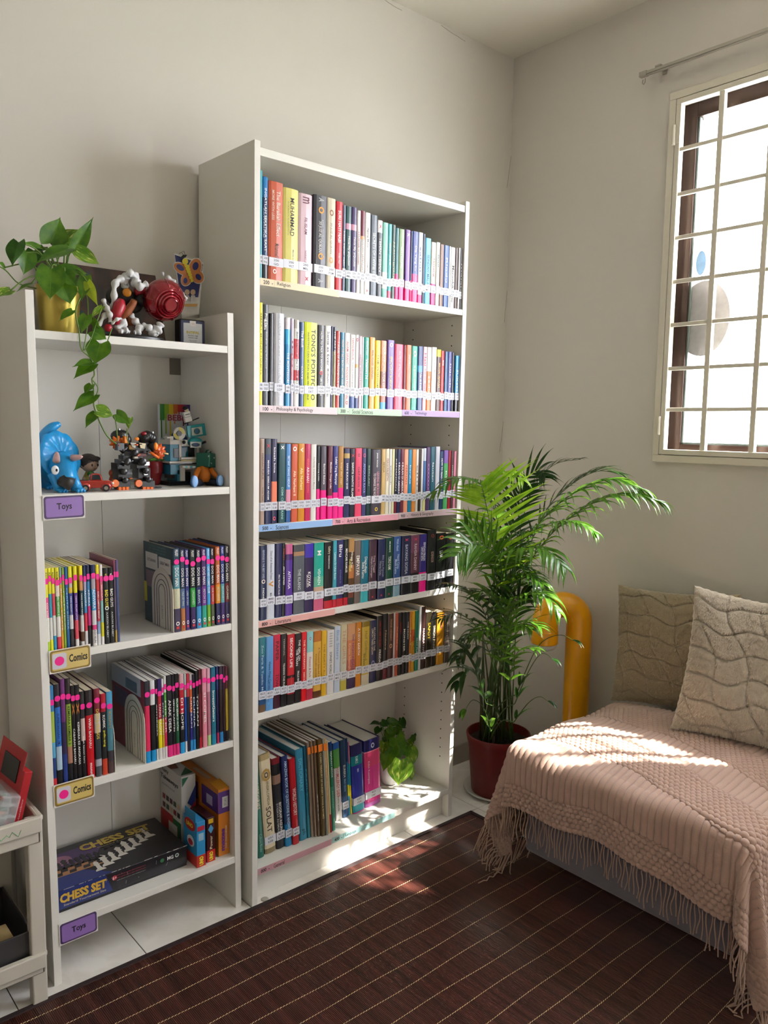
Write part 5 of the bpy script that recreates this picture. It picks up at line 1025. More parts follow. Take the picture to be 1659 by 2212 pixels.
vine(pot, [rim+Vector((.03, -.035, .0)), C1(555, 640, -.262), C1(520, 740, -.287), C1(545, 880, -.292), C1(560, 1000, -.295), C1(620, 1060, -.295), C1(640, 1110, -.296), C1(650, 1180, -.297), C2(500, 0, -.298), C2(515, 90, -.299), C2(515, 200, -.30), C2(560, 330, -.302), C2(620, 440, -.302), C2(690, 500, -.303)], .0016, stm, 'vine')
vine(pot, [rim+Vector((.045, -.03, .0)), C1(600, 640, -.262), C1(606, 780, -.287), C1(590, 930, -.294), C1(575, 1010, -.295), C1(622, 940, -.296), C1(700, 720, -.297)], .0013, stm, 'vine')
vine(pot, [C1(770, 860, -.29), C1(740, 950, -.292), C1(720, 1000, -.295)], .0012, stm, 'vine')
vine(pot, [C2(500, 0, -.298), C2(545, 60, -.299), C2(530, 130, -.299), C2(500, 110, -.299)], .0013, stm, 'vine')
vine(pot, [C2(672, 280, -.302), C2(690, 360, -.303), C2(700, 480, -.303)], .0012, stm, 'vine')
vine(pot, [C2(775, 380, -.303), C2(770, 440, -.303), C2(785, 500, -.303)], .0012, stm, 'vine')
vine(pot, [rim+Vector((-.045, 0, 0)), C1(130, 550, -.23), C1(40, 460, -.23), C1(-30, 420, -.23)], .0014, stm, 'vine')
# pothos in a mug
C5 = lambda x, y, yy: at(780+x/7.54, 1530+y/7.54, 1, yy)
mg = at(780+578/7.54, 1530+1262/7.54, 2, TZ[5]); mg = Vector((mg.x, mg.y+.034, TZ[5]+.0005))
mug = empty('potted_pothos', tuple(mg), 'small variegated pothos in a white mug on the lowest shelf', 'plant')
wm_ = mat('#dcdcda', .18, name='white_glaze', coat=.5)
MR, MH = .036, .075
b = MB(); b.lathe([(0, 0), (MR*.7, 0), (MR*.82, .006), (MR*.97, .03), (MR, MH), (MR*.93, MH), (MR*.9, .02)], wm_, 40); b.build('mug', mug, smooth=True, auto=60)
b = MB(); b.tube([Vector((MR*.95, -.0, .06))+Vector((.022*math.sin(k*math.pi/10), 0, -.018*(1-math.cos(k*math.pi/10)))) for k in range(11)], .0035, wm_, 10); b.build('handle', mug, Matrix.Rotation(math.radians(-25), 4, 'Z'), smooth=True)
b = MB(); b.lathe([(0, MH-.012), (MR*.93, MH-.012)], soil, 24); b.build('soil', mug)
y0 = mg.y
for (bx, by, tx, ty, wd, dy, mi, tw) in [(300, 240, 140, 250, 90, .04, 2, .3), (330, 215, 440, 300, 90, .03, 2, .2), (450, 235, 640, 215, 120, .03, 0, .1), (600, 250, 748, 322, 90, .02, 2, -.2), (300, 320, 226, 436, 110, .03, 2, .2), (480, 350, 375, 455, 110, .03, 2, .2), (560, 300, 655, 455, 140, .02, 0, .1), (400, 465, 470, 590, 130, .02, 2, .2),
    (870, 560, 885, 400, 150, .01, 2, .2), (560, 480, 665, 840, 230, -.01, 0, 0), (760, 540, 855, 630, 110, 0, 1, .2), (900, 620, 1010, 905, 130, .01, 2, -.3), (925, 680, 930, 900, 120, .0, 0, .2), (800, 660, 860, 945, 185, -.02, 1, 0), (640, 855, 605, 1275, 330, -.055, 1, 0), (455, 700, 355, 1035, 185, -.03, 0, .1), (790, 930, 832, 1185, 115, -.03, 1, -.2), (660, 160, 720, 330, 90, .04, 2, .4), (420, 180, 520, 260, 90, .05, 2, .2), (500, 380, 420, 520, 130, .01, 0, .2), (620, 420, 720, 560, 140, .0, 1, -.2), (380, 560, 340, 760, 150, -.01, 1, .2), (720, 640, 760, 800, 150, -.02, 0, 0), (520, 640, 500, 860, 170, -.03, 0, .1), (820, 480, 900, 520, 100, .01, 0, .3), (700, 860, 740, 1010, 130, -.04, 1, 0), (440, 320, 520, 420, 120, .01, 0, 0)]:
    B_, T_ = C5(bx, by, y0+dy), C5(tx, ty, y0+dy-.01); w3 = (C5(bx, by+wd, y0+dy)-B_).length*1.2
    leaf(B_, T_, w3, camN(B_)+Vector((R.uniform(-.3, .3), 0, .6)), Lm[mi], mug, fold=.2, droop=.12, twist=tw)
    top = mg+Vector((0, 0, MH-.012)); vine(mug, [top+Vector((R.uniform(-.02, .02), R.uniform(-.02, .02), 0)), (top+B_)/2+Vector((0, 0, .02)), B_], .0013, stm)
# ------------------------------------------------------------------ palm
PCX, PCY = 1.065, -.255
sau = MB(); wp = mat('#c9c8c0', .4, name='white_plastic')
sau.lathe([(0, .004), (.098, .004), (.118, .018), (.122, .018), (.122, .014), (.1, .0), (0, 0)], wp, 56, c=(PCX, PCY, .0004)); o = sau.build('plant_saucer', smooth=True, auto=50)
tag(o, 'white plastic saucer on the tiles beneath the dark red pot', 'saucer')
palm = empty('potted_palm', (PCX, PCY, .005), 'tall bright green areca palm in a dark red plastic pot beside the bookcase', 'plant')
redp = mat('#6c1816', .42, name='red_plastic')
RP, HP = .116, .215
b = MB(); b.lathe([(0, 0), (RP*.78, 0), (RP*.80, .004), (RP*.93, HP-.03), (RP*.955, HP-.03), (RP, HP-.004), (RP*.985, HP), (RP*.95, HP), (RP*.92, HP-.03)], redp, 64); b.build('pot', palm, smooth=True, auto=35)
b = MB(); b.lathe([(0, HP-.03), (RP*.93, HP-.03)], soil, 40); b.build('soil', palm)
Pm_ = [leaf_mat('palm_green', '#3a6a1c', '#557f26', 0, .24, .34, '#7ca040'), leaf_mat('palm_sunlit', '#7cae22', '#a2cc38', 0, .26, .55, '#c4dc70'), leaf_mat('palm_dark', '#1c3c14', '#2a501a', 0, .28, .3)]  # second material puts the sun on the fan into its leaf colour
def catm(pts, n):
    out = []
    for i in range(len(pts)-1):
        p0, p1, p2, p3 = pts[max(i-1, 0)], pts[i], pts[i+1], pts[min(i+2, len(pts)-1)]
        for k in range(n):
            t = k/n; out.append(.5*((2*p1)+(p2-p0)*t+(2*p0-5*p1+4*p2-p3)*t*t+(3*p1-p0-3*p2+p3)*t**3))
    out.append(pts[-1]); return out
def clampx(q):
    q.x = min(q.x, XR-.012); q.y = min(q.y, -.012)
    return q
def frond(pts, nl, L, m, N=(0, 0, 1), droop=.5, ang=52, wd=.011, s0=.12, name='frond', stem_from=None, sides=(1, -1), vv=.45, lift=.15):
    pts = [Vector(q) for q in pts]
    path = catm(pts, 8); n = len(path)
    b = MB(); sm = mat('#3c5822', .45, name='palm_stem')
    full = path
    if stem_from is not None: full = catm([Vector(stem_from), Vector(stem_from).lerp(pts[0], .5)+Vector((0, 0, .04)), pts[0]], 5)[:-1]+path
    k = len(full); b.tube(full, [.0023*(1-.7*i/(k-1)) for i in range(k)], sm, 6)
    vs, fs = [], []; N = Vector(N)
    uvs = []
    for i in range(nl):
        f = s0+(1-s0)*i/(nl-1); idx = min(n-2, int(f*(n-1))); q = path[idx]; T_ = (path[idx+1]-path[idx]).normalized()
        S_ = T_.cross(N)
        if S_.length < .05: S_ = T_.orthogonal()
        S_.normalize(); Nn = S_.cross(T_).normalized()
        ll = L*(math.sin(math.pi*(.18+.72*f))**.7)*R.uniform(.9, 1.08)
        for sd in sides:
            al = math.radians(ang*(1-vv*f)+R.uniform(-5, 5)); d = (T_*math.cos(al)+S_*sd*math.sin(al)+Nn*(lift+R.uniform(-.06, .06))).normalized()
            ns = 7; o0 = len(vs); c = q.copy(); dd = d.copy()
            wv = dd.cross(Nn).normalized()
            for s in range(ns+1):
                u = s/ns; w_ = wd*max(.04, math.sin(math.pi*min(1, .1+u*.9)**.7))*(1-u**5) if s < ns else 0.0004
                wvec = (wv-dd*wv.dot(dd)).normalized(); upv = wvec.cross(dd)
                for e, h in ((-1, .18), (0, 0), (1, .18)):
                    vs.append(clampx(c+wvec*e*w_*.5+upv*(h*w_))); uvs.append((u, e*1.0))
                c = c+dd*(ll/ns); dd = (dd+Vector((0, 0, -1))*(droop*2.0/ns)*(.25+u*1.3)).normalized()
            for s in range(ns):
                for e in (0, 1):
                    a = o0+s*3+e; fs.append((a, a+1, a+4, a+3))
    b2 = MB(); b2.add(vs, fs, m)
    off = len(b.v); b.add(vs, fs, m); o = b.build(name, smooth=True); o.parent = palm; o.matrix_parent_inverse = palm.matrix_world.inverted()
    uvl = o.data.uv_layers.new(name='UVMap'); li = np.zeros(len(o.data.loops), dtype=np.int32); o.data.loops.foreach_get('vertex_index', li)
    full_uv = np.array([(0, 1)]*off+uvs, dtype=np.float32); uvl.data.foreach_set('uv', full_uv[li].ravel())
    return o
base = Vector((PCX, PCY, .19))
def sb(): a = R.uniform(0, 6.28); r = R.uniform(.015, .07); return base+Vector((r*math.cos(a), r*math.sin(a), 0))
FN = [ # pts (px,py,depth), leaflets, length, mat, N mode, droop, angle, width, sides, lift
 ([(1074, 1300, 2.56), (1068, 1190, 2.46), (1056, 1120, 2.42), (1046, 1070, 2.40), (1040, 1046, 2.39)], 19, .21, 1, 'cam', .16, 66, .0135, (1,), .0),
 ([(1068, 1200, 2.47), (1055, 1115, 2.43), (1040, 1050, 2.40)], 13, .15, 1, 'cam', .2, 62, .012, (-1,), .0),
 ([(1085, 1180, 2.56), (1062, 1080, 2.50), (1030, 1040, 2.46), (985, 1034, 2.40), (935, 1068, 2.36)], 17, .11, 0, 'up', 1.1, 55, .011, (1, -1), .05),
 ([(1080, 1150, 2.56), (1066, 1060, 2.50), (1076, 1026, 2.46), (1104, 1020, 2.42), (1128, 1038, 2.38)], 12, .10, 1, 'up', 1.3, 58, .010, (1, -1), .05),
 ([(1110, 1230, 2.60), (1165, 1130, 2.55), (1240, 1065, 2.48), (1320, 1036, 2.42), (1388, 1058, 2.38)], 21, .165, 0, 'up', 1.15, 52, .0150, (1, -1), .05),
 ([(1120, 1250, 2.58), (1185, 1160, 2.52), (1265, 1095, 2.45), (1350, 1066, 2.38), (1426, 1084, 2.33)], 21, .155, 0, 'up', 1.15, 52, .0145, (1, -1), .05),
 ([(1120, 1240, 2.66), (1175, 1110, 2.66), (1230, 1050, 2.64), (1290, 1018, 2.60), (1340, 1025, 2.56)], 18, .12, 2, 'up', .6, 50, .011, (1, -1), .15),
 ([(1100, 1240, 2.56), (1130, 1165, 2.48), (1190, 1130, 2.38), (1245, 1128, 2.30), (1285, 1150, 2.26)], 17, .10, 0, 'up', 1.2, 55, .011, (1, -1), .05),
 ([(1085, 1240, 2.54), (1095, 1205, 2.44), (1130, 1184, 2.34), (1180, 1188, 2.26), (1218, 1225, 2.22)], 17, .14, 0, 'up', 1.35, 58, .0145, (1, -1), .0),
 ([(1078, 1250, 2.54), (1062, 1200, 2.46), (1034, 1160, 2.42), (1004, 1130, 2.40)], 13, .11, 0, 'cam', .5, 62, .0105, (1, -1), .05),
 ([(1085, 1240, 2.50), (1076, 1200, 2.42), (1050, 1180, 2.36), (1015, 1176, 2.31), (988, 1200, 2.28)], 17, .135, 0, 'cam', .7, 66, .014, (1, -1), .0),
 ([(1090, 1340, 2.60), (1110, 1262, 2.52), (1140, 1240, 2.44), (1172, 1262, 2.38)], 12, .10, 0, 'up', 1.1, 50, .011, (1, -1), .1),
 ([(1090, 1400, 2.56), (1105, 1310, 2.46), (1140, 1282, 2.38), (1178, 1286, 2.32), (1205, 1320, 2.29)], 12, .115, 0, 'up', 1.2, 52, .015, (1, -1), .0),
 ([(1065, 1400, 2.60), (1045, 1320, 2.52), (1010, 1275, 2.44), (968, 1262, 2.38)], 14, .11, 2, 'up', .8, 50, .011, (1, -1), .1),
 ([(1060, 1420, 2.60), (1035, 1360, 2.50), (990, 1325, 2.42), (950, 1338, 2.37)], 11, .10, 2, 'up', .7, 48, .008, (1, -1), .1),
 ([(1095, 1300, 2.70), (1120, 1160, 2.74), (1150, 1060, 2.74), (1195, 1005, 2.72), (1255, 992, 2.7)], 14, .09, 2, 'up', .6, 45, .008, (1, -1), .2),
 ([(1095, 1260, 2.72), (1108, 1130, 2.76), (1125, 1050, 2.76), (1160, 1016, 2.74), (1178, 1028, 2.7)], 14, .12, 2, 'cam', .5, 52, .010, (1, -1), .1),
 ([(1080, 1330, 2.62), (1095, 1200, 2.64), (1115, 1110, 2.64), (1140, 1050, 2.62)], 17, .13, 2, 'cam', .5, 52, .011, (1, -1), .0),
 ([(1040, 1500, 2.66), (1025, 1440, 2.64), (1008, 1400, 2.60), (992, 1420, 2.56)], 6, .12, 2, 'up', .9, 38, .020, (1, -1), .1),
 ([(1115, 1500, 2.62), (1160, 1400, 2.5), (1205, 1372, 2.42), (1240, 1384, 2.36)], 2, .11, 2, 'up', .8, 14, .012, (1, -1), .1),
 ([(1112, 1520, 2.60), (1142, 1450, 2.50), (1170, 1412, 2.44), (1195, 1424, 2.40)], 2, .09, 2, 'up', .8, 16, .012, (1, -1), .1),
 ([(1100, 1480, 2.56), (1110, 1425, 2.46), (1128, 1402, 2.38), (1158, 1404, 2.34)], 7, .08, 0, 'up', .8, 45, .014, (1, -1), .1),
 ([(1080, 1440, 2.56), (1072, 1380, 2.46), (1060, 1355, 2.38), (1035, 1370, 2.34)], 9, .09, 0, 'up', .9, 48, .011, (1, -1), .1),
 ([(1090, 1420, 2.54), (1100, 1365, 2.44), (1120, 1345, 2.36), (1145, 1360, 2.31)], 10, .09, 0, 'up', 1.0, 48, .012, (1, -1), .1),
 ([(1095, 1400, 2.62), (1105, 1330, 2.60), (1118, 1290, 2.56), (1140, 1280, 2.52)], 11, .11, 2, 'cam', .7, 50, .012, (1, -1), .1),
 ([(1050, 1520, 2.58), (1030, 1460, 2.50), (1008, 1448, 2.46), (990, 1475, 2.44)], 5, .11, 2, 'up', .9, 35, .02, (1, -1), .1),
 ([(1060, 1580, 2.60), (1045, 1530, 2.54), (1022, 1512, 2.50), (1004, 1535, 2.48)], 2, .09, 0, 'up', .9, 22, .018, (1, -1), .1),
 ([(1110, 1560, 2.56), (1140, 1520, 2.50), (1165, 1505, 2.46), (1185, 1516, 2.44)], 2, .08, 2, 'up', .6, 24, .014, (1, -1), .1),
]
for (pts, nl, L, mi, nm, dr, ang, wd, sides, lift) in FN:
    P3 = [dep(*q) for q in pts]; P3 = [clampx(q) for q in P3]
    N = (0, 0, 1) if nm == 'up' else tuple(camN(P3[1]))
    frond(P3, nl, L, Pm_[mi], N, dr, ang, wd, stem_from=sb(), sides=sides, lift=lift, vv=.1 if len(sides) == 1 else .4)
for k in range(10):   # inner leafy stems that fill the clump
    px = R.uniform(1035, 1105); py = R.uniform(1250, 1430); d0 = R.uniform(2.48, 2.74); sgn = R.choice((-1, 1))
    pts = [dep(px, py+60, d0), dep(px+sgn*15, py, d0-.03), dep(px+sgn*50, py-40, d0-.06), dep(px+sgn*R.uniform(70, 100), py-R.uniform(-10, 40), d0-.09)]
    pts = [clampx(q) for q in pts]
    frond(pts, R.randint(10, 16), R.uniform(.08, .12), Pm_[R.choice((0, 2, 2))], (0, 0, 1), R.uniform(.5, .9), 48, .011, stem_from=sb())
b = MB()
for k in range(13):
    q = sb(); a = R.uniform(-.06, .06); c2_ = R.uniform(-.05, .05)
    b = MB(); b.tube([q, q+Vector((a*.4, c2_*.4, .18)), q+Vector((a, c2_, .42))], [.0042, .0032, .0022], mat(R.choice(('#36421e', '#4c4020', '#2e4018')), .5), 7)
    o = b.build('cane', smooth=True); o.parent = palm; o.matrix_parent_inverse = palm.matrix_world.inverted()
# ------------------------------------------------------------------ things on top of the short bookcase
def pz_(root, b, name, **k):
    o = b.build(name, **k); o.parent = root; o.matrix_parent_inverse = root.matrix_world.inverted(); return o
def cb(b, x0, y0, x1, y1, yy, d, m, F=None, rot=0):
    F = F or C2; A = F(x0, y1, yy); B_ = F(x1, y0, yy); zz = F((x0+x1)/2, y1, yy).z, F((x0+x1)/2, y0, yy).z
    if rot:
        c = Vector(((A.x+B_.x)/2, yy+d/2, (zz[0]+zz[1])/2)); T_ = Matrix.Translation(c) @ Matrix.Rotation(rot, 4, 'Y')
        b.box(-(B_.x-A.x)/2, (B_.x-A.x)/2, -d/2, d/2, -(zz[1]-zz[0])/2, (zz[1]-zz[0])/2, m, T_)
    else: b.box(A.x, B_.x, yy, yy+d, zz[0], zz[1], m)
zt = SZ[0]
# dark abstract canvas leaning on the wall
def canvas_mat():
    m = bpy.data.materials.new('dark_painting'); m.use_nodes = True; nt = m.node_tree; b = nt.nodes['Principled BSDF']; b.inputs['Roughness'].default_value = .45
    tc = nt.nodes.new('ShaderNodeTexCoord'); mp = nt.nodes.new('ShaderNodeMapping'); mp.inputs['Scale'].default_value = (28, 28, 9)
    n = nt.nodes.new('ShaderNodeTexNoise'); n.inputs['Scale'].default_value = 1.0; n.inputs['Detail'].default_value = 4
    r = nt.nodes.new('ShaderNodeValToRGB'); e = r.color_ramp.elements; e[0].position = .35; e[0].color = (*lin('#1c1012'), 1); e[1].position = .72; e[1].color = (*lin('#2c6068'), 1)
    for p_, c in ((.5, '#3a1c1a'), (.6, '#4a2c24'), (.64, '#203c40')): q = e.new(p_); q.color = (*lin(c), 1)
    nt.links.new(tc.outputs['Object'], mp.inputs[0]); nt.links.new(mp.outputs[0], n.inputs['Vector']); nt.links.new(n.outputs['Fac'], r.inputs[0]); nt.links.new(r.outputs[0], b.inputs['Base Color'])
    return m
xr = C1(1150, 935, -.075).x; xl = xr-.31
cv = empty('canvas', (xl, -.075, zt), 'dark abstract painting on board leaning against the wall behind the figurine', 'painting')
hgt = .192; ln_ = math.atan2(.062, hgt)
b = MB(); b.box(0, xr-xl, 0, .008, 0, .207, canvas_mat(), Matrix.Translation((xl, -.075, zt+.001)) @ Matrix.Rotation(-ln_, 4, 'X')); pz_(cv, b, 'board')
# figurine: swirling white smoke around a red dome
fg = empty('figurine', (C1(900, 900, -.2).x, -.2, zt), 'figurine with white smoke coils and a glossy dark red ribbed dome, on a black base', 'figurine')
wsm = mat('#c8c8c8', .5, name='smoke_plastic'); red = mat('#8c0a1c', .14, .5, name='metallic_red', coat=.8); blk = mat('#141414', .35, name='black_plastic')
cx_ = (C1(700, 900, -.2).x+C1(1110, 900, -.2).x)/2
b = MB(); T_ = Matrix.Translation((cx_, -.185, zt+.0006)) @ Matrix.Diagonal((1, .62, 1, 1)); b.lathe([(0, 0), (.088, 0), (.088, .009), (.083, .012), (0, .012)], blk, 48, T=T_); pz_(fg, b, 'base', smooth=True, auto=40)
def smoke(pts, r, yy=-.2, name='smoke_coil'):
    P = [C1(x, y, yy+dy) for x, y, dy in pts]; P = catm(P, 7); n = len(P); b = MB()
    b.tube(P, [r*(.6+.4*math.sin(math.pi*i/(n-1)))*(1+.30*math.sin(i*.95)) for i in range(n)], wsm, 10); pz_(fg, b, name, smooth=True)
smoke([(770, 730, 0), (785, 650, -.01), (790, 560, -.01), (830, 520, 0), (860, 560, .01), (870, 500, 0), (900, 480, -.01), (935, 520, 0), (930, 560, .01), (980, 565, -.01), (1020, 550, -.02)], .0088)
smoke([(885, 480, 0), (920, 490, 0), (935, 540, -.01), (960, 570, -.02), (1010, 552, -.02)], .0105)
smoke([(710, 655, -.01), (730, 710, -.01), (755, 760, -.02), (760, 815, -.02)], .0065)
smoke([(680, 845, -.01), (715, 780, -.01), (745, 755, -.01), (760, 800, -.02)], .006)
smoke([(770, 830, -.02), (800, 800, -.03), (835, 790, -.03)], .004)
smoke([(900, 760, 0), (925, 800, 0), (960, 850, -.01), (950, 885, -.02), (925, 890, -.02)], .0085)
smoke([(800, 870, -.01), (840, 830, -.01), (850, 800, 0)], .010)
smoke([(820, 885, -.02), (860, 875, -.02), (890, 888, -.02)], .0075)
smoke([(980, 838, -.01), (1020, 850, -.02), (1045, 885, -.02), (1085, 890, -.02)], .0085)
smoke([(1110, 825, -.02), (1090, 860, -.02), (1060, 890, -.02), (1075, 915, -.02)], .0115)
smoke([(1118, 470, 0), (1125, 500, 0)], .0035)
smoke([(1150, 500, -.01), (1190, 535, -.01), (1210, 560, -.01), (1215, 580, -.01)], .0062)
smoke([(1250, 610, -.01), (1275, 650, -.01), (1280, 668, -.01)], .005)
dc = C1(1130, 665, -.205); dr = .052
vdir = (CAM-dc).normalized(); Tq = Matrix.Translation(dc) @ (vdir+Vector((.42, 0, -.22))).to_track_quat('Z', 'Y').to_matrix().to_4x4()
b = MB(); pr = [(0, -dr*.8), (dr*.6, -dr*.72)]+[(dr*math.cos(t), dr*.82*math.sin(t)) for t in [math.radians(q) for q in (-35, -15, 0, 15, 30, 42)]]
for k, f in enumerate((.70, .58, .46)):
    z0 = dr*.82*math.sqrt(1-f*f); pr += [(dr*f, z0), (dr*f-.001, z0+.003), (dr*f-.0035, z0+.0035), (dr*f-.005, z0+.0015)]
pr += [(dr*.34, .041), (dr*.33, .046), (dr*.30, .047), (dr*.27, .043), (0, .043)]
b.lathe(pr, red, 48, T=Tq); pz_(fg, b, 'red_dome', smooth=True, auto=45)
b = MB()
for k in range(9):
    a = k*2*math.pi/9+.3; b.tube([Tq @ Vector((dr*1.005*math.cos(t)*math.cos(a), dr*1.005*math.cos(t)*math.sin(a), dr*.825*math.sin(t))) for t in (0, .25, .5, .72)], .0016, red, 6)
pz_(fg, b, 'dome_ridge', smooth=True)
b = MB(); sk_ = mat('#8c4a20', .5, name='orange_brown_figure'); blk2 = mat('#1c1a1a', .6); crim = mat('#a01428', .4)
b.tube([C1(800, 830, -.21), C1(800, 760, -.215), C1(825, 700, -.215), C1(835, 670, -.21)], [.008, .013, .015, .009], crim, 12); pz_(fg, b, 'crimson_arm', smooth=True)
b = MB(); b.ball(C1(745, 855, -.215), .0095, crim, 12, 8); pz_(fg, b, 'crimson_fist', smooth=True)
b = MB(); b.tube([C1(830, 780, -.2), C1(880, 740, -.2), C1(915, 690, -.205), C1(925, 665, -.21)], [.010, .011, .009, .0075], sk_, 10); b.tube([C1(890, 760, -.19), C1(900, 800, -.19), C1(905, 840, -.19)], [.012, .009, .008], sk_, 10); pz_(fg, b, 'torso', smooth=True)
b = MB(); b.ball(C1(860, 650, -.17), (.026, .02, .026), blk2, 14, 10); b.ball(C1(900, 700, -.16), (.03, .018, .02), blk2, 14, 10); b.ball(C1(780, 640, -.16), (.018, .015, .02), blk2, 12, 8); pz_(fg, b, 'dark_coat', smooth=True)
b = MB(); b.lathe([(0, .003), (.0085, .003), (.0105, 0), (0, 0)], mat('#c07a10', .45), 24, T=Matrix.Translation(C1(875, 612, -.205)) @ camN(C1(875, 612, -.2)).to_track_quat('Z', 'Y').to_matrix().to_4x4()); pz_(fg, b, 'amber_disc', smooth=True)
b = MB(); b.tube([C1(930, 610, -.19), C1(1000, 600, -.19)], .008, crim, 8); b.tube([C1(940, 640, -.19), C1(1000, 690, -.185)], .01, blk2, 8); pz_(fg, b, 'arm', smooth=True)
# plaque with INTIFAL
Pq = C1(1195, 950, -.165); Pr = C1(1410, 962, -.205)
pl = empty('plaque', (Pq.x, -.19, zt), 'small black framed plaque reading INTIFAL at the right end of the top shelf', 'plaque')
xa, xb = C1(1240, 950, -.195).x, C1(1408, 950, -.195).x; zh = C1(1320, 800, -.195).z-zt; Mq = Matrix.Translation((xa, -.195, zt+.0008)) @ Matrix.Rotation(math.radians(-4), 4, 'Z'); W_ = xb-xa
b = MB(); b.box(0, W_, 0, .035, 0, zh, blk, Mq); pz_(pl, b, 'frame', bevel=.004, segs=3)
b = MB(); b.box(.003, W_-.003, -.0012, 0, .004, zh-.004, mat('#1c2450', .4), Mq); pz_(pl, b, 'blue_mount')
b = MB(); b.box(.009, W_-.009, -.0022, -.0012, .008, zh-.010, mat('#c4c8cc', .4), Mq); b.box(W_*.38, W_*.62, -.0026, -.0022, zh-.018, zh-.004, mat('#d8d4d4', .4), Mq); o = pz_(pl, b, 'certificate')
ex = Mq.to_3x3() @ Vector((1, 0, 0)); rt_ = pl
def ptxt(t, xf, zf, w_, h_, c, root, M, y=-.0030, **k):
    o = put_text(t, 'lettering', None, M @ Vector((xf, y, zf)), M.to_3x3() @ Vector((1, 0, 0)), M.to_3x3() @ Vector((0, 0, 1)), w_, h_, c, **k)
    mw = o.matrix_local.copy(); o.parent = root; o.matrix_parent_inverse = root.matrix_world.inverted(); return o
ptxt('INTIFAL', W_/2, zh*.5, W_*.52, .0065, '#c8b020', pl, Mq, bold=.03)
for k, (f, w_) in enumerate(((.38, .4), (.30, .36), (.2, .3), (.15, .24))): ptxt('READING CAMP' if k < 2 else 'kelas cemerlang', W_/2, zh*f, W_*w_, .0028, '#30343c', pl, Mq)
ptxt('~ O ~', W_*.5, zh-.011, W_*.14, .004, '#8a2038', pl, Mq)
# butterfly bookmark card in a clip stand
bx = C1(1300, 560, -.10); bc_ = empty('butterfly_card', (bx.x, -.10, zt), 'navy card with an orange butterfly cutout wearing a graduation cap', 'card')
def poly_on(F, yy, pts, th, m, b):
    P = [F(x, y, yy) for x, y in pts]; n = len(P); Q = [p_+Vector((0, th, 0)) for p_ in P]
    b.add(P+Q, [tuple(range(n)), tuple(range(n, 2*n))[::-1]]+[(i, i+n, (i+1) % n+n, (i+1) % n) for i in range(n)], m)
b = MB(); poly_on(C1, -.10, [(1200, 340), (1285, 372), (1405, 405), (1370, 760), (1255, 790)], .001, mat('#d8d6d0', .5), b); pz_(bc_, b, 'card_back')
b = MB(); poly_on(C1, -.1012, [(1206, 352), (1285, 380), (1398, 418), (1366, 645), (1242, 640)], .0009, mat('#1c2460', .5), b); pz_(bc_, b, 'navy_sky')
def ell(cx, cy, a, b_, rot, n=26): return [(cx+a*math.cos(t)*math.cos(rot)-b_*math.sin(t)*math.sin(rot), cy+a*math.cos(t)*math.sin(rot)+b_*math.sin(t)*math.cos(rot)) for t in [2*math.pi*k/n for k in range(n)]]
og = mat('#b8703a', .5); nv = mat('#202868', .5); yl_ = mat('#c8b828', .5); cr_ = mat('#d8d4c8', .5)
for (a, s, mm, y) in ((1.12, 1.2, cr_, -.1030), (1, 1, og, -.1045)):
    b = MB()
    for e in ((1345, 440, 42, 62, .25), (1255, 450, 34, 62, -1.0), (1360, 500, 40, 50, -.6), (1285, 520, 34, 45, .3)): poly_on(C1, y, ell(e[0], e[1], e[2]*a, e[3]*a, e[4]), .0008, mm, b)
    pz_(bc_, b, 'wing_border' if mm is cr_ else 'wings')
b = MB()
for e in ((1348, 430, 20, 28, .2), (1243, 440, 17, 30, -.9), (1368, 505, 17, 24, -.6), (1278, 530, 14, 20, 0)): poly_on(C1, -.1056, ell(*e), .0008, nv, b)
pz_(bc_, b, 'wing_print')
b = MB()
for k in range(6): poly_on(C1, -.1068, ell(1288+k*7, 430+k*20, 19-k*1.8, 12, .25), .0008, yl_, b)
poly_on(C1, -.1068, ell(1276, 398, 20, 22, 0), .0008, yl_, b); pz_(bc_, b, 'body')
b = MB(); poly_on(C1, -.1078, [(1240, 375), (1262, 352), (1290, 352), (1278, 372)], .0008, blk, b); pz_(bc_, b, 'cap')
b = MB(); b.tube([C1(1262, 352, -.103), C1(1250, 335, -.103), C1(1235, 345, -.103)], .0006, blk, 5); b.tube([C1(1275, 352, -.103), C1(1268, 328, -.103), C1(1255, 330, -.103)], .0006, blk, 5); pz_(bc_, b, 'antennae')
b = MB()
for x in (1290, 1330): poly_on(C1, -.1022, ell(x, 610, 17, 20, 0), .0008, mat('#b89c80', .5), b); poly_on(C1, -.1022, [(x-14, 632), (x+14, 632), (x+18, 672), (x-16, 672)], .0008, mat('#c8c4c4', .5), b)
pz_(bc_, b, 'printed_children')
b = MB(); poly_on(C1, -.1020, [(1255, 690), (1362, 690), (1358, 708), (1255, 708)], .0006, mat('#c89850', .5), b); pz_(bc_, b, 'printed_strip')
b = MB(); A_ = C1(1340, 780, -.1).x; b.box(A_-.022, A_+.008, -.112, -.09, zt, zt+.05, mat('#b8b8b4', .3, name='clear_stand', trans=.3)); pz_(bc_, b, 'stand')
# ------------------------------------------------------------------ toys
zt = SZ[1]
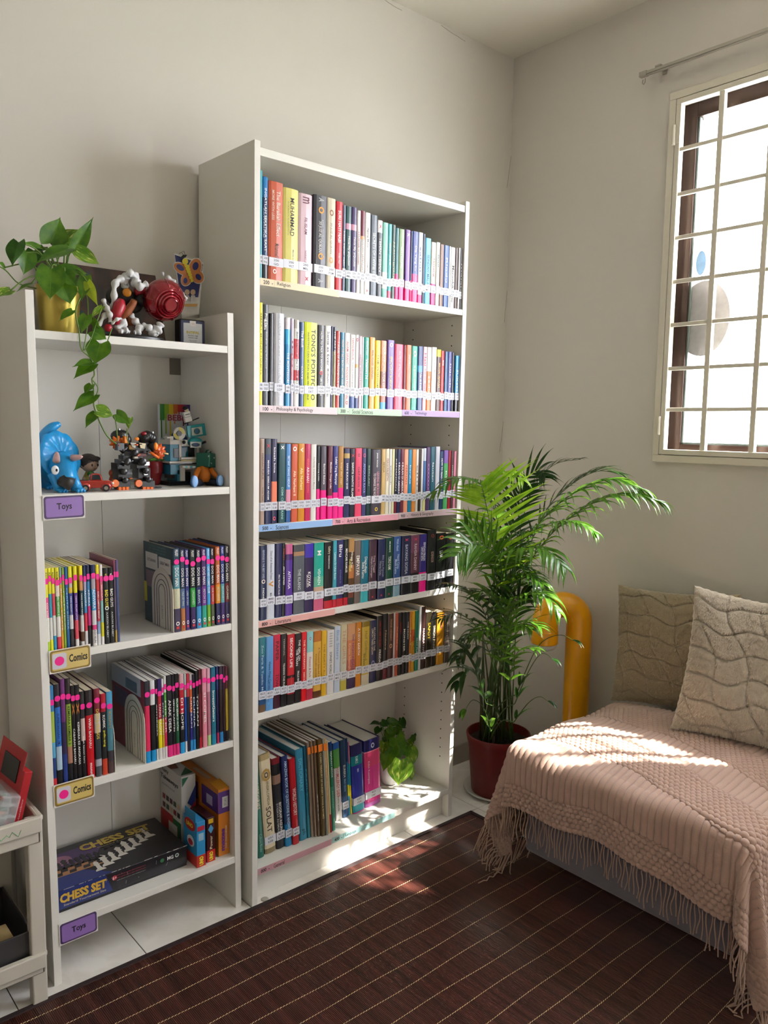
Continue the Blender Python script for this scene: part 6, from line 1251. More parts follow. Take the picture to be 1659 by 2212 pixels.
# blue triceratops
bl = mat('#1c8cc8', .3, name='blue_toy_plastic', noise_amt=.12, noise_scale=60); hn = mat('#c8a098', .45, name='pink_horn'); dk = mat('#26221e', .5)
tri = empty('dinosaur_toy', (C2(260, 870, -.2).x, -.2, zt), 'bright blue plastic three-horned dinosaur with a big frill', 'toy')
b = MB(); c_ = C2(215, 600, -.10); b.ball(C2(190, 640, -.12), (.042, .075, .050), bl, 20, 14); pz_(tri, b, 'body', smooth=True)
b = MB(); P = catm([C2(130, 520, -.14), C2(140, 440, -.15), C2(190, 375, -.16), C2(232, 352, -.16)], 5); n = len(P); b.tube(P, [.020*(1-.62*i/(n-1)) for i in range(n)], bl, 14); b.ball(P[-1], .0078, bl, 12, 8); pz_(tri, b, 'tail', smooth=True)
fc = C2(248, 600, -.185); Tf = Matrix.Translation(fc) @ Vector((.35, -1, .25)).normalized().to_track_quat('Z', 'Y').to_matrix().to_4x4()
b = MB(); vs = []; fs = []; n = 56
for j, (r, z) in enumerate(((0, .008), (.024, .007), (.040, .0), (.051, .004), (.052, -.001), (.034, -.008), (0, -.008))):
    for i in range(n):
        a = 2*math.pi*i/n; k_ = 1+(.075*abs(math.sin(a*5)) if r > .042 else 0)+(.0); vs.append(Tf @ Vector((r*k_*math.cos(a)*1.0, r*k_*math.sin(a)*1.12, z+(.0015*math.sin(a*10) if .01 < r < .044 else 0))))
for j in range(6):
    for i in range(n): fs.append((j*n+i, j*n+(i+1) % n, (j+1)*n+(i+1) % n, (j+1)*n+i))
b.add(vs, fs, bl); pz_(tri, b, 'frill', smooth=True)
b = MB(); P = [C2(265, 660, -.19), C2(280, 700, -.215), C2(300, 750, -.235), C2(312, 790, -.245)]; b.tube(catm(P, 4), [.034-.0016*i for i in range(13)], bl, 16); pz_(tri, b, 'head', smooth=True)
b = MB(); b.tube([C2(300, 790, -.240), C2(312, 820, -.250), C2(318, 862, -.248)], [.021, .014, .002], dk, 12); pz_(tri, b, 'beak', smooth=True)
for p0, p1, r in (((222, 632), (228, 565), .0085), ((345, 612), (428, 600), .0085), ((322, 775), (336, 735), .0075)):
    b = MB(); A_, B_ = C2(*p0, -.225), C2(*p1, -.245); b.tube([A_, A_.lerp(B_, .5), A_.lerp(B_, .85), B_], [r, r*.8, r*.5, r*.15], hn, 12); pz_(tri, b, 'horn', smooth=True)
b = MB(); e_ = C2(214, 705, -.249); b.ball(e_, (.0085, .004, .0105), mat('#d8d8d8', .3), 14, 10); pz_(tri, b, 'eye', smooth=True)
b = MB(); b.ball(e_+Vector((.002, -.0038, .0)), (.0025, .0016, .0035), blk, 10, 8); pz_(tri, b, 'pupil', smooth=True)
for x, y, yy in ((385, 845, -.235), (250, 855, -.22), (150, 850, -.12), (330, 850, -.10)):
    b = MB(); q = C2(x, y, yy); q.z = zt; b.tube([q+Vector((-.012, .006, .045)), q+Vector((-.004, .002, .02)), q+Vector((0, 0, .006))], [.014, .012, .0135], bl, 12); b.ball(q+Vector((.002, -.006, .0062)), (.013, .015, .006), bl, 12, 8)
    for k in (-1, 0, 1): b.ball(q+Vector((.002+k*.007, -.018, .004)), .004, bl, 8, 6)
    pz_(tri, b, 'leg', smooth=True)
# small seated doll with dark hair
dl = empty('doll_toy', (C2(465, 860, -.13).x, -.13, zt), 'little doll with short dark hair and yellow top between dinosaur and red truck', 'toy')
skn = mat('#c8a890', .5, name='doll_skin', subs=.1)
hc = C2(482, 660, -.14); b = MB(); b.ball(hc, (.0205, .0195, .0195), skn, 20, 14); b.ball(hc+Vector((-.019, -.003, -.003)), (.004, .003, .005), skn, 8, 6); b.ball(hc+Vector((.008, -.0195, -.004)), .002, skn, 8, 6); pz_(dl, b, 'head', smooth=True)
b = MB(); b.ball(hc+Vector((-.002, .004, .006)), (.0245, .0225, .0205), mat('#3c3430', .5, name='dark_hair'), 18, 12); b.ball(hc+Vector((.006, -.014, .014)), (.016, .008, .007), mat('#3c3430', .5), 12, 8); pz_(dl, b, 'hair', smooth=True)
b = MB()
for s in (-1, 1): b.ball(hc+Vector((.006+s*.007, -.0188, -.001)), (.0022, .0012, .0035), dk, 8, 6)
b.box(hc.x+.003, hc.x+.009, hc.y-.0198, hc.y-.0185, hc.z-.0098, hc.z-.0090, mat('#8a4038', .5)); pz_(dl, b, 'face_features', smooth=True)
b = MB(); q = Vector((hc.x-.006, -.14, zt)); b.tube([q+Vector((0, 0, .001)), q+Vector((0, 0, .02)), Vector((q.x+.003, q.y, hc.z-.018))], [.016, .014, .007], mat('#b8a848', .6, name='yellow_cloth'), 14); pz_(dl, b, 'dress', smooth=True)
b = MB(); b.tube([q+Vector((-.012, -.008, .026)), q+Vector((-.014, -.018, .016)), q+Vector((-.006, -.022, .01))], .004, skn, 8); b.ball(q+Vector((-.004, -.0225, .009)), .0042, skn, 8, 6); pz_(dl, b, 'arm', smooth=True)
b = MB(); b.ball(q+Vector((.004, -.012, .036)), (.009, .006, .006), mat('#3c8a34', .6), 10, 8); pz_(dl, b, 'green_scarf', smooth=True)
# red pickup truck
tk = empty('toy_truck', (C2(520, 865, -.245).x, -.245, zt), 'small die-cast red pickup truck facing right on the toy shelf', 'toy')
tr_ = mat('#b02818', .18, .3, name='red_enamel', coat=1); chr_ = mat('#b0b0b0', .15, 1, name='chrome'); gls = mat('#182428', .05, name='dark_glass')
x0, x1 = C2(395, 865, -.235).x, C2(645, 865, -.235).x; Lk = x1-x0; Mt_ = Matrix.Translation((x0, -.235, zt+.0)) @ Matrix.Rotation(math.radians(-16), 4, 'Z')
def prof_ext(b, pts, y0, y1, m, M): P = [M @ Vector((x*Lk, y0, z)) for x, z in pts]; Q = [M @ Vector((x*Lk, y1, z)) for x, z in pts]; n = len(P); b.add(P+Q, [tuple(range(n)), tuple(range(n, 2*n))[::-1]]+[(i, i+n, (i+1) % n+n, (i+1) % n) for i in range(n)], m)
b = MB(); prof_ext(b, [(0, .009), (.98, .008), (1, .012), (1, .021), (.95, .025), (.70, .026), (.32, .026), (0, .025)], 0, .034, tr_, Mt_); pz_(tk, b, 'chassis_body', bevel=.002, segs=3)
b = MB(); prof_ext(b, [(.33, .025), (.72, .025), (.66, .040), (.60, .042), (.40, .042), (.34, .038)], .002, .032, tr_, Mt_); pz_(tk, b, 'cab', bevel=.003, segs=3)
b = MB(); prof_ext(b, [(.39, .028), (.66, .028), (.62, .039), (.41, .039)], .0012, .0328, gls, Mt_); P_ = [Mt_ @ Vector(v) for v in ((.715*Lk+.001, .006, .027), (.715*Lk+.001, .028, .027), (.665*Lk+.001, .026, .039), (.665*Lk+.001, .008, .039))]; b.add(P_, [(0, 1, 2, 3)], gls); pz_(tk, b, 'windows')
for xf in (.2, .8):
    for yy in (-.0012, .0352):
        b = MB(); T_ = Mt_ @ Matrix.Translation((xf*Lk, yy, .0085)) @ Matrix.Rotation(math.pi/2, 4, 'X'); b.lathe([(0, -.003), (.0082, -.003), (.0082, .003), (0, .003)], mat('#121212', .7), 20, T=T_); b.lathe([(0, .0034), (.0045, .0034), (.005, .002)], chr_, 16, T=T_); pz_(tk, b, 'wheel')
        b = MB(); T_ = Mt_ @ Matrix.Translation((xf*Lk, .003 if yy < 0 else .031, .0115)); b.ball((0, 0, 0), (.0125, .006, .0115), tr_, 16, 10, T=T_); pz_(tk, b, 'fender', smooth=True)
b = MB(); b.box(Lk*.985, Lk*1.02, .006, .028, .011, .022, chr_, Mt_); b.box(Lk*.98, Lk*1.03, -.001, .035, .0062, .0095, chr_, Mt_); pz_(tk, b, 'grille_and_bumper', bevel=.0008)
for yy in (.002, .032): b = MB(); b.ball(Mt_ @ Vector((Lk*1.0, yy, .019)), .0032, mat('#d8d8cc', .1), 10, 8); pz_(tk, b, 'headlight', smooth=True)
b = MB(); b.box(.02*Lk, .30*Lk, .003, .031, .020, .0262, mat('#701810', .5), Mt_); pz_(tk, b, 'load_bed')
# orange animal figure
oa = empty('toy_figure', (C2(665, 860, -.16).x, -.17, zt), 'tiny orange animal figure standing behind the red truck', 'toy'); om = mat('#c85020', .4, name='orange_toy')
b = MB(); q = C2(668, 760, -.17); b.tube([Vector((q.x, q.y, zt)), Vector((q.x, q.y, zt+.02)), q+Vector((0, 0, .004))], [.011, .012, .008], om, 14); pz_(oa, b, 'body', smooth=True)
b = MB(); b.ball(C2(664, 728, -.172), (.0105, .010, .0105), om, 14, 10); b.ball(C2(655, 735, -.182), (.005, .005, .004), om, 10, 8); pz_(oa, b, 'head', smooth=True)
b = MB(); b.ball(C2(684, 770, -.178), (.003, .002, .008), mat('#d8d0c0', .5), 8, 6); pz_(oa, b, 'belly', smooth=True)
# brick robot
rb = empty('brick_robot', (C2(840, 860, -.2).x, -.2, zt), 'black and orange building brick robot standing with spread legs', 'toy')
bk = mat('#111113', .3, name='glossy_black_brick', coat=.15); ob = mat('#d86418', .25, name='orange_brick'); gy = mat('#5c5e62', .4, name='grey_brick'); sv = mat('#b8bac0', .2, .9, name='silver'); wt = mat('#c8c0a8', .4)
def mb(nm, *bx, bevel=.0006):
    b = MB()
    for q in bx: cb(b, *q)
    return pz_(rb, b, nm, bevel=bevel)
for s, (fx, lx) in enumerate(((750, 760), (940, 900))):
    dy = .0 if s == 0 else -.004
    mb('foot', (fx-50, 790, fx+50, 845, -.232+dy, .045, bk), (fx-42, 770, fx+35, 800, -.222+dy, .03, bk), (fx-62, 800, fx-40, 850, -.21+dy, .02, bk))
    b = MB()
    for k in range(3): cb(b, fx-42+k*29, 836, fx-18+k*29, 862, -.237+dy, .012, ob)
    pz_(rb, b, 'toe', bevel=.0008)
mb('leg', (700, 650, 795, 715, -.222, .04, bk), (705, 700, 805, 780, -.226, .036, bk), (730, 720, 812, 740, -.23, .01, gy), (745, 590, 800, 660, -.212, .03, bk))
mb('leg', (850, 640, 940, 700, -.222, .04, bk), (862, 690, 955, 770, -.226, .036, bk), (905, 640, 950, 670, -.232, .01, sv), (830, 610, 880, 660, -.212, .03, bk))
mb('knee_gem', (700, 620, 730, 655, -.215, .02, gy), (905, 720, 935, 745, -.231, .008, sv))
mb('hips', (800, 590, 905, 640, -.21, .04, bk), (845, 575, 925, 600, -.225, .02, mat('#701418', .3)), (830, 600, 860, 618, -.228, .01, wt))
mb('torso', (770, 490, 960, 560, -.215, .045, bk), (800, 545, 930, 600, -.212, .04, bk), (790, 510, 830, 545, -.222, .01, mat('#a07830', .4)))
b = MB(); poly_on(C2, -.224, [(800, 490), (845, 495), (838, 535), (815, 525)], .004, mat('#c8c8b8', .3), b); poly_on(C2, -.224, [(870, 492), (920, 498), (912, 540), (880, 532)], .004, mat('#d8c8a0', .3), b); pz_(rb, b, 'chest_plate')
b = MB()
for k in range(5): b.ball(C2(900+k*14, 440+abs(k-2)*8, -.21), (.014, .018, .014), bk, 12, 8)
pz_(rb, b, 'shoulder_mane', smooth=True)
b = MB(); b.ball(C2(720, 440, -.2), (.024, .016, .016), bk, 14, 8); b.ball(C2(770, 470, -.2), (.012, .012, .014), bk, 10, 8); pz_(rb, b, 'shoulder_armour', smooth=True)
b = MB(); b.lathe([(0, .012), (.0045, .010), (.0055, 0), (0, 0)], sv, 16, c=tuple(C2(708, 415, -.2))); pz_(rb, b, 'silver_cap', smooth=True, auto=40)
b = MB(); b.lathe([(0, .012), (.0045, .010), (.0055, 0), (0, 0)], sv, 16, c=tuple(C2(968, 438, -.2))); pz_(rb, b, 'silver_cap', smooth=True, auto=40)
b = MB(); c0 = C2(695, 490, -.215)
for k in range(9):
    a = k*2*math.pi/9; b.tube([c0, c0+Vector((.020*math.cos(a), -.002, .016*math.sin(a)))], [.009, .002], ob, 8)
pz_(rb, b, 'flame_mane', smooth=True)
b = MB(); cb(b, 700, 494, 752, 552, -.235, .02, gy); pz_(rb, b, 'cannon_fist', bevel=.001)
b = MB(); cb(b, 755, 440, 780, 495, -.235, .012, mat('#e07c18', .2)); cb(b, 680, 480, 715, 492, -.232, .01, mat('#4a2a14', .5)); pz_(rb, b, 'orange_blade', bevel=.0008)
b = MB(); b.ball(C2(850, 462, -.228), (.006, .004, .0045), mat('#e08028', .2), 10, 8); b.ball(C2(905, 422, -.22), (.008, .005, .0055), mat('#8c1020', .2), 10, 8); pz_(rb, b, 'head_gems', smooth=True)
b = MB(); b.ball(C2(998, 520, -.235), (.0055, .003, .0095), mat('#ee8420', .2), 12, 8); pz_(rb, b, 'ear_disc', smooth=True)
b = MB(); c0 = C2(1025, 560, -.22)
for k in range(10):
    a = k*2*math.pi/10; b.tube([c0, c0+Vector((.016*math.cos(a), -.004*math.sin(a*3), .020*math.sin(a)))], [.010, .0025], mat('#c8501a', .15, name='amber_brick'), 8)
pz_(rb, b, 'flame_crest', smooth=True)
b = MB(); b.tube([C2(950, 565, -.235), C2(1020, 610, -.24)], .0035, ob, 8); b.tube([C2(1050, 572, -.225), C2(1095, 580, -.23)], .002, mat('#d8b878', .4), 6); pz_(rb, b, 'claw', smooth=True)
for pts in ([(770, 520), (735, 560), (715, 530)], [(950, 500), (975, 545), (1000, 560)]):
    b = MB(); b.tube([C2(x, y, -.214) for x, y in pts], [.008, .0065, .006], bk, 10); pz_(rb, b, 'arm', smooth=True)
b = MB()
for x, y, r in ((770, 640, .009), (890, 640, .009), (745, 718, .0075), (915, 712, .0075), (755, 785, .007), (935, 780, .007), (830, 570, .008)): b.lathe([(0, -.005), (r, -.005), (r, .006), (r*.6, .008), (0, .008)], bk, 18, T=Matrix.Translation(C2(x, y, -.232)) @ Matrix.Rotation(math.pi/2, 4, 'X'))
pz_(rb, b, 'joint_discs', smooth=True, auto=40)
for x, y in ((862, 808), (680, 808)):
    b = MB(); b.lathe([(0, .004), (.0085, .004), (.0095, 0), (0, 0)], ob, 20, T=Matrix.Translation(C2(x, y, -.236)) @ Matrix.Rotation(math.pi/2, 4, 'X')); pz_(rb, b, 'ankle_disc', smooth=True, auto=40)
b = MB()
for k in range(26):
    x, y = R.uniform(705, 955), R.uniform(500, 780)
    if 800 < x < 860 and y > 640: continue
    cb(b, x, y, x+R.uniform(8, 22), y+R.uniform(5, 12), -.238, .012, R.choice((bk, bk, gy, sv, ob)), rot=R.uniform(-.5, .5))
pz_(rb, b, 'brick_detail', bevel=.0004)
# small flower pot block toy
fp = empty('toy_flowerpot', (C2(990, 830, -.12).x, -.12, zt), 'red toy flowerpot with green leaf bits behind the brick robot', 'toy')
b = MB(); q = C2(985, 830, -.12); b.lathe([(0, 0), (.014, 0), (.021, .032), (.023, .032), (.023, .060), (.018, .062), (0, .062)], mat('#8c1c20', .35), 20, c=(q.x, q.y, zt+.0005)); pz_(fp, b, 'pot_body', smooth=True, auto=40)
b = MB()
for k in range(5): b.ball((q.x-.014+k*.008, q.y-.012, zt+.066+.002*(k % 2)), (.006, .004, .0035), mat('#4c8a20', .4), 8, 6)
pz_(fp, b, 'leaf_bits', smooth=True)
# BEBE book
bb_ = empty('picture_book', (C2(1160, 780, -.07).x, -.07, zt), 'white board book with rainbow drips reading BEBE standing at the back', 'book')
xa, xb = C2(1033, 500, -.075).x, C2(1290, 500, -.055).x; Hb = C2(1160, 195, -.065).z-zt; Wb = xb-xa; Mb_ = Matrix.Translation((xa, -.075, zt+.0005)) @ Matrix.Rotation(math.radians(5), 4, 'Z')
b = MB(); b.box(0, Wb, 0, .012, 0, Hb, mat('#c8ccd0', .4), Mb_); pz_(bb_, b, 'cover', bevel=.001)
b = MB(); rc = ['#2c7a2c', '#7aa020', '#c8b018', '#b86018', '#a82020', '#902050', '#3c3080', '#203c90']
for k, c in enumerate(rc):
    x0 = Wb*k/8; dr_ = [.34, .30, .34, .20, .16, .22, .3, .36][k]; b.box(x0, x0+Wb/8, -.0006, 0, Hb*(1-dr_*.6), Hb, mat(c, .4), Mb_); b.box(x0+Wb*.02, x0+Wb*.055, -.0006, 0, Hb*(1-dr_*1.25), Hb*(1-dr_*.6), mat(c, .4), Mb_)
pz_(bb_, b, 'rainbow_print')
ptxt('BEBE', Wb*.47, Hb*.83, Wb*.56, .019, '#c8b0b8', bb_, Mb_, y=-.0010, bold=.06); ptxt('BEBE', Wb*.47, Hb*.83, Wb*.52, .016, '#8a1c38', bb_, Mb_, y=-.0014, bold=.02)
b = MB(); b.prism([(Wb*.52+Wb*.26*math.cos(t), Hb*.52+Wb*.3*math.sin(t)) for t in [math.pi*k/14 for k in range(15)]]+[(Wb*.26, Hb*.28), (Wb*.78, Hb*.28)], 0, .0006, mat('#1c4c80', .4), Mb_ @ Matrix.Rotation(math.pi/2, 4, 'X')); pz_(bb_, b, 'blue_arch_print')
# toy house of bricks
th_ = empty('brick_house', (C2(1220, 820, -.15).x, -.15, zt), 'turquoise and white building brick shop with a round sign and picture panel', 'toy')
tq = mat('#1c7c9c', .3, name='turquoise_brick'); wb = mat('#c0bcb4', .35, name='white_brick'); dg = mat('#101820', .25); tq2 = mat('#1c8c94', .3)
def hb(nm, *bx, bevel=.0006):
    b = MB()
    for q in bx: cb(b, *q)
    return pz_(th_, b, nm, bevel=bevel)
hb('base_plate', (1105, 790, 1345, 830, -.175, .07, dg))
hb('lower_wall', (1112, 655, 1190, 740, -.165, .06, tq), (1165, 700, 1190, 805, -.165, .06, tq), (1190, 665, 1225, 805, -.17, .06, wb), (1225, 665, 1330, 700, -.17, .05, wb), (1290, 700, 1325, 800, -.17, .05, wb))
hb('door_opening', (1118, 700, 1165, 770, -.15, .04, mat('#4a2c34', .5)), (1225, 720, 1290, 795, -.155, .03, dg))
hb('floor_plate', (1105, 636, 1345, 660, -.175, .07, wb), (1105, 650, 1345, 660, -.176, .07, dg))
hb('upper_wall', (1110, 500, 1180, 640, -.165, .06, tq), (1180, 500, 1196, 640, -.168, .06, wb), (1318, 500, 1335, 640, -.168, .06, wb), (1196, 500, 1320, 520, -.165, .05, wb))
hb('window_glass', (1196, 515, 1250, 605, -.155, .03, mat('#0f5868', .1)), (1250, 515, 1318, 605, -.155, .03, dg), (1138, 535, 1175, 610, -.1665, .02, dg))
hb('counter', (1196, 605, 1330, 622, -.175, .03, wb), (1196, 625, 1340, 634, -.178, .03, mat('#b8a870', .4)))
b = MB()
for k in range(6): cb(b, 1205+k*20, 672, 1225+k*20, 688, -.185, .02, tq2 if k % 2 else wb)
pz_(th_, b, 'awning')
hb('roof_terrace', (1108, 470, 1245, 505, -.17, .06, wb), (1108, 440, 1135, 480, -.17, .03, wb), (1085, 445, 1130, 458, -.175, .02, wb))
b = MB(); b.lathe([(0, .004), (.0165, .004), (.0165, 0), (0, 0)], wb, 30, T=Matrix.Translation(C2(1178, 420, -.16)) @ Matrix.Rotation(math.pi/2, 4, 'X')); pz_(th_, b, 'round_sign')
b = MB()
for a0 in (0, math.pi):
    c0 = C2(1178, 420, -.1655); P_ = [c0]+[c0+Vector((.0165*math.cos(a0+t), 0, .0165*math.sin(a0+t))) for t in [math.pi/2*k/8 for k in range(9)]]; b.add(P_, [tuple(range(len(P_)))], mat('#b8a830', .35))
pz_(th_, b, 'yellow_quarters')
b = MB(); b.lathe([(0, .003), (.007, .003), (.007, 0), (0, 0)], mat('#60646c', .4), 20, T=Matrix.Translation(C2(1178, 420, -.166)) @ Matrix.Rotation(math.pi/2, 4, 'X')); pz_(th_, b, 'sign_hub')
b = MB(); cb(b, 1245, 350, 1385, 445, -.165, .006, tq2, rot=-.14); pz_(th_, b, 'picture_panel', bevel=.0006)
b = MB(); cb(b, 1278, 372, 1360, 432, -.1665, .002, mat('#b8bcb0', .4), rot=-.14); pz_(th_, b, 'picture')
b = MB(); b.ball(C2(1318, 402, -.168), (.009, .0012, .008), mat('#3c7088', .5), 10, 8); pz_(th_, b, 'picture_motif', smooth=True)
b = MB(); b.ball(C2(1305, 490, -.165), (.022, .012, .014), tq2, 14, 10); pz_(th_, b, 'shop_canopy', smooth=True)
b = MB(); cb(b, 1268, 485, 1350, 530, -.180, .004, mat('#b8bcb8', .4)); pz_(th_, b, 'label_tile')
b = MB(); b.ball(C2(1308, 508, -.1812), (.012, .001, .005), mat('#203c5c', .4), 12, 8); pz_(th_, b, 'label_emblem', smooth=True)
b = MB(); b.tube([C2(1340, 500, -.17), C2(1385, 485, -.17)], .0035, blk, 8); b.ball(C2(1217, 487, -.178), .005, blk, 8, 6); pz_(th_, b, 'pipe', smooth=True)
# white minifigure
mf = empty('mini_figure', (C2(1245, 330, -.165).x, -.165, zt+.13), 'little white brick figure with black hat balancing on top of the brick shop', 'toy')
b = MB(); cb(b, 1216, 250, 1268, 290, -.17, .009, wb, rot=-.25); pz_(mf, b, 'torso', bevel=.001)
b = MB(); cb(b, 1226, 290, 1280, 330, -.17, .009, wb, rot=-.25); pz_(mf, b, 'legs', bevel=.001)
b = MB(); b.ball(C2(1238, 240, -.165), .0058, mat('#c8b890', .4), 12, 8); pz_(mf, b, 'head', smooth=True)
b = MB(); b.ball(C2(1226, 222, -.165), (.008, .006, .0055), blk, 12, 8); pz_(mf, b, 'hat', smooth=True)
b = MB(); b.tube([C2(1212, 348, -.165), C2(1333, 298, -.165)], .0016, blk, 8); pz_(mf, b, 'board', smooth=True)
b = MB(); cb(b, 1228, 268, 1262, 274, -.1712, .002, blk, rot=-.25); pz_(mf, b, 'belt')
# green box-headed figure
gb = empty('boxhead_doll', (C2(1390, 850, -.2).x, -.2, zt), 'seated doll with a dark green cube head, orange shirt and blue shoes', 'toy')
gn = mat('#0f5a48', .45, name='green_box'); osh = mat('#c06a10', .6, name='orange_shirt'); bs = mat('#4878b8', .45, name='blue_sole'); pn = mat('#20283c', .7)
hc = C2(1400, 628, -.19); b = MB(); b.box(-.025, .025, -.020, .020, -.0185, .0185, gn, Matrix.Translation(hc) @ Matrix.Rotation(math.radians(32), 4, 'Z') @ Matrix.Rotation(math.radians(5), 4, 'Y')); pz_(gb, b, 'cube_head', bevel=.003, segs=3)
b = MB()
for (x, y) in ((1408, 598), (1452, 610)): b.box(-.0016, .0016, -.0006, .0006, -.002, .002, mat('#c8c8c8', .4), Matrix.Translation(C2(x, y, -.2175)) @ Matrix.Rotation(math.radians(32), 4, 'Z'))
b.box(-.003, .003, -.0006, .0006, -.0008, .0008, mat('#c8c8c8', .4), Matrix.Translation(C2(1430, 652, -.217)) @ Matrix.Rotation(math.radians(32), 4, 'Z') @ Matrix.Rotation(.5, 4, 'Y')); pz_(gb, b, 'face_marks')
b = MB(); b.tube([C2(1385, 580, -.19), C2(1395, 552, -.19), C2(1415, 548, -.19)], [.003, .0025, .001], gn, 8); b.tube([C2(1410, 582, -.18), C2(1435, 556, -.18), C2(1452, 560, -.18)], [.003, .0025, .001], gn, 8); pz_(gb, b, 'sprouts', smooth=True)
b = MB(); q = C2(1375, 770, -.2); b.tube([Vector((q.x, -.2, zt+.010)), Vector((q.x, -.2, zt+.026)), Vector((q.x, -.195, hc.z-.016))], [.017, .0165, .012], osh, 16); pz_(gb, b, 'shirt', smooth=True)
for s, pts in ((0, [(1330, 695), (1308, 745), (1298, 790)]), (1, [(1425, 695), (1460, 745), (1488, 780)])):
    b = MB(); b.tube([C2(x, y, -.205-.01*k) for k, (x, y) in enumerate(pts)], [.007, .0065, .006], osh, 10); b.ball(C2(pts[-1][0], pts[-1][1]+12, -.226), .0055, gn, 10, 8); pz_(gb, b, 'arm', smooth=True)
for s, (x, y) in ((0, (1300, 812)), (1, (1500, 812))):
    q = C2(x, 850, -.25); b = MB(); k0 = Vector((C2(1375, 850, -.2).x+(-.008 if s == 0 else .008), -.2, zt+.009)); b.tube([k0, Vector((q.x, -.238, zt+.009))], [.009, .008], pn, 10); pz_(gb, b, 'leg', smooth=True)
    b = MB(); b.ball((q.x, -.246, zt+.0155), (.009, .007, .015), bs, 14, 10); pz_(gb, b, 'shoe', smooth=True)
    b = MB(); b.ball((q.x, -.2525, zt+.0155), (.0085, .0022, .0145), mat('#80a8d8', .4), 14, 10); pz_(gb, b, 'shoe_sole', smooth=True)
# dark folded shoe / cap at the right and a key ring
cp = empty('folded_cap', (C2(1530, 760, -.14).x, -.14, zt), 'dark navy crumpled toy cap in the right corner of the toy shelf', 'toy')
b = MB(); b.ball(C2(1518, 740, -.14), (.016, .012, .009), mat('#1c2438', .7), 12, 8); b.ball(C2(1555, 752, -.15), (.011, .009, .009), mat('#1c2438', .7), 12, 8); pz_(cp, b, 'cap_body', smooth=True)
b = MB(); b.tube([C2(1490, 715, -.14), C2(1530, 715, -.15), C2(1572, 745, -.155)], .0018, mat('#a8a8b0', .5), 6); pz_(cp, b, 'trim', smooth=True)
b = MB(); q = C2(1020, 845, -.235); b.tube([Vector((q.x+.010*math.cos(t), -.225+.010*math.sin(t), zt+.0026)) for t in [2*math.pi*k/16 for k in range(17)]], .002, mat('#303438', .4), 6); b.tube([Vector((q.x+.008, -.222, zt+.0026)), Vector((q.x-.012, -.215, zt+.0026))], .0022, mat('#303438', .4), 6)
tag(b.build('key_ring', smooth=True), 'dark ring lying beside the brick robot foot', 'ring')
# ------------------------------------------------------------------ games on the lowest shelf
zt = SZ[4]; C6 = lambda x, y, ax, v: at(90+x/3.77, 1610+y/3.77, ax, v)
cx0, cx1, cy0, cy1, chh = -.4935, -.151, -.232, -.035, .055
cs_ = empty('chess_box', (cx0, cy0, zt), 'worn black and blue chess set box lying flat on the lowest shelf', 'game box')
kbl = mat('#15141a', .3, name='box_black', coat=.3); bbl = mat('#1c2c6c', .3, name='box_blue', coat=.3); gold = mat('#c8a040', .4)
Mc = Matrix.Translation((cx0, cy0, zt+.0006)) @ Matrix.Rotation(math.radians(0), 4, 'Z'); Wc, Dc = cx1-cx0, cy1-cy0
b = MB(); b.box(.001, Wc-.001, .001, Dc-.001, 0, chh*.9, kbl, Mc); pz_(cs_, b, 'box_bottom')
b = MB(); b.box(0, Wc, 0, Dc, chh*.12, chh, kbl, Mc); pz_(cs_, b, 'box_lid', bevel=.0012)
b = MB(); b.add([Mc @ Vector(v) for v in ((.0005, -.0004, chh*.14), (Wc*.41, -.0004, chh*.14), (Wc*.36, -.0004, chh*.99), (.0005, -.0004, chh*.99))], [(0, 1, 2, 3)], bbl)
b.add([Mc @ Vector(v) for v in ((.0005, .001, chh+.0004), (Wc*.42, .001, chh+.0004), (Wc*.26, Dc*.30, chh+.0004), (.0005, Dc*.30, chh+.0004))], [(0, 1, 2, 3)], bbl); pz_(cs_, b, 'blue_print')
b = MB(); b.add([Mc @ Vector(v) for v in ((.0008, Dc*.30, chh+.0005), (Wc*.44, Dc*.28, chh+.0005), (Wc*.32, Dc*.5, chh+.0005), (.0008, Dc*.5, chh+.0005))], [(0, 1, 2, 3)], mat('#a87850', .4))
for i in range(8):
    for j in range(2):
        if (i+j) % 2: b.add([Mc @ Vector((Wc*(.02+.05*(i+u)), Dc*(.31+.07*(j+v_)), chh+.0007)) for u, v_ in ((0, 0), (1, 0), (1.2, 1), (.2, 1))], [(0, 1, 2, 3)], kbl)
pz_(cs_, b, 'chessboard_print')
b = MB(); b.add([Mc @ Vector(v) for v in ((.0008, Dc*.5, chh+.0005), (Wc*.40, Dc*.5, chh+.0005), (Wc*.55, Dc*.86, chh+.0005), (.0008, Dc*.86, chh+.0005))], [(0, 1, 2, 3)], mat('#54406c', .4)); b.prism([(Wc*.17+.028*math.cos(t), Dc*.66+.024*math.sin(t)) for t in [k*math.pi/12 for k in range(24)]], chh+.0006, chh+.0008, mat('#9c6c84', .4), Mc); pz_(cs_, b, 'dusk_print')
def piece(cx, cy, s, m, b, head=0):
    sh = [(-.5, 0), (.5, 0), (.42, .16), (.22, .25), (.18, .62), (.34, .68), (.2, .74), (.32, .95) if head else (.26, .9), (.0, 1.15), (-.32, .95) if head else (-.26, .9), (-.2, .74), (-.34, .68), (-.18, .62), (-.22, .25), (-.42, .16)]
    b.prism([(cx+x*s*.6, cy+y*s) for x, y in sh], chh+.0009, chh+.0013, m, Mc)
b = MB()
for k in range(9): piece(Wc*(.05+.045*k), Dc*(.46-.004*k), .034+.006*(k % 3 == 0), kbl, b, k % 2)
for k in range(8): piece(Wc*(.50+.05*k), Dc*(.60+.012*k), .018, kbl, b, k % 2)
pz_(cs_, b, 'black_pieces_print')
b = MB()
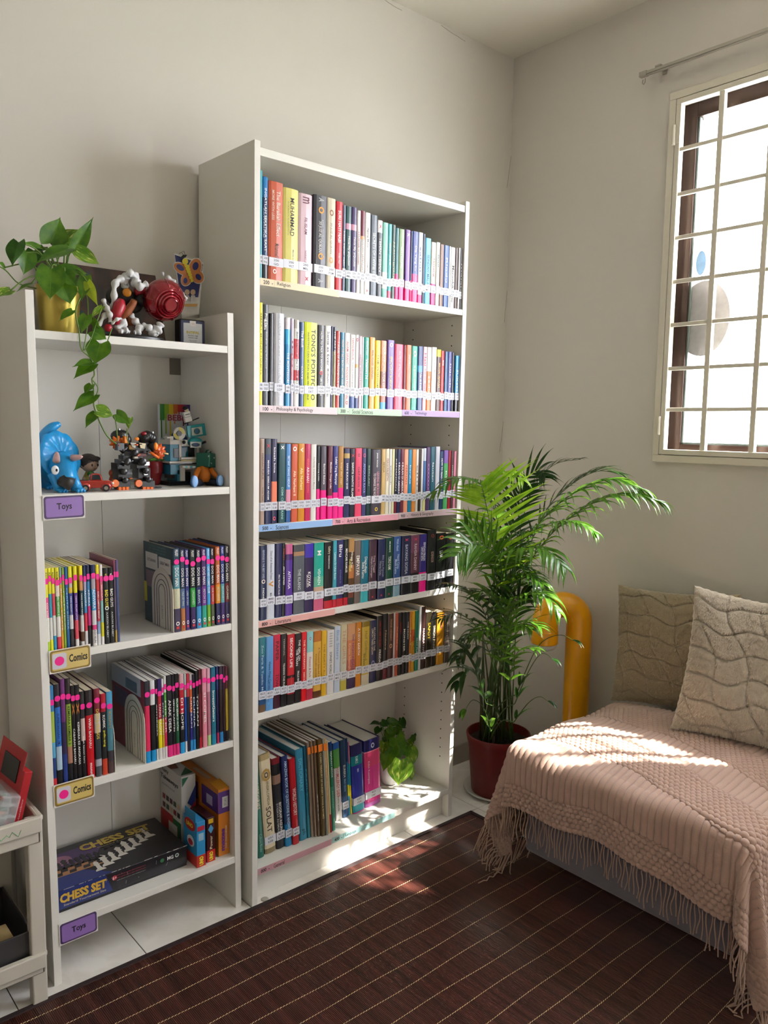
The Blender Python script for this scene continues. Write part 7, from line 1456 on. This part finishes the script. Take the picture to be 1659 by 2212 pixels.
for k in range(8): piece(Wc*(.36+.068*k), Dc*(.13+.055*k), .044+.008*(k % 3 == 1), mat('#cfc8bc', .4), b, k % 2)
pz_(cs_, b, 'white_pieces_print')
def ctext(t, x, y, w_, h_, c, top=True, **k):
    if top: o_, ex_, ey_ = Vector((x, y, chh+.0015)), Vector((1, 0, 0)), Vector((0, 1, 0))
    else: o_, ex_, ey_ = Vector((x, -.0011, y)), Vector((1, 0, 0)), Vector((0, 0, 1))
    o = put_text(t, 'lettering', None, Mc @ o_, ex_, ey_, w_, h_, c, **k); o.parent = cs_; o.matrix_parent_inverse = cs_.matrix_world.inverted()
ctext('CHESS SET', Wc*.62, Dc*.80, Wc*.56, Dc*.17, '#c8ac50', bold=.05); ctext('Standard Tournament Size', Wc*.66, Dc*.685, Wc*.42, Dc*.035, '#a89868')
ctext('CHESS SET', Wc*.20, chh*.62, Wc*.33, chh*.42, '#c8a038', False, bold=.05); ctext('Standard Tournament Size', Wc*.21, chh*.30, Wc*.30, chh*.10, '#b8b0a0', False)
for k in range(3): ctext('solid plastic pieces with folding board', Wc*.55, chh*(.78-.12*k), Wc*.22, chh*.05, '#b84050' if k < 2 else '#a0a0a0', False)
ctext('6+', Wc*.425, chh*.70, Wc*.03, chh*.16, '#d8d0d0', False); ctext('MG', Wc*.86, chh*.70, Wc*.05, chh*.18, '#d8d8d8', False, bold=.03)
b = MB(); T_ = lambda x: Mc @ Matrix.Translation((x, -.0004, chh*.70)) @ Matrix.Rotation(math.pi/2, 4, 'X')
b.lathe([(0, .0003), (.0065, .0003)], mat('#b02030', .4), 20, T=T_(Wc*.425)); b.lathe([(0, .0003), (.0055, .0003)], mat('#2c6c40', .4), 20, T=T_(Wc*.795)); b.lathe([(.0028, .0003), (.0055, .0003)], mat('#a8b8b0', .4), 20, T=T_(Wc*.915)); pz_(cs_, b, 'round_marks')
b = MB(); wr = mat('#b8b4b0', .8)   # worn paper along the lid edges
for k in range(34):
    x = R.uniform(.02, .98)*Wc; l = R.uniform(.002, .012); b.tube([Mc @ Vector((x, 0, chh)), Mc @ Vector((x+l, 0, chh+.0003))], .0006, wr, 4)
for k in range(9): x = R.uniform(.3, .95)*Wc; z = R.uniform(.2, .8)*chh; b.tube([Mc @ Vector((x, -.0004, z)), Mc @ Vector((x+R.uniform(-.006, .006), -.0004, z+R.uniform(.002, .01)))], .0003, wr, 4)
pz_(cs_, b, 'worn_edges')
# generic carton helper
def carton(name, label, x0, x1, y0, y1, h, m, yaw=0):
    r = empty(name, label=label, cat='game box', M=Matrix.Translation((x0, y0, zt+.0006)) @ Matrix.Rotation(yaw, 4, 'Z'))
    b = MB(); b.box(0, x1-x0, 0, y1-y0, 0, h, m); b.build('carton_body', r, bevel=.001); return r, x1-x0, y1-y0, h
xa = C6(1142, 700, 1, -.150).x; xb = C6(1258, 700, 1, -.150).x; hh_ = C6(1200, 245, 1, -.150).z-zt
tkb, w_, d_, h_ = carton('toy_box', 'white carton reading Tasty Takeaways with food pictures, behind the card games', xa, xb, -.150, -.018, hh_, mat('#c8c6c0', .4))
def side(t, root, y, z, wd, ht, c, x=-.0006, **k): return put_text(t, 'lettering', root, (x, y, z), (0, -1, 0), (0, 0, 1), wd, ht, c, **k)
side('Tasty', tkb, d_*.75, h_*.93, d_*.34, h_*.07, '#2a2624', bold=.03); side('Takeaways', tkb, d_*.55, h_*.83, d_*.82, h_*.08, '#2a2624', bold=.03); side('play food set for pretend meals', tkb, d_*.6, h_*.73, d_*.6, h_*.03, '#605c58')
b = MB()
for i in range(5):
    for j in range(2): b.box(-.0008, 0, d_*(.08+.17*i), d_*(.08+.17*i)+.015, h_*(.40+.12*j), h_*(.40+.12*j)+.014, mat(['#3a3430', '#8a2830', '#c8b090', '#40583a', '#5c2024'][(i+j*2) % 5], .4))
b.box(-.0008, 0, .004, d_*.5, h_*.02, h_*.34, mat('#2c6c40', .4)); b.box(-.0009, 0, d_*.4, d_*.97, h_*.04, h_*.36, mat('#b02828', .4)); b.box(-.001, 0, d_*.2, d_*.6, h_*.1, h_*.26, mat('#d0c8c0', .4)); b.build('food_pictures', tkb)
b = MB(); b.add([(.002, -.0006, h_*.98), (w_*.5, -.0006, h_*.98), (.002, -.0006, h_*.86)], [(0, 1, 2)], mat('#287048', .4)); b.add([(w_*.4, -.0006, h_*.62), (w_-.001, -.0006, h_*.84), (w_-.001, -.0006, h_*.5)], [(0, 1, 2)], mat('#28387c', .4)); b.add([(w_*.5, -.0007, h_*.52), (w_-.001, -.0007, h_*.62), (w_-.001, -.0007, h_*.42)], [(0, 1, 2)], mat('#b02838', .4))
b.add([(.004, .01, h_+.0006), (w_*.95, .01, h_+.0006), (w_*.9, d_*.4, h_+.0006)], [(0, 1, 2)], mat('#2c6c40', .4)); b.add([(.002, d_*.5, h_+.0006), (w_*.5, d_*.45, h_+.0006), (w_*.8, d_*.9, h_+.0006), (.002, d_*.95, h_+.0006)], [(0, 1, 2, 3)], mat('#8a5040', .4)); b.build('colour_triangles', tkb)
xa = C6(1442, 900, 1, -.250).x; xb = min(C6(1560, 900, 1, -.250).x, SC.ox+SC.W-SC.t-.003); hh_ = C6(1480, 355, 1, -.250).z-zt
mz, w_, d_, h_ = carton('game_box', 'tall orange and purple mazes carton beside the right side panel', xa, xb, -.250, -.02, hh_, mat('#c87820', .4))
pu = mat('#54307c', .4); b = MB(); b.box(0, w_, -.0006, 0, h_*.64, h_*.96, pu); b.box(-.0006, 0, .002, d_*.40, h_*.64, h_*.93, pu); b.box(-.0006, 0, d_*.5, d_*.8, h_*.64, h_*.9, pu); b.build('purple_band', mz)
b = MB(); b.box(w_*.34, w_*.86, -.0010, -.0006, h_*.72, h_*.88, mat('#c8c8c8', .4)); b.build('age_label', mz); b = MB(); b.box(-.0010, -.0006, d_*.14, d_*.28, h_*.70, h_*.84, mat('#b8b0c8', .4)); b.build('side_label', mz)
put_text('5+ yrs', 'lettering', mz, (w_*.6, -.0013, h_*.80), (0, 0, 1), (-1, 0, 0), h_*.10, w_*.2, '#303030'); put_text('mazes', 'lettering', mz, (w_*.42, -.0008, h_*.24), (0, 0, 1), (-1, 0, 0), h_*.34, w_*.26, '#6a2c80', bold=.05); put_text('FOR CHALLENGE', 'lettering', mz, (w_*.68, -.0008, h_*.27), (0, 0, 1), (-1, 0, 0), h_*.34, w_*.12, '#d8c8b8', bold=.02)
b = MB(); b.add([(w_*.0, .0, h_), (w_, .0, h_), (w_, .05, h_+.006), (0, .05, h_+.006)], [(0, 1, 2, 3)], mat('#c88a20', .4)); b.box(w_*.3, w_*.7, .08, .17, h_, h_+.0008, mat('#b09070', .4)); b.build('top_flap', mz)
# card game boxes
def cards(name, label, px0, px1, pyt, pyb, y0, d_, m, m2, bb, extra):
    xa, xb = C6(px0, pyb, 1, y0).x, C6(px1, pyb, 1, y0).x; h = C6((px0+px1)/2, pyt, 1, y0).z-zt
    r, w_, d_, h_ = carton(name, label, xa, xb, y0, y0+d_, h, m)
    b = MB(); b.box(-.0004, w_+.0004, -.0008, 0, 0, h_*.26, m2); b.box(-.0008, 0, 0, d_, 0, h_*.24, m2); b.build('lower_band', r)
    put_text('UNO', 'lettering', r, (w_*.5, -.0012, h_*.13), (0, 0, 1), (-1, 0, 0), h_*.2, w_*.5, '#e0cc30', bold=.06)
    if extra:
        b = MB(); b.prism([(d_*.5+d_*.4*math.cos(t), h_*.86+h_*.13*math.sin(t)) for t in [k*math.pi/12 for k in range(24)]], 0, .0006, mat('#b01c1c', .4), Matrix(((0, 0, -1, 0), (1, 0, 0, 0), (0, 1, 0, 0), (0, 0, 0, 1)))); b.build('red_oval', r)
        put_text('UNO', 'lettering', r, (-.0009, d_*.5, h_*.86), (0, -1, 0), (0, 0, 1), d_*.5, h_*.1, '#e0cc30', bold=.06)
        b = MB(); b.prism([(d_*.45+d_*.26*math.cos(t), h_*.5+h_*.12*math.sin(t)) for t in [k*math.pi/12 for k in range(24)]], 0, .0006, mat('#c8c8c8', .4), Matrix(((0, 0, -1, 0), (1, 0, 0, 0), (0, 1, 0, 0), (0, 0, 0, 1)))); b.prism([(d_*.45+d_*.17*math.cos(t), h_*.48+h_*.07*math.sin(t)) for t in [k*math.pi/12 for k in range(24)]], .0006, .0012, mat('#b02030', .4), Matrix(((0, 0, -1, 0), (1, 0, 0, 0), (0, 1, 0, 0), (0, 0, 0, 1)))); b.build('printed_shapes', r)
        b = MB(); b.box(w_*.1, w_*.9, -.0009, 0, h_*.8, h_*.9, mat('#b02838', .4)); b.box(w_*.2, w_*.8, -.0009, 0, h_*.58, h_*.74, mat('#90b0c0', .4)); b.build('front_label', r)
        b = MB(); b.box(0, .0012, .006, d_-.01, h_, h_+.024, m); b.build('hanging_tab', r)
    else:
        b = MB(); b.prism([(w_*.5, h_*.84), (w_*.85, h_*.74), (w_*.5, h_*.64), (w_*.15, h_*.74)], 0, .0006, mat('#4890b8', .4), Matrix(((1, 0, 0, 0), (0, 0, -1, 0), (0, 1, 0, 0), (0, 0, 0, 1)))); b.box(w_*.2, w_*.8, -.0008, 0, h_*.87, h_*.97, mat('#c8a020', .4)); b.build('printed_badge', r)
        put_text('Power', 'lettering', r, (w_*.5, -.0012, h_*.44), (0, 0, 1), (-1, 0, 0), h_*.3, w_*.34, '#d8c8a0')
    return r
cards('card_game_box', 'blue card game box with red oval and hanging tab', 1265, 1335, 622, 972, -.262, .075, mat('#2c84b4', .3), mat('#b83028', .35), 0, 1)
cards('card_game_box', 'narrow dark maroon card game box beside the blue one', 1348, 1412, 588, 958, -.256, .085, mat('#3c1418', .3), mat('#b82420', .35), 0, 0)
# ------------------------------------------------------------------ plastic trolley at the left
tp = mat('#c2bcae', .45, name='trolley_plastic', subs=.05); trl = empty('storage_trolley', (-.70, -.16, 0), 'cream plastic two tier storage trolley at the left edge', 'trolley')
X0, X1, Y0, Y1 = -.88, -.545, -.318, -.04
def tray(z, h, nm):
    b = MB(); b.box(X0, X1, Y0, Y1, z, z+.006, tp)
    for a in ((X0, X1, Y0, Y0+.008), (X0, X1, Y1-.008, Y1), (X0, X0+.008, Y0, Y1), (X1-.008, X1, Y0, Y1)): b.box(a[0], a[1], a[2], a[3], z, z+h, tp)
    b.box(X0-.002, X1+.002, Y0-.006, Y0+.004, z+h-.036, z+h, tp); b.box(X1-.004, X1+.006, Y0, Y1, z+h-.012, z+h, tp)
    pz_(trl, b, nm, bevel=.003)
tray(.385, .062, 'upper_tray'); tray(.075, .05, 'lower_tray')
for x, y in ((X1-.012, Y0+.014), (X1-.012, Y1-.014), (X0+.012, Y0+.014), (X0+.012, Y1-.014)):
    b = MB(); b.prism([(x-.016, y-.012), (x+.016, y-.012), (x+.020, y+.004), (x+.016, y+.016), (x-.016, y+.016)], .001, .44, tp); pz_(trl, b, 'leg', bevel=.003)
b = MB()
for z in (.18, .225, .27, .315): b.box(X0+.01, X1-.01, Y1-.012, Y1-.008, z, z+.003, mat('#6a6458', .6))
for k in range(4): b.tube([Vector((X1-.06-.02*k, Y1-.012, .13)), Vector((X1-.055-.02*k, Y1-.012, .38))], .0016, tp, 6)
pz_(trl, b, 'rear_struts')
b = MB(); sc_ = mat('#6cae78', .6)
q0 = Vector((X1-.045, Y0-.0066, .425)); pts = [q0+Vector((-.10+.006*k, 0, .006*math.sin(k*2.3)+.003*math.sin(k*5))) for k in range(18)]; b.tube(pts, .0007, sc_, 4); pz_(trl, b, 'green_scribble')
# things in the trolley
ra = empty('red_box', (-.60, -.2, .392), 'flat red cardboard sleeve leaning in the upper trolley tray', 'box')
rdm = mat('#a81820', .4, name='red_card'); Mr = Matrix.Translation((-.604, -.290, .393)) @ Matrix.Rotation(math.radians(14), 4, 'Y') @ Matrix.Rotation(math.radians(6), 4, 'Z')
b = MB(); b.box(0, .018, 0, .15, 0, .155, rdm, Mr); pz_(ra, b, 'sleeve', bevel=.001)
b = MB(); b.box(.0, .0016, .01, .14, .155, .195, rdm, Mr); pz_(ra, b, 'open_flap')
b = MB(); b.box(-.0022, .0, .03, .11, .12, .17, blk, Mr); pz_(ra, b, 'black_hanger')
rax = put_text('planetbox', 'lettering', None, Mr @ Vector((.009, -.0008, .07)), Mr.to_3x3() @ Vector((0, 0, 1)), Mr.to_3x3() @ Vector((-1, 0, 0)), .05, .005, '#d8a0a0'); rax.parent = ra; rax.matrix_parent_inverse = ra.matrix_world.inverted()
ca = empty('clear_case', (-.64, -.24, .392), 'clear plastic craft case with colourful contents leaning against the red sleeve', 'case')
clr = bpy.data.materials.new('clear_plastic'); clr.use_nodes = True; n_ = clr.node_tree; p_ = n_.nodes['Principled BSDF']; p_.inputs['Base Color'].default_value = (.8, .84, .84, 1); p_.inputs['Roughness'].default_value = .15; p_.inputs['Alpha'].default_value = .32
Mk = Matrix.Translation((-.650, -.300, .393)) @ Matrix.Rotation(math.radians(16), 4, 'Y')
b = MB(); b.box(0, .042, 0, .14, 0, .118, clr, Mk); pz_(ca, b, 'case_shell', bevel=.004)
b = MB(); 
for z in (.02, .045, .07, .095): b.box(.001, .041, .002, .138, z, z+.0012, clr, Mk)
b.box(.020, .022, .002, .138, .002, .116, clr, Mk); pz_(ca, b, 'dividers')
for k in range(34):
    b = MB(); c = R.choice(['#58a890', '#d8d4d0', '#c85848', '#90c0b8', '#e0a080', '#c83048', '#3c9878']); b.ball(Mk @ Vector((R.uniform(.008, .034), R.uniform(.010, .12), R.uniform(.012, .10))), (R.uniform(.005, .009), .006, R.uniform(.004, .007)), mat(c, .5), 8, 6); pz_(ca, b, 'craft_piece', smooth=True)
bn = empty('storage_bin', (-.66, -.17, .0815), 'dark grey translucent bin in the lower trolley tray', 'bin')
gb_ = mat('#3c3a3a', .35, name='smoky_plastic'); b = MB()
for a in ((-.79, -.565, -.30, -.296), (-.79, -.565, -.08, -.076), (-.79, -.786, -.30, -.076), (-.569, -.565, -.30, -.076)): b.box(*a, .0825, .175, gb_)
b.box(-.79, -.565, -.30, -.076, .0822, .086, gb_); pz_(bn, b, 'bin_wall', bevel=.001)
b = MB(); b.box(-.76, -.600, -.292, -.22, .087, .165, mat('#b8a070', .5), Matrix.Identity(4)); o = b.build('card_box', bevel=.001); tag(o, 'tan cardboard box inside the dark bin on the lower trolley tray', 'box')

# small opening left in the short bookcase's back panel, and cam-lock holes on its left side
b = MB(); A_ = C1(1165, 1165, -.012); B_ = C1(1252, 1040, -.012); b.box(A_.x, B_.x, -.0165, -.0150, SZ[0]-.018-.045, SZ[0]-.0185, mat('#7c7468', .7)); o = b.build('cable_cutout_cover'); tag(o, 'small grey square piece at the back panel just under the top shelf', 'panel piece')

b = MB()
for px, py in ((18, 727), (36, 1073)):
    q = at(px, py, 0, SC.ox-.0006+SC.sh*.9); b.ball(q, (.0012, .002, .005), dark, 8, 6)
o = b.build('panel_hole'); tag(o, 'two tiny dark hole marks on the outer left side of the short bookcase', 'hole')
